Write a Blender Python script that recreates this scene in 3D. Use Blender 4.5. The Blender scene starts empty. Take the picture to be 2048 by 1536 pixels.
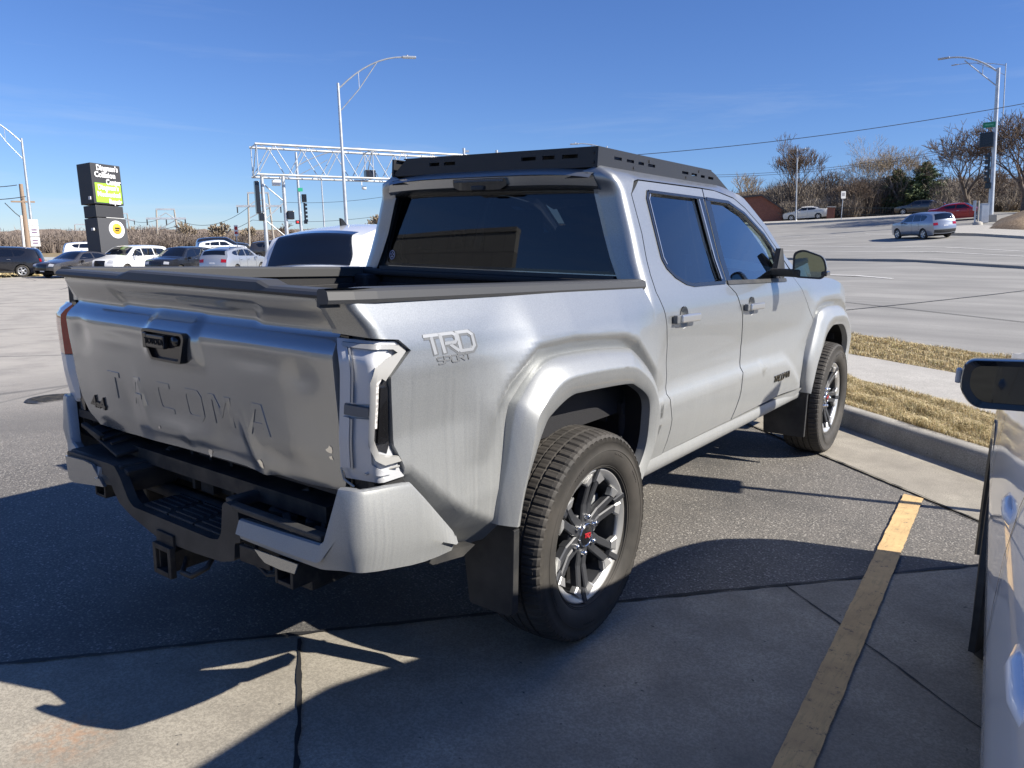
import bpy, bmesh, math, random
import numpy as np
from mathutils import Vector, Matrix, Quaternion
from mathutils.geometry import delaunay_2d_cdt

PI = math.pi
rad = math.radians
scn = bpy.context.scene
col = scn.collection

# ------------------------------------------------------------------ camera
# frame of the scene: origin on the tarmac under the pickup's rear axle, +Y the way the pickup faces, +X its right, metres
CAM = np.array([2.285, -2.360, 1.473])
YAW, PITCH, ROLL, FPX = -0.631, -0.185, 0.016, 1538.0
def cam_axes():
    cy, sy, cp, sp = math.cos(YAW), math.sin(YAW), math.cos(PITCH), math.sin(PITCH)
    f = np.array([sy*cp, cy*cp, sp]); r = np.array([cy, -sy, 0.0]); u = np.cross(r, f)
    cr, sr = math.cos(ROLL), math.sin(ROLL)
    return cr*r+sr*u, -sr*r+cr*u, f
CR, CU, CF = cam_axes()
cd = bpy.data.cameras.new('camera'); cam = bpy.data.objects.new('camera', cd); col.objects.link(cam)
cd.sensor_width = 36; cd.lens = FPX/2048*36; cd.clip_start = 0.03; cd.clip_end = 3000
m = Matrix.Identity(4)
for i, v in enumerate((CR, CU, -CF)):
    for j in range(3): m[j][i] = v[j]
m.translation = Vector(CAM); cam.matrix_world = m
scn.camera = cam
def ray(px, py):
    d = CF*FPX+(px-1024)*CR-(py-768)*CU
    return d/np.linalg.norm(d)

# ------------------------------------------------------------------ sun, sky, exposure
SUN_DIR = Vector((0.947, 0.322, 0.0)).normalized()
SUN_EL = rad(37.5)
SUNV = Vector((SUN_DIR.x*math.cos(SUN_EL), SUN_DIR.y*math.cos(SUN_EL), math.sin(SUN_EL)))
sl = bpy.data.lights.new('sun', 'SUN'); so = bpy.data.objects.new('sun', sl); col.objects.link(so)
sl.energy = 5.0; sl.angle = rad(0.53); sl.color = (1.0, 0.935, 0.83)
so.rotation_euler = SUNV.to_track_quat('Z', 'Y').to_euler()
w = bpy.data.worlds.new('World'); scn.world = w; w.use_nodes = True
nt = w.node_tree; nt.nodes.clear()
wo = nt.nodes.new('ShaderNodeOutputWorld'); bg = nt.nodes.new('ShaderNodeBackground')
sky = nt.nodes.new('ShaderNodeTexSky'); sky.sky_type = 'NISHITA'; sky.sun_disc = False
sky.sun_elevation = SUN_EL; sky.sun_rotation = math.atan2(SUN_DIR.x, SUN_DIR.y)
sky.altitude = 300; sky.air_density = 0.9; sky.dust_density = 0.0; sky.ozone_density = 3.0
bg.inputs['Strength'].default_value = 0.060
# thin cirrus streaks high in the sky
tc = nt.nodes.new('ShaderNodeTexCoord'); mp = nt.nodes.new('ShaderNodeMapping')
mp.inputs['Rotation'].default_value = (0.05, -0.09, 0.4); mp.inputs['Scale'].default_value = (0.9, 0.9, 9.0)
nz = nt.nodes.new('ShaderNodeTexNoise'); nz.inputs['Scale'].default_value = 2.2; nz.inputs['Detail'].default_value = 7; nz.inputs['Roughness'].default_value = 0.62
nz.inputs['Distortion'].default_value = 0.35
cr_ = nt.nodes.new('ShaderNodeValToRGB'); cr_.color_ramp.elements[0].position = 0.52; cr_.color_ramp.elements[1].position = 0.86
cr_.color_ramp.elements[0].color = (0, 0, 0, 1); cr_.color_ramp.elements[1].color = (0.42, 0.42, 0.42, 1)
sx = nt.nodes.new('ShaderNodeSeparateXYZ'); band = nt.nodes.new('ShaderNodeMapRange')
band.inputs['From Min'].default_value = 0.0; band.inputs['From Max'].default_value = 0.34; band.inputs['To Min'].default_value = 1.0; band.inputs['To Max'].default_value = 0.0
mul = nt.nodes.new('ShaderNodeMath'); mul.operation = 'MULTIPLY'
mixc = nt.nodes.new('ShaderNodeMixRGB'); mixc.inputs['Color2'].default_value = (7.5, 8.1, 8.9, 1)
L = nt.links.new
L(tc.outputs['Generated'], mp.inputs['Vector']); L(mp.outputs[0], nz.inputs['Vector']); L(nz.outputs['Fac'], cr_.inputs[0])
L(tc.outputs['Generated'], sx.inputs[0]); L(sx.outputs['Z'], band.inputs['Value'])
L(cr_.outputs[0], mul.inputs[0]); L(band.outputs[0], mul.inputs[1]); L(mul.outputs[0], mixc.inputs['Fac'])
tint = nt.nodes.new('ShaderNodeMixRGB'); tint.blend_type = 'MULTIPLY'; tint.inputs['Fac'].default_value = 1; tint.inputs['Color2'].default_value = (0.88, 1.02, 1.27, 1)
hz_ = nt.nodes.new('ShaderNodeMapRange'); hz_.inputs['From Min'].default_value = -0.02; hz_.inputs['From Max'].default_value = 0.55; hz_.interpolation_type = 'SMOOTHSTEP'
hr = nt.nodes.new('ShaderNodeValToRGB'); hr.color_ramp.elements[0].color = (.74, .81, .94, 1); hr.color_ramp.elements[1].color = (.78, .92, 1.12, 1)
hm = nt.nodes.new('ShaderNodeMixRGB'); hm.blend_type = 'MULTIPLY'; hm.inputs['Fac'].default_value = 1
L(sx.outputs['Z'], hz_.inputs['Value']); L(hz_.outputs[0], hr.inputs[0]); L(tint.outputs[0], hm.inputs['Color1']); L(hr.outputs[0], hm.inputs['Color2'])
L(sky.outputs[0], tint.inputs['Color1']); L(hm.outputs[0], mixc.inputs['Color1']); L(mixc.outputs[0], bg.inputs['Color']); L(bg.outputs[0], wo.inputs[0])
scn.view_settings.view_transform = 'Standard'; scn.view_settings.look = 'None'
scn.view_settings.exposure = 0.82; scn.view_settings.gamma = 1.0
scn.cycles.max_bounces = 8; scn.cycles.transparent_max_bounces = 12
scn.cycles.sample_clamp_indirect = 6

# ------------------------------------------------------------------ helpers
def smooth(t): t = min(1, max(0, t)); return t*t*(3-2*t)
def sstep(a, b, x): return smooth((x-a)/(b-a))
def link(o, parent=None):
    col.objects.link(o)
    if parent is not None: o.parent = parent
    return o
def tag(o, label=None, cat=None, group=None, kind=None):
    if label: o['label'] = label
    if cat: o['category'] = cat
    if group: o['group'] = group
    if kind: o['kind'] = kind
    return o
def empty(name, loc=(0, 0, 0), rz=0.0, parent=None):
    o = bpy.data.objects.new(name, None); o.location = loc; o.rotation_euler = (0, 0, rz); o.empty_display_size = .2
    return link(o, parent)
G_UP = Vector((-0.063, 0.006, 0.998)).normalized()
QUP = Vector((0, 0, 1)).rotation_difference(G_UP)
def plumb(o, rz=0.0):
    o.rotation_mode = 'QUATERNION'; o.rotation_quaternion = QUP @ Quaternion((0, 0, 1), rz); return o

class MB:
    """collects shapes; build() links them as one mesh object"""
    def __init__(s): s.v = []; s.f = []; s.mi = []; s.sm = []
    def add(s, vs, fs, mi=0, sm=False):
        k = len(s.v); s.v += [tuple(map(float, p)) for p in vs]
        s.f += [tuple(i+k for i in f) for f in fs]; s.mi += [mi]*len(fs); s.sm += [sm]*len(fs); return s
    def bm(s, b, mi=0, sm=False, M=None):
        b.verts.ensure_lookup_table()
        for i, v in enumerate(b.verts): v.index = i
        vs = [(M @ v.co) if M else v.co.copy() for v in b.verts]
        s.add(vs, [tuple(v.index for v in f.verts) for f in b.faces], mi, sm); b.free(); return s
    def box(s, c, d, rot=(0, 0, 0), bev=0.0, mi=0, seg=2, M=None):
        b = bmesh.new(); bmesh.ops.create_cube(b, size=1)
        for v in b.verts: v.co = Vector((v.co.x*d[0], v.co.y*d[1], v.co.z*d[2]))
        if bev > 0: bmesh.ops.bevel(b, geom=b.edges[:], offset=min(bev, min(d)*.49), segments=seg, profile=.6, affect='EDGES')
        from mathutils import Euler
        T = Matrix.Translation(Vector(c)) @ Euler(rot).to_matrix().to_4x4()
        if M is not None: T = M @ T
        return s.bm(b, mi, False, T)
    def tube(s, pts, r, n=8, mi=0, cap=True, sm=True):
        pts = [Vector(p) for p in pts]; rs = r if isinstance(r, (list, tuple)) else [r]*len(pts)
        vs = []; fs = []; up = None
        for i, p in enumerate(pts):
            d = (pts[min(i+1, len(pts)-1)]-pts[max(i-1, 0)])
            d = d.normalized() if d.length > 1e-9 else Vector((0, 0, 1))
            if up is None: up = Vector((0, 0, 1)) if abs(d.z) < .9 else Vector((1, 0, 0))
            a = d.cross(up).normalized(); up = a.cross(d).normalized()
            for k in range(n):
                t = 2*PI*k/n; vs.append(p+(a*math.cos(t)+up*math.sin(t))*rs[i])
        for i in range(len(pts)-1):
            for k in range(n): fs.append((i*n+k, i*n+(k+1) % n, (i+1)*n+(k+1) % n, (i+1)*n+k))
        s.add(vs, fs, mi, sm)
        if cap and n > 2: s.add(vs[:n], [tuple(range(n-1, -1, -1))], mi); s.add(vs[-n:], [tuple(range(n))], mi)
        return s
    def lathe(s, prof, c=(0, 0, 0), axis='Z', n=48, mi=0, sm=True, closed=False):
        """prof: (radius, height along axis)"""
        vs = []; fs = []; m_ = len(prof)
        for k in range(n):
            t = 2*PI*k/n; a, b = math.cos(t), math.sin(t)
            for r_, h in prof:
                p = {'Z': (r_*a, r_*b, h), 'X': (h, r_*a, r_*b), 'Y': (r_*b, h, r_*a)}[axis]
                vs.append((p[0]+c[0], p[1]+c[1], p[2]+c[2]))
        for k in range(n):
            for j in range(m_-1+(1 if closed else 0)):
                j2 = (j+1) % m_; fs.append((k*m_+j, ((k+1) % n)*m_+j, ((k+1) % n)*m_+j2, k*m_+j2))
        return s.add(vs, fs, mi, sm)
    def prism(s, poly, o, u, v, d, mi=0):
        """polygon in the plane (o; u, v), thickness vector d"""
        o, u, v, d = map(Vector, (o, u, v, d)); n = len(poly)
        A = [o+u*a+v*b for a, b in poly]; B = [p+d for p in A]
        s.add(A+B, [tuple(range(n)), tuple(range(2*n-1, n-1, -1))]+[(i+n, (i+1) % n+n, (i+1) % n, i) for i in range(n)], mi); return s
    def quad(s, a, b, c, d, mi=0): return s.add([a, b, c, d], [(0, 1, 2, 3)], mi)
    def build(s, name, mats, parent=None, fix=True, loc=None):
        me = bpy.data.meshes.new(name); me.from_pydata(s.v, [], s.f)
        if not isinstance(mats, (list, tuple)): mats = [mats]
        for q in mats: me.materials.append(q)
        me.polygons.foreach_set('material_index', s.mi); me.polygons.foreach_set('use_smooth', s.sm)
        if fix:
            b = bmesh.new(); b.from_mesh(me); bmesh.ops.recalc_face_normals(b, faces=b.faces); b.to_mesh(me); b.free()
        me.update()
        o = bpy.data.objects.new(name, me)
        if loc is not None: o.location = loc
        return link(o, parent)

def inpoly(P, poly):
    P = np.asarray(P); q = np.asarray(poly); x, y = P[:, 0], P[:, 1]; r = np.zeros(len(P), bool)
    for i in range(len(q)):
        x1, y1 = q[i-1]; x2, y2 = q[i]
        if y1 == y2: continue
        c = ((y1 > y) != (y2 > y)) & (x < (x2-x1)*(y-y1)/(y2-y1)+x1); r ^= c
    return r
def dpoly(P, poly, closed=True):
    """distance from points to a polyline"""
    P = np.asarray(P, float); q = np.asarray(poly, float); best = np.full(len(P), 1e9)
    for i in range(0 if closed else 1, len(q)):
        a = q[i-1]; b = q[i]; ab = b-a; t = np.clip(((P-a)@ab)/max(1e-12, ab@ab), 0, 1)
        best = np.minimum(best, np.linalg.norm(P-(a+t[:, None]*ab), axis=1))
    return best
def rnd(poly, r, n=4, closed=True):
    """rounds polygon corners; r a number or one per corner"""
    out = []; N = len(poly)
    for i in range(N):
        p = Vector(poly[i]); ri = r[i] if isinstance(r, (list, tuple)) else r
        if (not closed and i in (0, N-1)) or ri <= 0: out.append(tuple(p)); continue
        a = Vector(poly[i-1])-p; b = Vector(poly[(i+1) % N])-p
        k = min(ri, a.length*.45, b.length*.45); a = p+a.normalized()*k; b = p+b.normalized()*k
        for j in range(n+1):
            t = j/n; out.append(tuple(a*(1-t)**2+p*2*t*(1-t)+b*t*t))
    return out
def subdiv(poly, step, closed=True):
    out = []; N = len(poly)
    for i in range(N if closed else N-1):
        a = Vector(poly[i]); b = Vector(poly[(i+1) % N]); k = max(1, int(math.ceil((b-a).length/step)))
        for j in range(k): out.append(tuple(a.lerp(b, j/k)))
    if not closed: out.append(tuple(poly[-1]))
    return out
def resample(poly, n, smoothk=0):
    P = np.array(poly, float); d = np.r_[0, np.cumsum(np.linalg.norm(np.diff(P, axis=0), axis=1))]
    t = np.linspace(0, d[-1], n); Q = np.stack([np.interp(t, d, P[:, k]) for k in range(P.shape[1])], 1)
    for _ in range(smoothk): Q[1:-1] = .25*Q[:-2]+.5*Q[1:-1]+.25*Q[2:]
    return Q
def catmull(P, k=6):
    P = [np.array(p, float) for p in P]; P = [2*P[0]-P[1]]+P+[2*P[-1]-P[-2]]; out = []
    for i in range(1, len(P)-2):
        for j in range(k):
            t = j/k; a, b, c, d = P[i-1:i+3]
            out.append(.5*((2*b)+(c-a)*t+(2*a-5*b+4*c-d)*t*t+(3*b-3*c+d-a)*t**3))
    out.append(P[-2]); return [tuple(p) for p in out]

def panel(name, outline, fn, mats, parent, step=.03, holes=(), rim=None, out=None, mi=0, closed_rim=True, mb=None):
    """sheet cut to a 2-D outline, carried into space by fn(array Nx2)->Nx3; rim = inward vector giving it an edge"""
    ol = subdiv(outline, step); hs = [subdiv(h, step) for h in holes]
    P = np.array(ol); x0, y0 = P.min(0); x1, y1 = P.max(0)
    gx = np.arange(x0+step*.5, x1, step); gy = np.arange(y0+step*.5, y1, step)
    GX, GY = np.meshgrid(gx, gy); g = np.stack([GX.ravel(), GY.ravel()], 1)
    if len(g):
        keep = inpoly(g, ol) & (dpoly(g, ol) > step*.45)
        for h in hs: keep &= ~inpoly(g, h) & (dpoly(g, h) > step*.45)
        g = g[keep]
    V = [Vector(p) for p in ol]; E = [(i, (i+1) % len(ol)) for i in range(len(ol))]; k = len(ol)
    for h in hs:
        V += [Vector(p) for p in h]; E += [(k+i, k+(i+1) % len(h)) for i in range(len(h))]; k += len(h)
    V += [Vector(p) for p in g]
    vo, eo, fo, ov, oe, of = delaunay_2d_cdt(V, E, [], 0, 1e-6)
    vo = np.array([tuple(p) for p in vo]); F = np.array([f for f in fo if len(f) == 3])
    cen = vo[F].mean(1); ok = inpoly(cen, ol)
    for h in hs: ok &= ~inpoly(cen, h)
    F = F[ok]; W = fn(vo)
    own = mb is None
    if own: mb = MB()
    if out is not None:
        n = np.cross(W[F[:, 1]]-W[F[:, 0]], W[F[:, 2]]-W[F[:, 0]]).sum(0)
        if np.dot(n, out) < 0: F = F[:, ::-1]
    mb.add(W, [tuple(int(i) for i in f) for f in F], mi, True)
    if rim is not None:
        rv = np.array(rim, float)
        for lp in [ol]+hs:
            A = fn(np.array(lp)); n = len(lp); B = A+rv
            mb.add(np.concatenate([A, B]), [(i, (i+1) % n, (i+1) % n+n, i+n) for i in range(n)], mi, False)
    if own: return mb.build(name, mats, parent, fix=False)

# ---- writing
GL = {'T': (.82, [[(0, 1), (.82, 1)], [(.41, .91), (.41, 0)]]), 'A': (.9, [[(0, 0), (.3, 1), (.6, 1), (.9, 0)], [(.19, .33), (.71, .33)]]),
      'C': (.8, [[(.8, 1), (.12, 1), (0, .85), (0, .15), (.12, 0), (.8, 0)]]), 'O': (.86, [[(.12, 1), (.74, 1), (.86, .85), (.86, .15), (.74, 0), (.12, 0), (0, .15), (0, .85), (.12, 1)]]),
      'M': (1.1, [[(0, 0), (0, 1), (.2, 1), (.55, .45), (.9, 1), (1.1, 1), (1.1, 0)]]),
      'R': (.85, [[(0, 0), (0, 1), (.7, 1), (.83, .88), (.83, .62), (.7, .5), (.12, .5)], [(.42, .42), (.85, 0)]]),
      'D': (.85, [[(0, 0), (0, 1), (.66, 1), (.85, .8), (.85, .2), (.66, 0), (0, 0)]]), 'S': (.8, [[(.8, 1), (.1, 1), (0, .9), (0, .6), (.1, .5), (.7, .5), (.8, .4), (.8, .1), (.7, 0), (0, 0)]]),
      'P': (.8, [[(0, 0), (0, 1), (.7, 1), (.8, .9), (.8, .5), (.7, .4), (.12, .4)]]), '4': (.8, [[(.6, 0), (.6, 1), (0, .35), (.85, .35)]]),
      'X': (.5, [[(0, .1), (.5, .6)], [(.5, .1), (.3, .3)], [(.2, .42), (0, .6)]]), 'Y': (.8, [[(0, 1), (.4, .5), (.8, 1)], [(.4, .42), (.4, 0)]]), ' ': (.5, [])}
def ribbon(mb, pts, w_, fn, h, mi=0):
    """one stroke of a letter as a raised strip; fn maps (a, b, height) into space"""
    pts = [Vector(p) for p in pts]; L_ = []; R_ = []; n = len(pts); closed = (pts[0]-pts[-1]).length < 1e-6
    for i, p in enumerate(pts):
        if closed and i in (0, n-1): a = (pts[0]-pts[-2]).normalized(); b = (pts[1]-pts[0]).normalized()
        else:
            a = (p-pts[i-1]).normalized() if i > 0 else None; b = (pts[i+1]-p).normalized() if i < n-1 else None
            if a is None: a = b
            if b is None: b = a
        na = Vector((-a.y, a.x)); nb = Vector((-b.y, b.x)); mm = (na+nb); mm.normalize(); k = w_/2/max(.35, mm.dot(na))
        L_.append(p+mm*k); R_.append(p-mm*k)
    vs = [fn(q.x, q.y, h) for q in L_]+[fn(q.x, q.y, h) for q in R_]+[fn(q.x, q.y, -.001) for q in L_]+[fn(q.x, q.y, -.001) for q in R_]; fs = []
    for i in range(n-1): fs += [(i, i+1, n+i+1, n+i), (2*n+i, 2*n+i+1, i+1, i), (n+i, n+i+1, 3*n+i+1, 3*n+i)]
    fs += [(0, n, 3*n, 2*n), (n-1, 3*n-1, 4*n-1, 2*n-1)]
    mb.add(vs, fs, mi)
def word(txt, size, w_, fn, h, name, mat, parent, gap=.22, slant=0.0, wide=1.0, fix=True):
    mb = MB(); x = 0
    for ch in txt:
        adv, ss = GL[ch]
        for st in ss: ribbon(mb, [((x+a*wide+slant*b)*size, b*size) for a, b in st], w_, fn, h)
        x += adv*wide+gap
    return mb.build(name, mat, parent, fix=fix)
def text_mesh(txt, size, name, mat, parent, M, extrude=.004, offset=0.0, align='CENTER', line=1.0, shear=0):
    cu = bpy.data.curves.new(name, 'FONT'); cu.body = txt; cu.size = size; cu.extrude = extrude; cu.offset = offset; cu.align_x = align; cu.align_y = 'CENTER'
    cu.space_line = line; cu.shear = shear; cu.resolution_u = 3
    t = bpy.data.objects.new(name, cu); col.objects.link(t)
    dg = bpy.context.evaluated_depsgraph_get(); me = bpy.data.meshes.new_from_object(t.evaluated_get(dg))
    bpy.data.objects.remove(t); me.transform(M); me.materials.clear(); me.materials.append(mat)
    return link(bpy.data.objects.new(name, me), parent)
def frame_M(o, x, y):
    """matrix with origin o, local x axis x, local y axis y"""
    x = Vector(x).normalized(); z = x.cross(Vector(y)).normalized(); y = z.cross(x); M = Matrix.Identity(4)
    for j in range(3): M[j][0], M[j][1], M[j][2], M[j][3] = x[j], y[j], z[j], o[j]
    return M

# ------------------------------------------------------------------ materials
def mat(name, base=(.5, .5, .5), rough=.5, metal=0.0, coat=0.0, spec=.5, emit=None, es=1.0, trans=0.0, coat_rough=.03, ior=1.45):
    q = bpy.data.materials.new(name); q.use_nodes = True; b = q.node_tree.nodes['Principled BSDF']
    b.inputs['Base Color'].default_value = (*base, 1); b.inputs['Roughness'].default_value = rough; b.inputs['Metallic'].default_value = metal
    b.inputs['Coat Weight'].default_value = coat; b.inputs['Coat Roughness'].default_value = coat_rough; b.inputs['Specular IOR Level'].default_value = spec
    b.inputs['Transmission Weight'].default_value = trans; b.inputs['IOR'].default_value = ior
    if emit: b.inputs['Emission Color'].default_value = (*emit, 1); b.inputs['Emission Strength'].default_value = es
    return q
class N:
    """tiny node-graph helper"""
    def __init__(s, m_): s.t = m_.node_tree; s.b = s.t.nodes.get('Principled BSDF')
    def n(s, typ, **kw):
        q = s.t.nodes.new('ShaderNode'+typ)
        for k, v in kw.items():
            if k in q.inputs: 
                q.inputs[k].default_value = v
            else: setattr(q, k, v)
        return q
    def l(s, a, b): s.t.links.new(a, b)
    def coord(s, kind='Object', scale=(1, 1, 1), rot=(0, 0, 0)):
        c_ = s.n('TexCoord'); m_ = s.n('Mapping'); m_.inputs['Scale'].default_value = scale; m_.inputs['Rotation'].default_value = rot
        s.l(c_.outputs[kind], m_.inputs[0]); return m_.outputs[0]
    def noise(s, vec, scale, detail=4, rough=.55, dist=0):
        q = s.n('TexNoise'); q.inputs['Scale'].default_value = scale; q.inputs['Detail'].default_value = detail; q.inputs['Roughness'].default_value = rough; q.inputs['Distortion'].default_value = dist
        s.l(vec, q.inputs['Vector']); return q.outputs['Fac']
    def ramp(s, fac, stops):
        q = s.n('ValToRGB'); e = q.color_ramp.elements
        while len(e) < len(stops): e.new(.5)
        for i, (p, c_) in enumerate(stops):
            e[i].position = p; e[i].color = (*c_, 1) if len(c_) == 3 else c_
        s.l(fac, q.inputs[0]); return q.outputs[0]
    def mix(s, fac, a, b, mode='MIX'):
        q = s.n('MixRGB'); q.blend_type = mode
        for k, v in (('Fac', fac), ('Color1', a), ('Color2', b)):
            if isinstance(v, (int, float)): q.inputs[k].default_value = v
            elif isinstance(v, tuple): q.inputs[k].default_value = (*v, 1)
            else: s.l(v, q.inputs[k])
        return q.outputs[0]
    def math(s, op, a, b=0.0, clamp=False):
        q = s.n('Math'); q.operation = op; q.use_clamp = clamp
        for i, v in enumerate((a, b)):
            if isinstance(v, (int, float)): q.inputs[i].default_value = v
            else: s.l(v, q.inputs[i])
        return q.outputs[0]
    def maprange(s, v, a, b, c_=0.0, d=1.0):
        q = s.n('MapRange'); q.inputs[1].default_value = a; q.inputs[2].default_value = b; q.inputs[3].default_value = c_; q.inputs[4].default_value = d
        s.l(v, q.inputs[0]); return q.outputs[0]
    def bump(s, h, strength=.3, dist=.01):
        q = s.n('Bump'); q.inputs['Strength'].default_value = strength; q.inputs['Distance'].default_value = dist
        s.l(h, q.inputs['Height']); s.l(q.outputs[0], s.b.inputs['Normal']); return q
    def z(s):
        c_ = s.n('TexCoord'); q = s.n('SeparateXYZ'); s.l(c_.outputs['Object'], q.inputs[0]); return q.outputs['X'], q.outputs['Y'], q.outputs['Z']

def silver_paint(name, base=(.30, .314, .322), dust=1.0):
    q = mat(name, base, .34, .78, .65, .5, coat_rough=.05); g = N(q)
    flake = g.noise(g.coord(scale=(1, 1, 1)), 900, 2)
    c_ = g.mix(g.maprange(flake, .35, .65, 0, .22), base, (.55, .565, .575))
    X, Y, Z = g.z()
    low = g.maprange(Z, 1.12, .55, .22, .62)                        # road film, thicker low down
    lowtop = g.maprange(Z, 1.10, 1.18, 1, .25)
    st = g.noise(g.coord(scale=(6, 40, .8)), 2.2, 6, .65)           # rain runs in it
    st2 = g.noise(g.coord(scale=(5, 90, 1.2)), 1.5, 4, .6)
    s_ = g.math('MULTIPLY', g.maprange(g.math('ADD', g.math('MULTIPLY', st, .45), g.math('MULTIPLY', st2, .55)), .36, .64, .60, .86), low)
    s_ = g.math('MULTIPLY', g.math('MULTIPLY', s_, lowtop), dust, clamp=True)
    gr_ = g.noise(g.coord(), 300, 2, .8); c_ = g.mix(g.maprange(gr_, .42, .60, 0, .42*dust), c_, (.20, .21, .215)); c_ = g.mix(s_, c_, (.37, .37, .35))
    g.l(c_, g.b.inputs['Base Color']); g.l(g.maprange(s_, 0, .5, .78, .35), g.b.inputs['Metallic'])
    g.l(g.maprange(s_, 0, .5, .38 if dust > .5 else .20, .6), g.b.inputs['Roughness']); g.l(g.maprange(s_, 0, .45, .8, .12), g.b.inputs['Coat Weight'])
    return q
M = {}
M['silver'] = silver_paint('silver_paint')
M['silver_rear'] = silver_paint('silver_paint_rear', dust=.15)
for _l in M['silver_rear'].node_tree.nodes:
    if _l.type == 'MAP_RANGE' and abs(_l.inputs[3].default_value-.33) < 1e-6: _l.inputs[3].default_value = .20
M['plastic'] = mat('grained_black_plastic', (.028, .029, .031), .52)
_g = N(M['plastic']); _g.bump(_g.noise(_g.coord(), 700, 2), .25, .001)
_d = _g.noise(_g.coord(), 9, 5); _g.l(_g.ramp(_d, [(.35, (.022, .023, .025)), (.75, (.06, .058, .054))]), _g.b.inputs['Base Color'])
M['cap_plastic'] = mat('weathered_cap_plastic', (.05, .051, .053), .5)
M['black_gloss'] = mat('black_gloss', (.008, .008, .009), .12, 0, .5)
M['dark'] = mat('dark_void', (.006, .006, .007), .9)
M['steel_dark'] = mat('dark_frame_steel', (.03, .03, .032), .6, .3)
_g = N(M['steel_dark']); _g.l(_g.ramp(_g.noise(_g.coord(), 14, 6), [(.4, (.02, .021, .023)), (.8, (.085, .075, .062))]), _g.b.inputs['Base Color'])
M['liner'] = mat('bed_liner', (.018, .018, .02), .62); _g = N(M['liner']); _g.bump(_g.noise(_g.coord(), 260, 3), .5, .002)
def rubber(name, tread):
    q = mat(name, (.028, .027, .026), .72); g = N(q)
    a = g.noise(g.coord(), 6, 6, .6); g.l(g.ramp(a, [(.3, (.026, .025, .023) if not tread else (.024, .023, .022)), (.75, (.068, .061, .053))]), g.b.inputs['Base Color'])
    g.bump(g.noise(g.coord(), 320, 2), .12, .001); return q
M['rubber'] = rubber('tyre_rubber', 0); M['tread'] = rubber('tyre_tread_rubber', 1)
M['machined'] = mat('machined_alloy', (.66, .66, .65), .40, .8)
M['spoke'] = mat('dark_painted_alloy', (.045, .047, .052), .45, .2, .2)
M['chrome'] = mat('chrome', (.78, .78, .77), .12, 1.0)
M['satin'] = mat('satin_handle_silver', (.55, .56, .57), .3, .85, .5)
M['red'] = mat('red_print', (.42, .02, .03), .5)
M['white_print'] = mat('white_print', (.66, .66, .65), .45); M['decal'] = mat('silver_decal', (.34, .35, .36), .45, .4)
M['grey_print'] = mat('grey_print', (.13, .135, .14), .4)
M['badge'] = mat('black_badge', (.012, .012, .013), .25, 0, .4)
def glass(name, tint, transp, rough=.0, f=1.0):
    """pane: tinted see-through sheet with a Fresnel reflection"""
    q = bpy.data.materials.new(name); q.use_nodes = True; t = q.node_tree; t.nodes.clear()
    o = t.nodes.new('ShaderNodeOutputMaterial'); tr = t.nodes.new('ShaderNodeBsdfTransparent'); gl = t.nodes.new('ShaderNodeBsdfGlossy'); mx = t.nodes.new('ShaderNodeMixShader'); fr = t.nodes.new('ShaderNodeFresnel')
    df = t.nodes.new('ShaderNodeBsdfDiffuse'); df.inputs[0].default_value = (.01, .011, .012, 1); m2 = t.nodes.new('ShaderNodeMixShader'); m2.inputs[0].default_value = transp
    ml = t.nodes.new('ShaderNodeMath'); ml.operation = 'MULTIPLY_ADD'; ml.inputs[1].default_value = f; ml.inputs[2].default_value = .02*f; ml.use_clamp = True
    tr.inputs[0].default_value = (*tint, 1); gl.inputs['Roughness'].default_value = rough; gl.inputs['Color'].default_value = (.95, .97, 1, 1); fr.inputs[0].default_value = 1.5
    t.links.new(df.outputs[0], m2.inputs[1]); t.links.new(tr.outputs[0], m2.inputs[2]); t.links.new(m2.outputs[0], mx.inputs[1]); t.links.new(gl.outputs[0], mx.inputs[2])
    t.links.new(fr.outputs[0], ml.inputs[0]); t.links.new(ml.outputs[0], mx.inputs[0]); t.links.new(mx.outputs[0], o.inputs[0]); return q
M['glass_priv'] = glass('privacy_glass', (.10, .11, .12), .9, f=1.5); M['glass_rear'] = glass('rear_privacy_glass', (.09, .10, .11), .9, f=.85)
M['glass_front'] = glass('door_glass', (.55, .70, .62), 1.0, f=1.9)
M['glass_shield'] = glass('windscreen_glass', (.62, .80, .68), 1.0, f=1.0)
M['glass_car'] = glass('dark_car_glass', (.10, .11, .12), .5, f=1.6)
M['mirror'] = mat('mirror_glass', (.24, .31, .32), .02, 1.0)
M['lens_red'] = mat('red_lens', (.30, .006, .01), .08, 0, 1.0); M['lens_clear'] = mat('clear_reflector', (.50, .51, .53), .42, .15, .35)
M['lens_frame'] = mat('lamp_frame', (.40, .395, .375), .35, .2, .3); M['lens_dark'] = mat('smoked_lens', (.02, .02, .022), .1, 0, 1)
M['seat'] = mat('seat_fabric', (.045, .045, .048), .9)
M['rack'] = mat('powder_coated_black', (.022, .022, .024), .42)
_g = N(M['rack']); _g.bump(_g.noise(_g.coord(), 900, 2), .2, .0008)
M['galv'] = mat('galvanised_steel', (.50, .52, .53), .42, .55)
_g = N(M['galv']); _g.l(_g.ramp(_g.noise(_g.coord(), 3, 6), [(.3, (.42, .44, .46)), (.7, (.58, .60, .61))]), _g.b.inputs['Base Color'])
M['pearl'] = mat('scratched_underside_silver', (.45, .46, .47), .5, .6)
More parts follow.
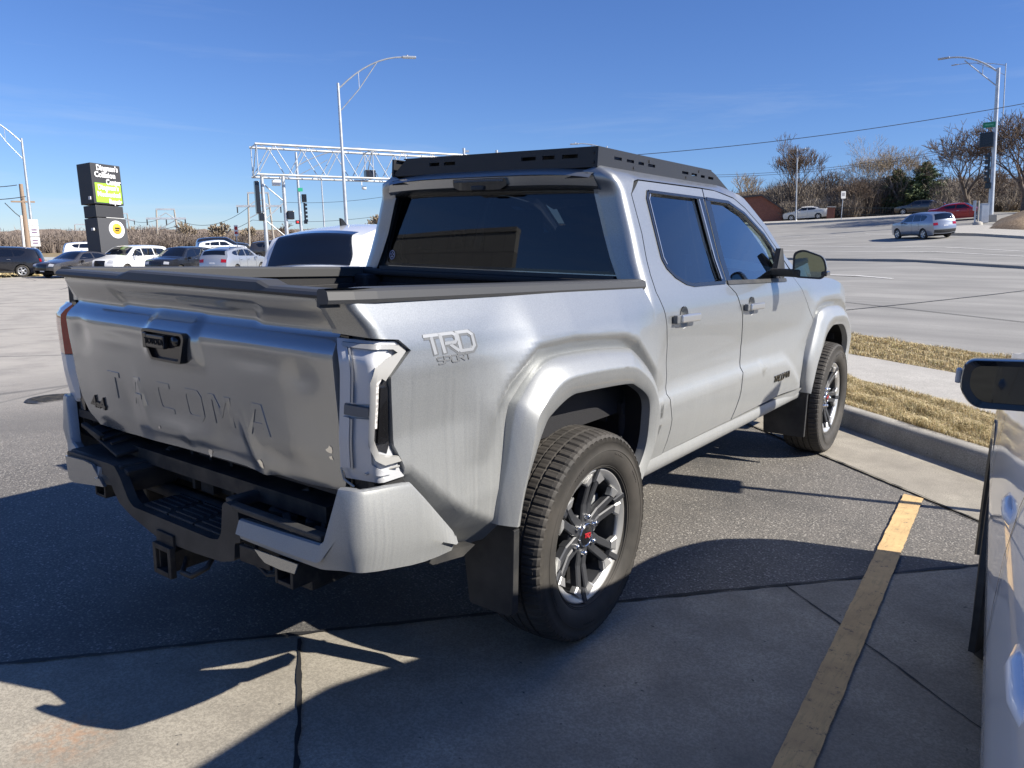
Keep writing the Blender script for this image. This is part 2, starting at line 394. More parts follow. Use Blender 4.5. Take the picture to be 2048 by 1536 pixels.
# ================================================================== THE PICKUP
truck = tag(empty('pickup_truck'), 'muddy silver pickup truck with dented tailgate, broken right taillight and black roof rack', 'pickup truck')
ZS = [.30, .40, .46, .52, .60, .70, .80, .95, 1.05, 1.13, 1.20, 1.25, 1.31, 1.40, 1.70, 1.74, 1.78, 1.83]
XS = [.74, .80, .845, .858, .872, .880, .876, .868, .876, .880, .871, .856, .832, .795, .700, .683, .63, .45]
def X0(z): return np.interp(z, ZS, XS)
ARC_R = np.array([(-.565, .63), (-.551, .688), (-.521, .796), (-.488, .948), (-.446, 1.004), (-.312, 1.093), (-.107, 1.100), (.241, 1.077), (.343, 1.048), (.522, .913), (.567, .766), (.527, .631), (.45, .52)])
ARC_F = np.array([(2.822, .50), (2.80, .60), (2.802, .749), (2.895, .936), (2.964, 1.035), (3.125, 1.062), (3.30, 1.060), (3.50, 1.045), (3.696, .985), (3.83, .90), (3.92, .78), (3.93, .64)])
def ledge(y, z):
    zc = np.interp(y, [-2, 1.6, 2.36, 2.46, 2.83, 3.2], [.80, .80, .775, .74, .53, .3]); a = np.interp(y, [.5, .62, 2.7, 2.9], [0, 1, 1, 0])
    t = (z-zc); return a*(.022*np.clip(1-np.clip(t, 0, 1)/.04, 0, 1)**1.5*(t > -.001)+.022*np.where(t <= 0, np.clip(1+t/.28, 0, 1), 0))
def blister(P):
    d1 = dpoly(P, ARC_R[1:], False); d2 = dpoly(P, ARC_F[2:], False)
    ins = inpoly(P, ARC_R) | inpoly(P, ARC_F)
    def f(d): return np.where(d < .052, d/.052, np.clip(1-(d-.052)/.20, 0, 1)**2)
    wz = np.clip((P[:, 1]-.80)/.15, 0, 1)
    return np.where(ins, 0, .034*np.maximum(f(d1), f(d2))*wz)
def YCL(z): return YC(z)+np.interp(z, [1.19, 1.30], [.018, .062])
def YC(z): return np.interp(z, [.5, .82, .95, 1.17, 1.215, 1.24, 1.315, 1.36], [-.93, -1.0, -1.025, -1.03, -1.0, -1.01, -1.062, -1.09])
def YCC(z): return np.interp(z, [.4, 1.3, 1.5, 1.68, 1.75, 1.83], [.53, .53, .545, .545, .515, .56])
TUCK_Y = [-.95, -.905, -.78, -.655, -.54, -.42, -.36]; TUCK_Z = [.0, .868, .765, .672, .610, .548, .50]
def S(off=0.0, side=1, corner=None, slope=.2, r=.022, bl=True):
    def fn(P):
        P = np.asarray(P, float); u, z = P[:, 0], P[:, 1]; x = X0(z)+ledge(u, z)+off
        if bl: x = x+blister(P)-.75*np.maximum(0, np.interp(u, TUCK_Y, TUCK_Z)-z)*(u < -.38)
        y = u.copy()
        # roll the nose in at the very front
        if corner is not None:
            yc = corner(z)-off; acc = 0
            for k in np.linspace(-1, 1, 7):
                t = yc-(u+k*r); tt = np.maximum(t, 0); acc = acc+np.stack([x-tt, np.where(t > 0, yc-slope*tt, u+k*r)], 1)
            x, y = (acc/7).T
        nose = np.clip((y-3.55)/.6, 0, 1); x = x-.10*nose**2
        return np.stack([side*x, y, z], 1)
    return fn
rdoor_rear = [(.655, 1.712), (.628, 1.672), (.640, 1.509), (.618, 1.335), (.620, 1.268), (.667, 1.173), (.70, 1.036), (.716, .90), (.704, .822), (.752, .70), (.757, .655), (.736, .543)]
bed_front = [(.512, 1.287), (.539, 1.251), (.574, 1.177), (.598, 1.085), (.62, .988), (.65, .915), (.66, .822), (.655, .70), (.62, .60), (.57, .505)]
fdoor_cut = [(1.443, 1.742), (1.420, 1.68), (1.428, 1.277), (1.526, 1.221), (1.605, 1.10), (1.640, .966), (1.618, .80), (1.618, .665), (1.575, .548)]
fender_cut = [(2.542, 1.275), (2.66, 1.20), (2.78, 1.10), (2.864, 1.0), (2.925, .84), (2.885, .66), (2.86, .53)]
lamp_gap = [(-.893, .816), (-.918, .878), (-.948, .933), (-.962, 1.06), (-.966, 1.120), (-.885, 1.181), (-.925, 1.213), (-.99, 1.220)]
for sd in (1, -1):
    P_ = truck; O_ = (sd, 0, 0)
    # bed side
    zt = 1.24
    yc_ = YC if sd > 0 else YCL; dl = 0 if sd > 0 else .018
    ol = [(-1.062-.085+dl, 1.319), (-.95, 1.315), (-.5, 1.305), (0, 1.296)]+bed_front+[(.46, .50), (.44, .56), (.50, .66), (.52, .80), (.46, .92), (.30, 1.03), (-.11, 1.05), (-.29, 1.04), (-.41, .97), (-.46, .85), (-.50, .62), (-.455, .55), (-.43, .505), (-.50, .500), (-.58, .470), (-.70, .535)]+[(a+dl, b) for a, b in lamp_gap]+[(-1.12+dl, 1.228), (-1.118+dl, 1.24)]
    bs = panel('bed_side', ol, S(0, sd, yc_), M['silver'], P_, .017, rim=(-sd*.02, 0, 0), out=O_)
    # flares
    pts_o = np.array([(-.515, .585), (-.505, .67), (-.480, .785), (-.448, .935), (-.408, .992), (-.285, 1.080), (-.085, 1.094), (.250, 1.074), (.360, 1.045), (.540, .912), (.592, .766), (.560, .631), (.480, .51)])
    pts_c = np.array([(-.478, .578), (-.458, .685), (-.432, .79), (-.398, .908), (-.350, .960), (-.25, 1.018), (-.10, 1.028), (.16, 1.017), (.288, .995), (.432, .905), (.497, .78), (.482, .64), (.40, .515)])
    pts_i = np.array([(-.445, .57), (-.433, .662), (-.395, .775), (-.333, .88), (-.29, .915), (-.181, .956), (-.08, .958), (.218, .942), (.304, .922), (.412, .859), (.435, .770), (.428, .643), (.345, .515)])
    dF = 3.365
    def flare(o, c_, i, dy, name, w1=.034):
        o, c_, i = [np.array(catmull(q, 5)) for q in (o, c_, i)]; n = len(o); rows = []
        for q, off in ((o, -.012), (o+(c_-o)*.02, w1), (o+(c_-o)*.08, w1+.010), (o+(c_-o)*.5, (w1+.010+.078)/2+.004), (o+(c_-o)*.93, .078), (c_, .081), (c_+(i-c_)*.12, .081), (c_+(i-c_)*.9, .070), (i, .066), (i, .055), (i+(i-c_)*.03, .045), (i+(i-c_)*.05, .030)):
            y = q[:, 0]+dy; nose = np.clip((y-3.55)/.6, 0, 1)
            x = .874-.02*np.clip((.8-q[:, 1])/.3, 0, 1)+off-.09*nose**2
            rows.append(np.stack([sd*x, y, q[:, 1]], 1))
        m_ = len(rows); V = np.concatenate(rows); mb = MB()
        F = [(a*n+k, a*n+k+1, (a+1)*n+k+1, (a+1)*n+k) for a in range(m_-1) for k in range(n-1)]
        if sd > 0: F = [f[::-1] for f in F]
        mb.add(V, F, 0, True)
        # lower end caps
        for k in (0, n-1): mb.add([rows[a][k] for a in range(m_)], [tuple(range(m_))], 0, False)
        ob = mb.build(name, M['silver'], P_, fix=False)
        md = ob.modifiers.new('edge', 'EDGE_SPLIT'); md.split_angle = rad(34); return ob
    flare(pts_o, pts_c, pts_i, 0, 'fender_flare', .020)
    fo = np.array([(2.822, .51), (2.80, .62), (2.800, .749), (2.893, .936), (2.962, 1.038), (3.125, 1.064), (3.30, 1.062), (3.50, 1.047), (3.696, .985), (3.84, .90), (3.92, .78), (3.90, .66), (3.83, .60)])
    fc = np.array([(2.842, .505), (2.865, .60), (2.90, .72), (2.985, .888), (3.05, .955), (3.16, .990), (3.30, .992), (3.50, .978), (3.64, .93), (3.76, .86), (3.83, .76), (3.82, .66), (3.76, .60)])
    fi = np.array([(2.865, .51), (2.895, .59), (2.94, .68), (3.045, .83), (3.10, .88), (3.22, .925), (3.33, .928), (3.50, .915), (3.60, .875), (3.71, .80), (3.765, .72), (3.75, .65), (3.70, .60)])
    flare(fo, fc, fi, 0, 'fender_flare')
    # doors: panel with the window opening cut out
    g = .006
    rd = [(a+g, b) for a, b in rdoor_rear]+[(b_[0]-g, b_[1]) for b_ in fdoor_cut[::-1]]
    rd = [(.735, 1.735)]+rd[1:]
    rwin = [(.80, 1.688), (.775, 1.66), (.782, 1.41), (.80, 1.372), (.86, 1.332), (.95, 1.300), (1.03, 1.288), (1.408, 1.288), (1.390, 1.688)]
    fwin = [(1.450, 1.690), (1.456, 1.283), (2.36, 1.270), (2.40, 1.295), (2.36, 1.40), (2.20, 1.52), (1.95, 1.632), (1.75, 1.685)]
    cupr = lambda yc: [(yc+.044*math.cos(t), 1.145+.050*math.sin(t)) for t in np.linspace(0, 2*PI, 25)[:-1]]
    rdp = panel('rear_door', rd, S(0, sd), M['silver'], P_, .032, holes=[rwin, cupr(.86)], rim=(-sd*.022, 0, 0), out=O_)
    fd = [(a+g, b) for a, b in fdoor_cut]+[(2.4, .560), (2.78, .548)]+[(a-g, b) for a, b in fender_cut[::-1]][1:]+[(2.50, 1.33), (2.42, 1.42), (2.22, 1.56), (2.0, 1.665), (1.85, 1.715), (1.6, 1.742)]
    fdp = panel('front_door', fd, S(0, sd), M['silver'], P_, .032, holes=[fwin, cupr(1.735)], rim=(-sd*.022, 0, 0), out=O_)
    fe = list(fender_cut)+[(2.86, .60), (2.87, .78), (2.95, .93), (3.05, 1.0), (3.3, 1.02), (3.6, .98), (3.78, .88), (3.87, .76), (3.88, .66), (4.02, .66), (4.08, .80), (4.05, 1.02), (3.86, 1.125), (3.70, 1.185), (3.45, 1.235), (3.08, 1.27), (2.75, 1.285)]
    panel('front_fender', fe, S(0, sd), M['silver'], P_, .03, rim=(-sd*.02, 0, 0), out=O_)
    # cab side: pillar, cant rail and the strip behind the bed
    cs = [(.545-.105, 1.70), (.44, 1.32), (.50, 1.27), (.50, .50), (.72, .50), (2.86, .50), (2.86, .545), (2.78, .541), (1.575, .541), (.737, .536)]+[(a-.001, b) for a, b in rdoor_rear[::-1]][1:-1]+[(.69, 1.732), (.735, 1.741), (1.44, 1.75), (1.6, 1.748), (1.85, 1.722), (2.0, 1.672), (2.22, 1.568), (2.42, 1.43), (2.52, 1.335), (2.62, 1.28), (2.68, 1.30), (2.52, 1.40), (2.30, 1.575), (2.02, 1.725), (1.8, 1.785), (1.5, 1.81), (.70, 1.81), (.58, 1.795), (.515-.085, 1.765), (.515-.085, 1.72)]
    panel('cab_side', cs, S(0, sd, YCC, .1, .03), M['silver'], P_, .03, out=O_, rim=(-sd*.02, .0, 0))
    # rocker panel
    mb = MB(); yy = np.linspace(.56, 3.02, 40); rows = []
    for dx, dz in ((.862, .541), (.866, .52), (.868, .50), (.862, .478), (.845, .462), (.80, .45), (.70, .45)):
        tk = np.clip((yy-2.80)/.24, 0, 1); rows.append(np.stack([sd*(dx+0*yy-.02*tk), yy, dz+0*yy-.0*tk-np.where(dz < .5, .03*tk, 0)], 1))
    n = 40; mb.add(np.concatenate(rows), [(a*n+k, a*n+k+1, (a+1)*n+k+1, (a+1)*n+k)[::-1 if sd > 0 else 1] for a in range(6) for k in range(n-1)], 0, True)
    mb.build('rocker_panel', M['silver'], P_, fix=False)
    # door windows
    gr = panel('window', rwin, S(-.016, sd), M['glass_priv'], rdp, .12, out=O_)
    panel('window', fwin, S(-.016, sd), M['glass_front'], fdp, .12, out=O_)
    def strip(pts, wd, off, name, mt, par, close=True, h=.006):
        f = S(off, sd); f2 = S(off+h, sd); mb = MB(); pp = subdiv(pts, .05, close); n = len(pp); A = []; B = []
        for i, p in enumerate(pp):
            p = Vector(p); a = Vector(pp[(i-1) % n] if close or i else p); b = Vector(pp[(i+1) % n] if close or i < n-1 else p); t = (b-a).normalized(); nn = Vector((-t.y, t.x))*wd/2
            A.append(tuple(p+nn)); B.append(tuple(p-nn))
        a1, b1, a0, b0 = f2(np.array(A)), f2(np.array(B)), f(np.array(A)), f(np.array(B)); V = np.concatenate([a0, a1, b1, b0]); F = []
        for i in range(n if close else n-1):
            j = (i+1) % n
            for q in range(3): F.append((q*n+i, q*n+j, (q+1)*n+j, (q+1)*n+i))
        mb.add(V, F); return mb.build(name, mt, par)
    strip([(.792, 1.693), (.768, 1.66), (.776, 1.405), (.797, 1.366), (.856, 1.326), (.948, 1.294), (1.03, 1.282), (1.408, 1.281)], .016, -.012, 'window_seal', M['badge'], rdp, False, .016)
    strip([(.806, 1.682), (.784, 1.66), (.790, 1.41), (.806, 1.38)], .006, .001, 'window_trim', M['satin'], rdp, False, .005)
    strip([(1.352, 1.688), (1.384, 1.30)], .010, -.008, 'window_trim', M['satin'], rdp, False, .012)
    strip([(.80, 1.694), (1.41, 1.695)], .012, -.010, 'window_seal', M['badge'], rdp, False, .014)
    strip([(1.379, 1.70), (1.402, 1.285)], .052, -.003, 'door_pillar_cover', M['black_gloss'], rdp, False, .005)
    strip([(1.462, 1.70), (1.470, 1.28)], .062, -.003, 'door_pillar_cover', M['black_gloss'], fdp, False, .005)
    strip([(1.45, 1.695), (1.75, 1.692), (1.96, 1.640), (2.21, 1.528), (2.372, 1.41)], .016, -.008, 'window_seal', M['badge'], fdp, False, .012)
    strip([(1.44, 1.280), (2.38, 1.264)], .020, -.004, 'window_seal', M['plastic'], fdp, False, .010)
    strip([(2.30, 1.275), (2.30, 1.47)], .022, -.012, 'window_seal', M['plastic'], fdp, False, .014)
    # dark arch liners
    for dy, o_ in ((0, pts_i), (0, fi)):
        q = np.array(catmull(o_, 3)); mb = MB(); n = len(q); cx = q.mean(0); A = [(sd*.912, p[0]+(p[0]-cx[0])*.012, p[1]+.006) for p in q]
        B = [(sd*.52, p[0]*1.0+(p[0]-cx[0])*.06, p[1]+.03) for p in q]
        A2 = [(sd*.86, p[0]+(p[0]-cx[0])*.05, p[1]+.02) for p in q]; mb.add(A+A2+B, [(a_*n+k, a_*n+k+1, (a_+1)*n+k+1, (a_+1)*n+k) for a_ in (0, 1) for k in range(n-1)], 0, True)
        mb.add([(sd*.525, p[0]+(p[0]-cx[0])*.3, p[1]+.05) for p in q], [tuple(range(n))])
        for zz in (.66, .80):
            mb.box((sd*.80, q[:, 0].max()-.035, zz), (.07, .018, .05), bev=.006); mb.lathe([(0, .012), (.008, .012), (.011, .0)], (sd*.80, q[:, 0].max()-.052, zz), 'Y', 10)
        mb.build('wheel_arch_liner', M['liner'], P_)
    # handles
    for y0, par in ((.86, rdp), (1.735, fdp)):
        hm = MB(); zc = 1.145; xs = float(X0(zc))
        hm.box((sd*(xs+.026), y0+.012, zc), (.020, .20, .036), bev=.010, seg=3, rot=(rad(-1), 0, 0))
        hm.box((sd*(xs+.014), y0-.072, zc), (.030, .022, .026), bev=.006); hm.box((sd*(xs+.014), y0+.095, zc), (.030, .018, .026), bev=.006)
        h = hm.build('door_handle', M['satin'], par)
        MB().box((sd*(xs+.014), y0-.108, zc), (.024, .034, .037), bev=.007, seg=3).build('lock_cover', M['grey_print'], h)
        cup = MB(); cup.lathe([(0, -.030), (.018, -.028), (.032, -.018), (.041, -.006), (.0455, .0005)], (0, 0, 0), 'X', 28)
        o = cup.build('handle_cup', M['silver'], par); o.location = (sd*(xs+.0005), y0-.0, zc); o.scale = (sd, .97, 1.1)
    # mirror
    mm = MB()
    a = Matrix.Translation((sd*1.040, 2.165, 1.362)) @ Matrix.Rotation(sd*rad(6), 4, 'Z') @ Matrix.Diagonal((.76, .85, .90, 1))
    prof = rnd([(-.115, -.082), (.10, -.088), (.128, -.035), (.10, .052), (-.055, .096), (-.12, .075)], .05, 6)
    n = len(prof); rows = []
    for dy, k, dz in ((0.0, .985, 0), (.006, 1.0, 0), (.045, 1.0, 0), (.085, .90, -.002), (.108, .66, -.004), (.114, .3, -.006)):
        rows += [a @ Vector((sd*x*k, dy, z*k+dz)) for x, z in prof]
    mm.add(rows, [(q*n+i, q*n+(i+1) % n, (q+1)*n+(i+1) % n, (q+1)*n+i) for q in range(5) for i in range(n)]+[tuple(range(5*n, 6*n))], 0, True)
    mir = mm.build('door_mirror', M['silver'], P_)
    bz = MB(); A = [a @ Vector((sd*x, -.0015, z)) for x, z in prof]; B = [a @ Vector((sd*x*.90, -.001, z*.88)) for x, z in prof]; C_ = [a @ Vector((sd*x*.88, .008, z*.86)) for x, z in prof]
    D = [a @ Vector((sd*x*1.004, .012, z*1.004)) for x, z in prof]
    bz.add(A+B+C_+D, [(i, (i+1) % n, n+(i+1) % n, n+i) for i in range(n)]+[(n+i, n+(i+1) % n, 2*n+(i+1) % n, 2*n+i) for i in range(n)]+[(3*n+i, 3*n+(i+1) % n, (i+1) % n, i) for i in range(n)], 0, False)
    bz.build('mirror_frame', M['plastic'], mir)
    gm = MB(); gm.add([a @ Vector((sd*x*.885, .006, z*.865)) for x, z in prof], [tuple(range(n))]); gm.build('mirror_glass', M['mirror'], mir)
    MB().box(a @ Vector((sd*.112, .045, -.052)), (.035, .075, .03), bev=.01, seg=3).build('turn_signal', M['lens_dark'], mir)
    MB().box((sd*.905, 2.21, 1.312), (.20, .06, .045), rot=(0, 0, sd*rad(-20)), bev=.014, seg=3).prism([(2.22, 1.275), (2.40, 1.275), (2.36, 1.36), (2.31, 1.45), (2.27, 1.45), (2.23, 1.33)], (sd*.812, 0, 0), (0, 1, 0), (0, 0, 1), (sd*.03, 0, 0)).build('mirror_arm', M['plastic'], mir)
    # mudflaps
    MB().prism(rnd([(.70, .56), (.925, .575), (.922, .285), (.912, .262), (.745, .262)], .01), (0, -.475, 0), (sd, 0, 0), (0, 0, 1), (0, .008, 0)).box((sd*.926, -.468, .42), (.010, .03, .29), bev=.003).build('mudflap', M['plastic'], P_)
    MB().prism(rnd([(.62, .50), (.88, .55), (.915, .545), (.905, .20), (.64, .20)], .01), (0, 2.845, 0), (sd, 0, 0), (0, 0, 1), (0, .008, 0)).box((sd*.908, 2.85, .37), (.012, .026, .33), bev=.003).build('mudflap', M['plastic'], P_)
    # black lower corner of the bed behind the wheel
    MB().prism([(-.89, .80), (-.70, .545), (-.56, .52), (-.62, .50), (-.76, .52), (-.98, .70), (-.99, .83)], (sd*.79, 0, 0), (0, 1, 0), (0, 0, 1), (sd*.045, 0, 0)).build('bed_corner_trim', M['plastic'], P_)

# fixed things across the truck
# ---- tailgate
def TG(off=0.0):
    def fn(P):
        P = np.asarray(P, float); x, z = P[:, 0], P[:, 1]
        y = np.interp(z, [.78, .82, .9, 1.0, 1.10, 1.165, 1.188, 1.222, 1.232, 1.30, 1.325], [-1.020, -1.030, -1.038, -1.044, -1.052, -1.058, -1.050, -1.014, -1.012, -1.052, -1.05])
        y = y+.016*(np.abs(x)/.74)**3
        # raised frame round the handle
        m_ = np.clip(1-np.maximum((np.abs(x)-.125-.25*np.clip(1.17-z, -.1, .2))/.03, 0), 0, 1)*np.clip((z-1.068)/.03, 0, 1)*np.clip((1.232-z)/.02, 0, 1)
        y = y-.012*m_
        # long recess pressed in the lip
        wv = .40-.9*np.clip(1.262-z, -.03, .05); rc = np.clip((wv-np.abs(x-.02))/.022, 0, 1)*np.clip((1.288-z)/.010, 0, 1)*np.clip((z-1.236)/.010, 0, 1); y = y+.012*rc
        # damage: pushed in panel, creases and ripples
        def gd(cx, cz, sx_, sz_, a, rot=0):
            ca, sa = math.cos(rot), math.sin(rot); u = (x-cx)*ca+(z-cz)*sa; v = -(x-cx)*sa+(z-cz)*ca; return a*np.exp(-(u/sx_)**2-(v/sz_)**2)
        y = y+gd(-.05, .90, .22, .055, .012)+gd(.25, .87, .10, .05, .009, .5)+gd(-.33, .87, .05, .09, .006, .3)+gd(.36, .86, .02, .10, -.006, .35)+gd(-.23, .92, .012, .07, -.005, .2)
        y = y+gd(.60, 1.10, .055, .035, .007)+gd(.42, 1.125, .13, .022, .005)+gd(-.62, 1.115, .05, .05, .008)+gd(-.40, 1.11, .10, .018, -.004)+gd(-.28, 1.135, .14, .012, .003)
        y = y+gd(.1, .80, .3, .025, .012)+gd(.42, .81, .05, .03, -.007)+gd(.02, .82, .03, .02, -.005)+gd(.5, .84, .2, .03, .006)
        y = y+.0014*np.sin(9*x+3*np.sin(7*z))*np.clip((1.15-z)/.1, 0, 1)+.0015*np.sin(23*x+11*z)*np.exp(-((z-.9)/.09)**2)
        return np.stack([x, y-off, z], 1)
    return fn
tol = [(-.725, 1.318), (-.2, 1.322), (.3, 1.322), (.745, 1.318), (.742, 1.27), (.728, 1.222), (.742, 1.182), (.742, 1.03), (.742, .90), (.750, .82), (.742, .795), (.60, .786), (.46, .788), (.41, .776), (.30, .784), (0, .782), (-.25, .776), (-.60, .774), (-.655, .81), (-.70, .87), (-.728, .96), (-.735, 1.09), (-.728, 1.182), (-.714, 1.222)]
tg = panel('tailgate', tol, TG(), M['silver_rear'], truck, .0165, rim=(0, .03, 0), out=(0, -1, 0))
tfn = TG()
def tgpt(a, b, h=0.0):
    p = tfn(np.array([[a, b]]))[0]; return (p[0], p[1]-h, p[2])
# black inside of the gate and its cap
mb = MB(); mb.box((0, -.972, 1.04), (1.44, .05, .48)); mb.build('tailgate_inner', M['liner'], tg)
mb = MB()
def capring(x0, x1, z0, z1, zs0=None, zs1=None):
    mb.prism([(-.052, z0), (-.058, z0+.008), (-.05, z1-.004), (-.04, z1), (.035, z1), (.045, z1-.012), (.045, z0)], (x0, -1.005, 0), (0, 1, 0), (0, 0, 1), (x1-x0, 0, 0))
prf = [(-.738, 1.342), (-.30, 1.342), (-.235, 1.356), (.455, 1.354), (.50, 1.340), (.742, 1.340)]
sec = lambda zt: [(-1.058, 1.319), (-1.063, 1.326), (-1.058, zt-.006), (-1.048, zt), (-.985, zt), (-.972, zt-.01), (-.972, 1.30)]
V = []; F = []
for x, zt in prf: V += [(x, a, b) for a, b in sec(zt)]
k = 7
for i in range(len(prf)-1):
    for j in range(k): F.append((i*k+j, (i+1)*k+j, (i+1)*k+(j+1) % k, i*k+(j+1) % k))
F += [tuple(range(k)), tuple(range(len(V)-1, len(V)-1-k, -1))]
mb = MB(); mb.add(V, F); mb.build('tailgate_cap', M['cap_plastic'], tg)
# handle
hd = MB(); o_ = rnd([(-.118, 1.178), (.112, 1.178), (.122, 1.166), (.094, 1.082), (-.072, 1.082), (-.118, 1.150)], .008); hx = .0
yb = -1.080
n = len(o_); A = [(x+hx, yb-.006, z) for x, z in o_]; B = [(x+hx, yb+.02, z) for x, z in o_]
inn = [(-.02+x*.86*1.0, 1.13+(z-1.13)*.80) for x, z in o_]; inn = [(x*.90, 1.13+(z-1.13)*.84) for x, z in o_]
C1 = [(x+hx, yb-.006, z) for x, z in inn]; C2 = [(x+hx, yb+.007, z) for x, z in inn]
hd.add(A+B+C1+C2, [(i, (i+1) % n, n+(i+1) % n, n+i) for i in range(n)]+[(i, (i+1) % n, 2*n+(i+1) % n, 2*n+i) for i in range(n)]+[(2*n+i, 2*n+(i+1) % n, 3*n+(i+1) % n, 3*n+i) for i in range(n)]+[tuple(range(3*n, 4*n))])
hd.box((-.035, yb-.004, 1.143), (.105, .018, .042), bev=.004); hd.box((-.092, yb-.004, 1.143), (.022, .02, .05), bev=.003); hd.lathe([(0, -.012), (.014, -.010), (.017, 0)], (.062, yb+.004, 1.15), 'Y', 16)
hnd = hd.build('tailgate_handle', M['badge'], tg)
text_mesh('TOYOTA', .026, 'handle_lettering', M['dark'], hnd, frame_M((-.035, yb-.0145, 1.142), (1, 0, 0), (0, 0, 1)), extrude=.0006, offset=.0006)
# stamped letters across the gate
lx = [-.455, -.295, -.135, .030, .175, .365]
for ch, x0_, ww in zip('TACOMA', lx, (1, .9, 1, 1, .9, .95)):
    word(ch, .086, .017 if ch != 'T' else .018, lambda a, b, h, x0_=x0_: tgpt(x0_+a*1.15*ww, .902+b, h), {.365: .0022, -.455: .0026, .175: .002}.get(x0_, .0015), 'stamped_letter', M['silver_rear'], tg, fix=True)
word('4X4', .036, .0095, lambda a, b, h: tgpt(-.615+a*1.25, .842+b, h), .006, 'four_wheel_drive_badge', M['badge'], tg, gap=.12)
# small scars on the gate
random.seed(5)
for (x, z, s_) in ((.700, .905, .015), (.705, .885, .010), (.395, .806, .02), (.12, .795, .02), (-.15, .835, .008)):
    pp = [tgpt(x+s_*math.cos(t)*random.uniform(.4, 1), z+s_*.8*math.sin(t)*random.uniform(.4, 1.2), .0012) for t in np.linspace(0, 2*PI, 9)[:-1]]; MB().add(pp, [tuple(range(8))]).build('paint_chip', M['chrome'], tg)

# ---- bed: caps, liner, floor
for sd in (1, -1):
    ys = np.linspace(-1.115 if sd > 0 else -1.0, .545, 24); V = []; F = []
    for i, y in enumerate(ys):
        zb = np.interp(y, [-1.1, .52], [1.316, 1.288]); xo = .838-.022*np.clip((-1.02-y)/.08, 0, 1)
        nw = .052*np.clip((-.98-y)/.03, 0, 1)*(sd > 0)
        V += [(sd*(x if x > xo-.04 else x+nw), y, z) for x, z in ((xo, zb-.004), (xo+.004, zb+.006), (xo-.001, zb+.026), (xo-.012, zb+.033), (xo-.05, zb+.035), (xo-.085, zb+.032), (xo-.09, zb+.026), (xo-.092, zb-.012), (xo-.082, zb-.015), (xo-.03, zb-.006))]
    k = 10
    for i in range(len(ys)-1):
        for j in range(k): F.append((i*k+j, (i+1)*k+j, (i+1)*k+(j+1) % k, i*k+(j+1) % k))
    F += [tuple(range(k)), tuple(range(len(V)-1, len(V)-1-k, -1))]
    mb = MB(); mb.add(V, F); mb.build('bed_rail_cap', M['cap_plastic'], truck)
mb = MB()
for sd in (1, -1):
    mb.box((sd*.785, -.23, 1.03), (.05, 1.52, .50)); mb.box((sd*.64, .02, 1.07), (.26, .92, .16), bev=.03)
    for y in np.arange(-.9, .5, .09): mb.box((sd*.757, y, 1.04), (.014, .04, .40), bev=.004)
    mb.box((sd*.745, -.23, 1.225), (.03, 1.45, .035), bev=.004)
mb.box((0, .53, 1.06), (1.52, .05, .45))
for x in np.arange(-.66, .70, .10): mb.box((x, .500, 1.04), (.055, .016, .34), bev=.005)
mb.box((0, .50, 1.235), (1.44, .04, .03), bev=.006); mb.box((0, .49, 1.30), (1.58, .075, .03), bev=.01)
mb.box((0, -.23, .79), (1.56, 1.55, .03))
for x in np.arange(-.54, .6, .12): mb.box((x, -.23, .81), (.06, 1.5, .014), bev=.004)
mb.box((-.71, .45, 1.17), (.10, .12, .24), bev=.02)
mb.build('bed_liner', M['liner'], truck)

# ---- cab: back wall, roof, glass
zg = lambda z: np.interp(z, [1.28, 1.34, 1.69], [.545, .548, .592])
gl_ol = rnd([(-.685, 1.335), (.695, 1.335), (.612, 1.69), (-.602, 1.69)], .02)
def BW(off=0):
    def fn(P): P = np.asarray(P, float); return np.stack([P[:, 0], zg(P[:, 1])+.02*(P[:, 0]/.7)**2-.02-off, P[:, 1]], 1)
    return fn
bw = panel('cab_back_wall', [(-.75, .95), (.75, .95), (.76, 1.30), (.74, 1.36), (.63, 1.72), (-.63, 1.72), (-.74, 1.36), (-.76, 1.30)], BW(-.012), M['silver_rear'], truck, .06, holes=[gl_ol], rim=(0, .03, 0), out=(0, -1, 0))
rw = panel('rear_window', [(-.688, 1.338), (.698, 1.338), (.615, 1.693), (-.605, 1.693)], BW(-.004), M['glass_rear'], truck, .10, out=(0, -1, 0))
strips = MB(); f1 = BW(-.002); 
o2 = subdiv(gl_ol, .05); f0 = np.array(o2); cen = np.array([0, 1.51]); i2 = cen+(f0-cen)*np.array([.965, .93])
A = BW(.000)(f0*np.array([1.003, 1])); B = BW(.0005)(i2); n = len(A); strips.add(np.concatenate([A, B]), [(i, (i+1) % n, n+(i+1) % n, n+i) for i in range(n)]); strips.build('window_frit', M['badge'], rw)
MB().prism([(-.70, 1.298), (.71, 1.298), (.70, 1.330), (-.69, 1.330)], (0, .515, 0), (1, 0, 0), (0, 0, 1), (0, .03, 0)).build('window_sill_trim', M['cap_plastic'], rw)
# round decal, generic emblem
st = MB(); c0 = np.array([-.628, 1.388])
def dp(a, b, h=0): p = BW(.0)(np.array([[c0[0]+a, c0[1]+b]]))[0]; return (p[0], p[1]-.0015-h, p[2])
ring = [dp(.021*math.cos(t), .024*math.sin(t)) for t in np.linspace(0, 2*PI, 29)[:-1]]; ri = [dp(.0175*math.cos(t), .0205*math.sin(t)) for t in np.linspace(0, 2*PI, 29)[:-1]]
st.add(ring+ri, [(i, (i+1) % 28, 28+(i+1) % 28, 28+i) for i in range(28)])
for k in range(5):
    t0 = PI/2+k*2*PI/5; st.add([dp(.015*math.cos(t0+d)*r_, .017*math.sin(t0+d)*r_) for d, r_ in ((0, 1), (.35, .75), (.2, .3), (-.2, .3), (-.35, .75))], [(0, 1, 2, 3, 4)])
st.build('round_decal', mat('decal_lilac', (.50, .46, .58), .5), rw)
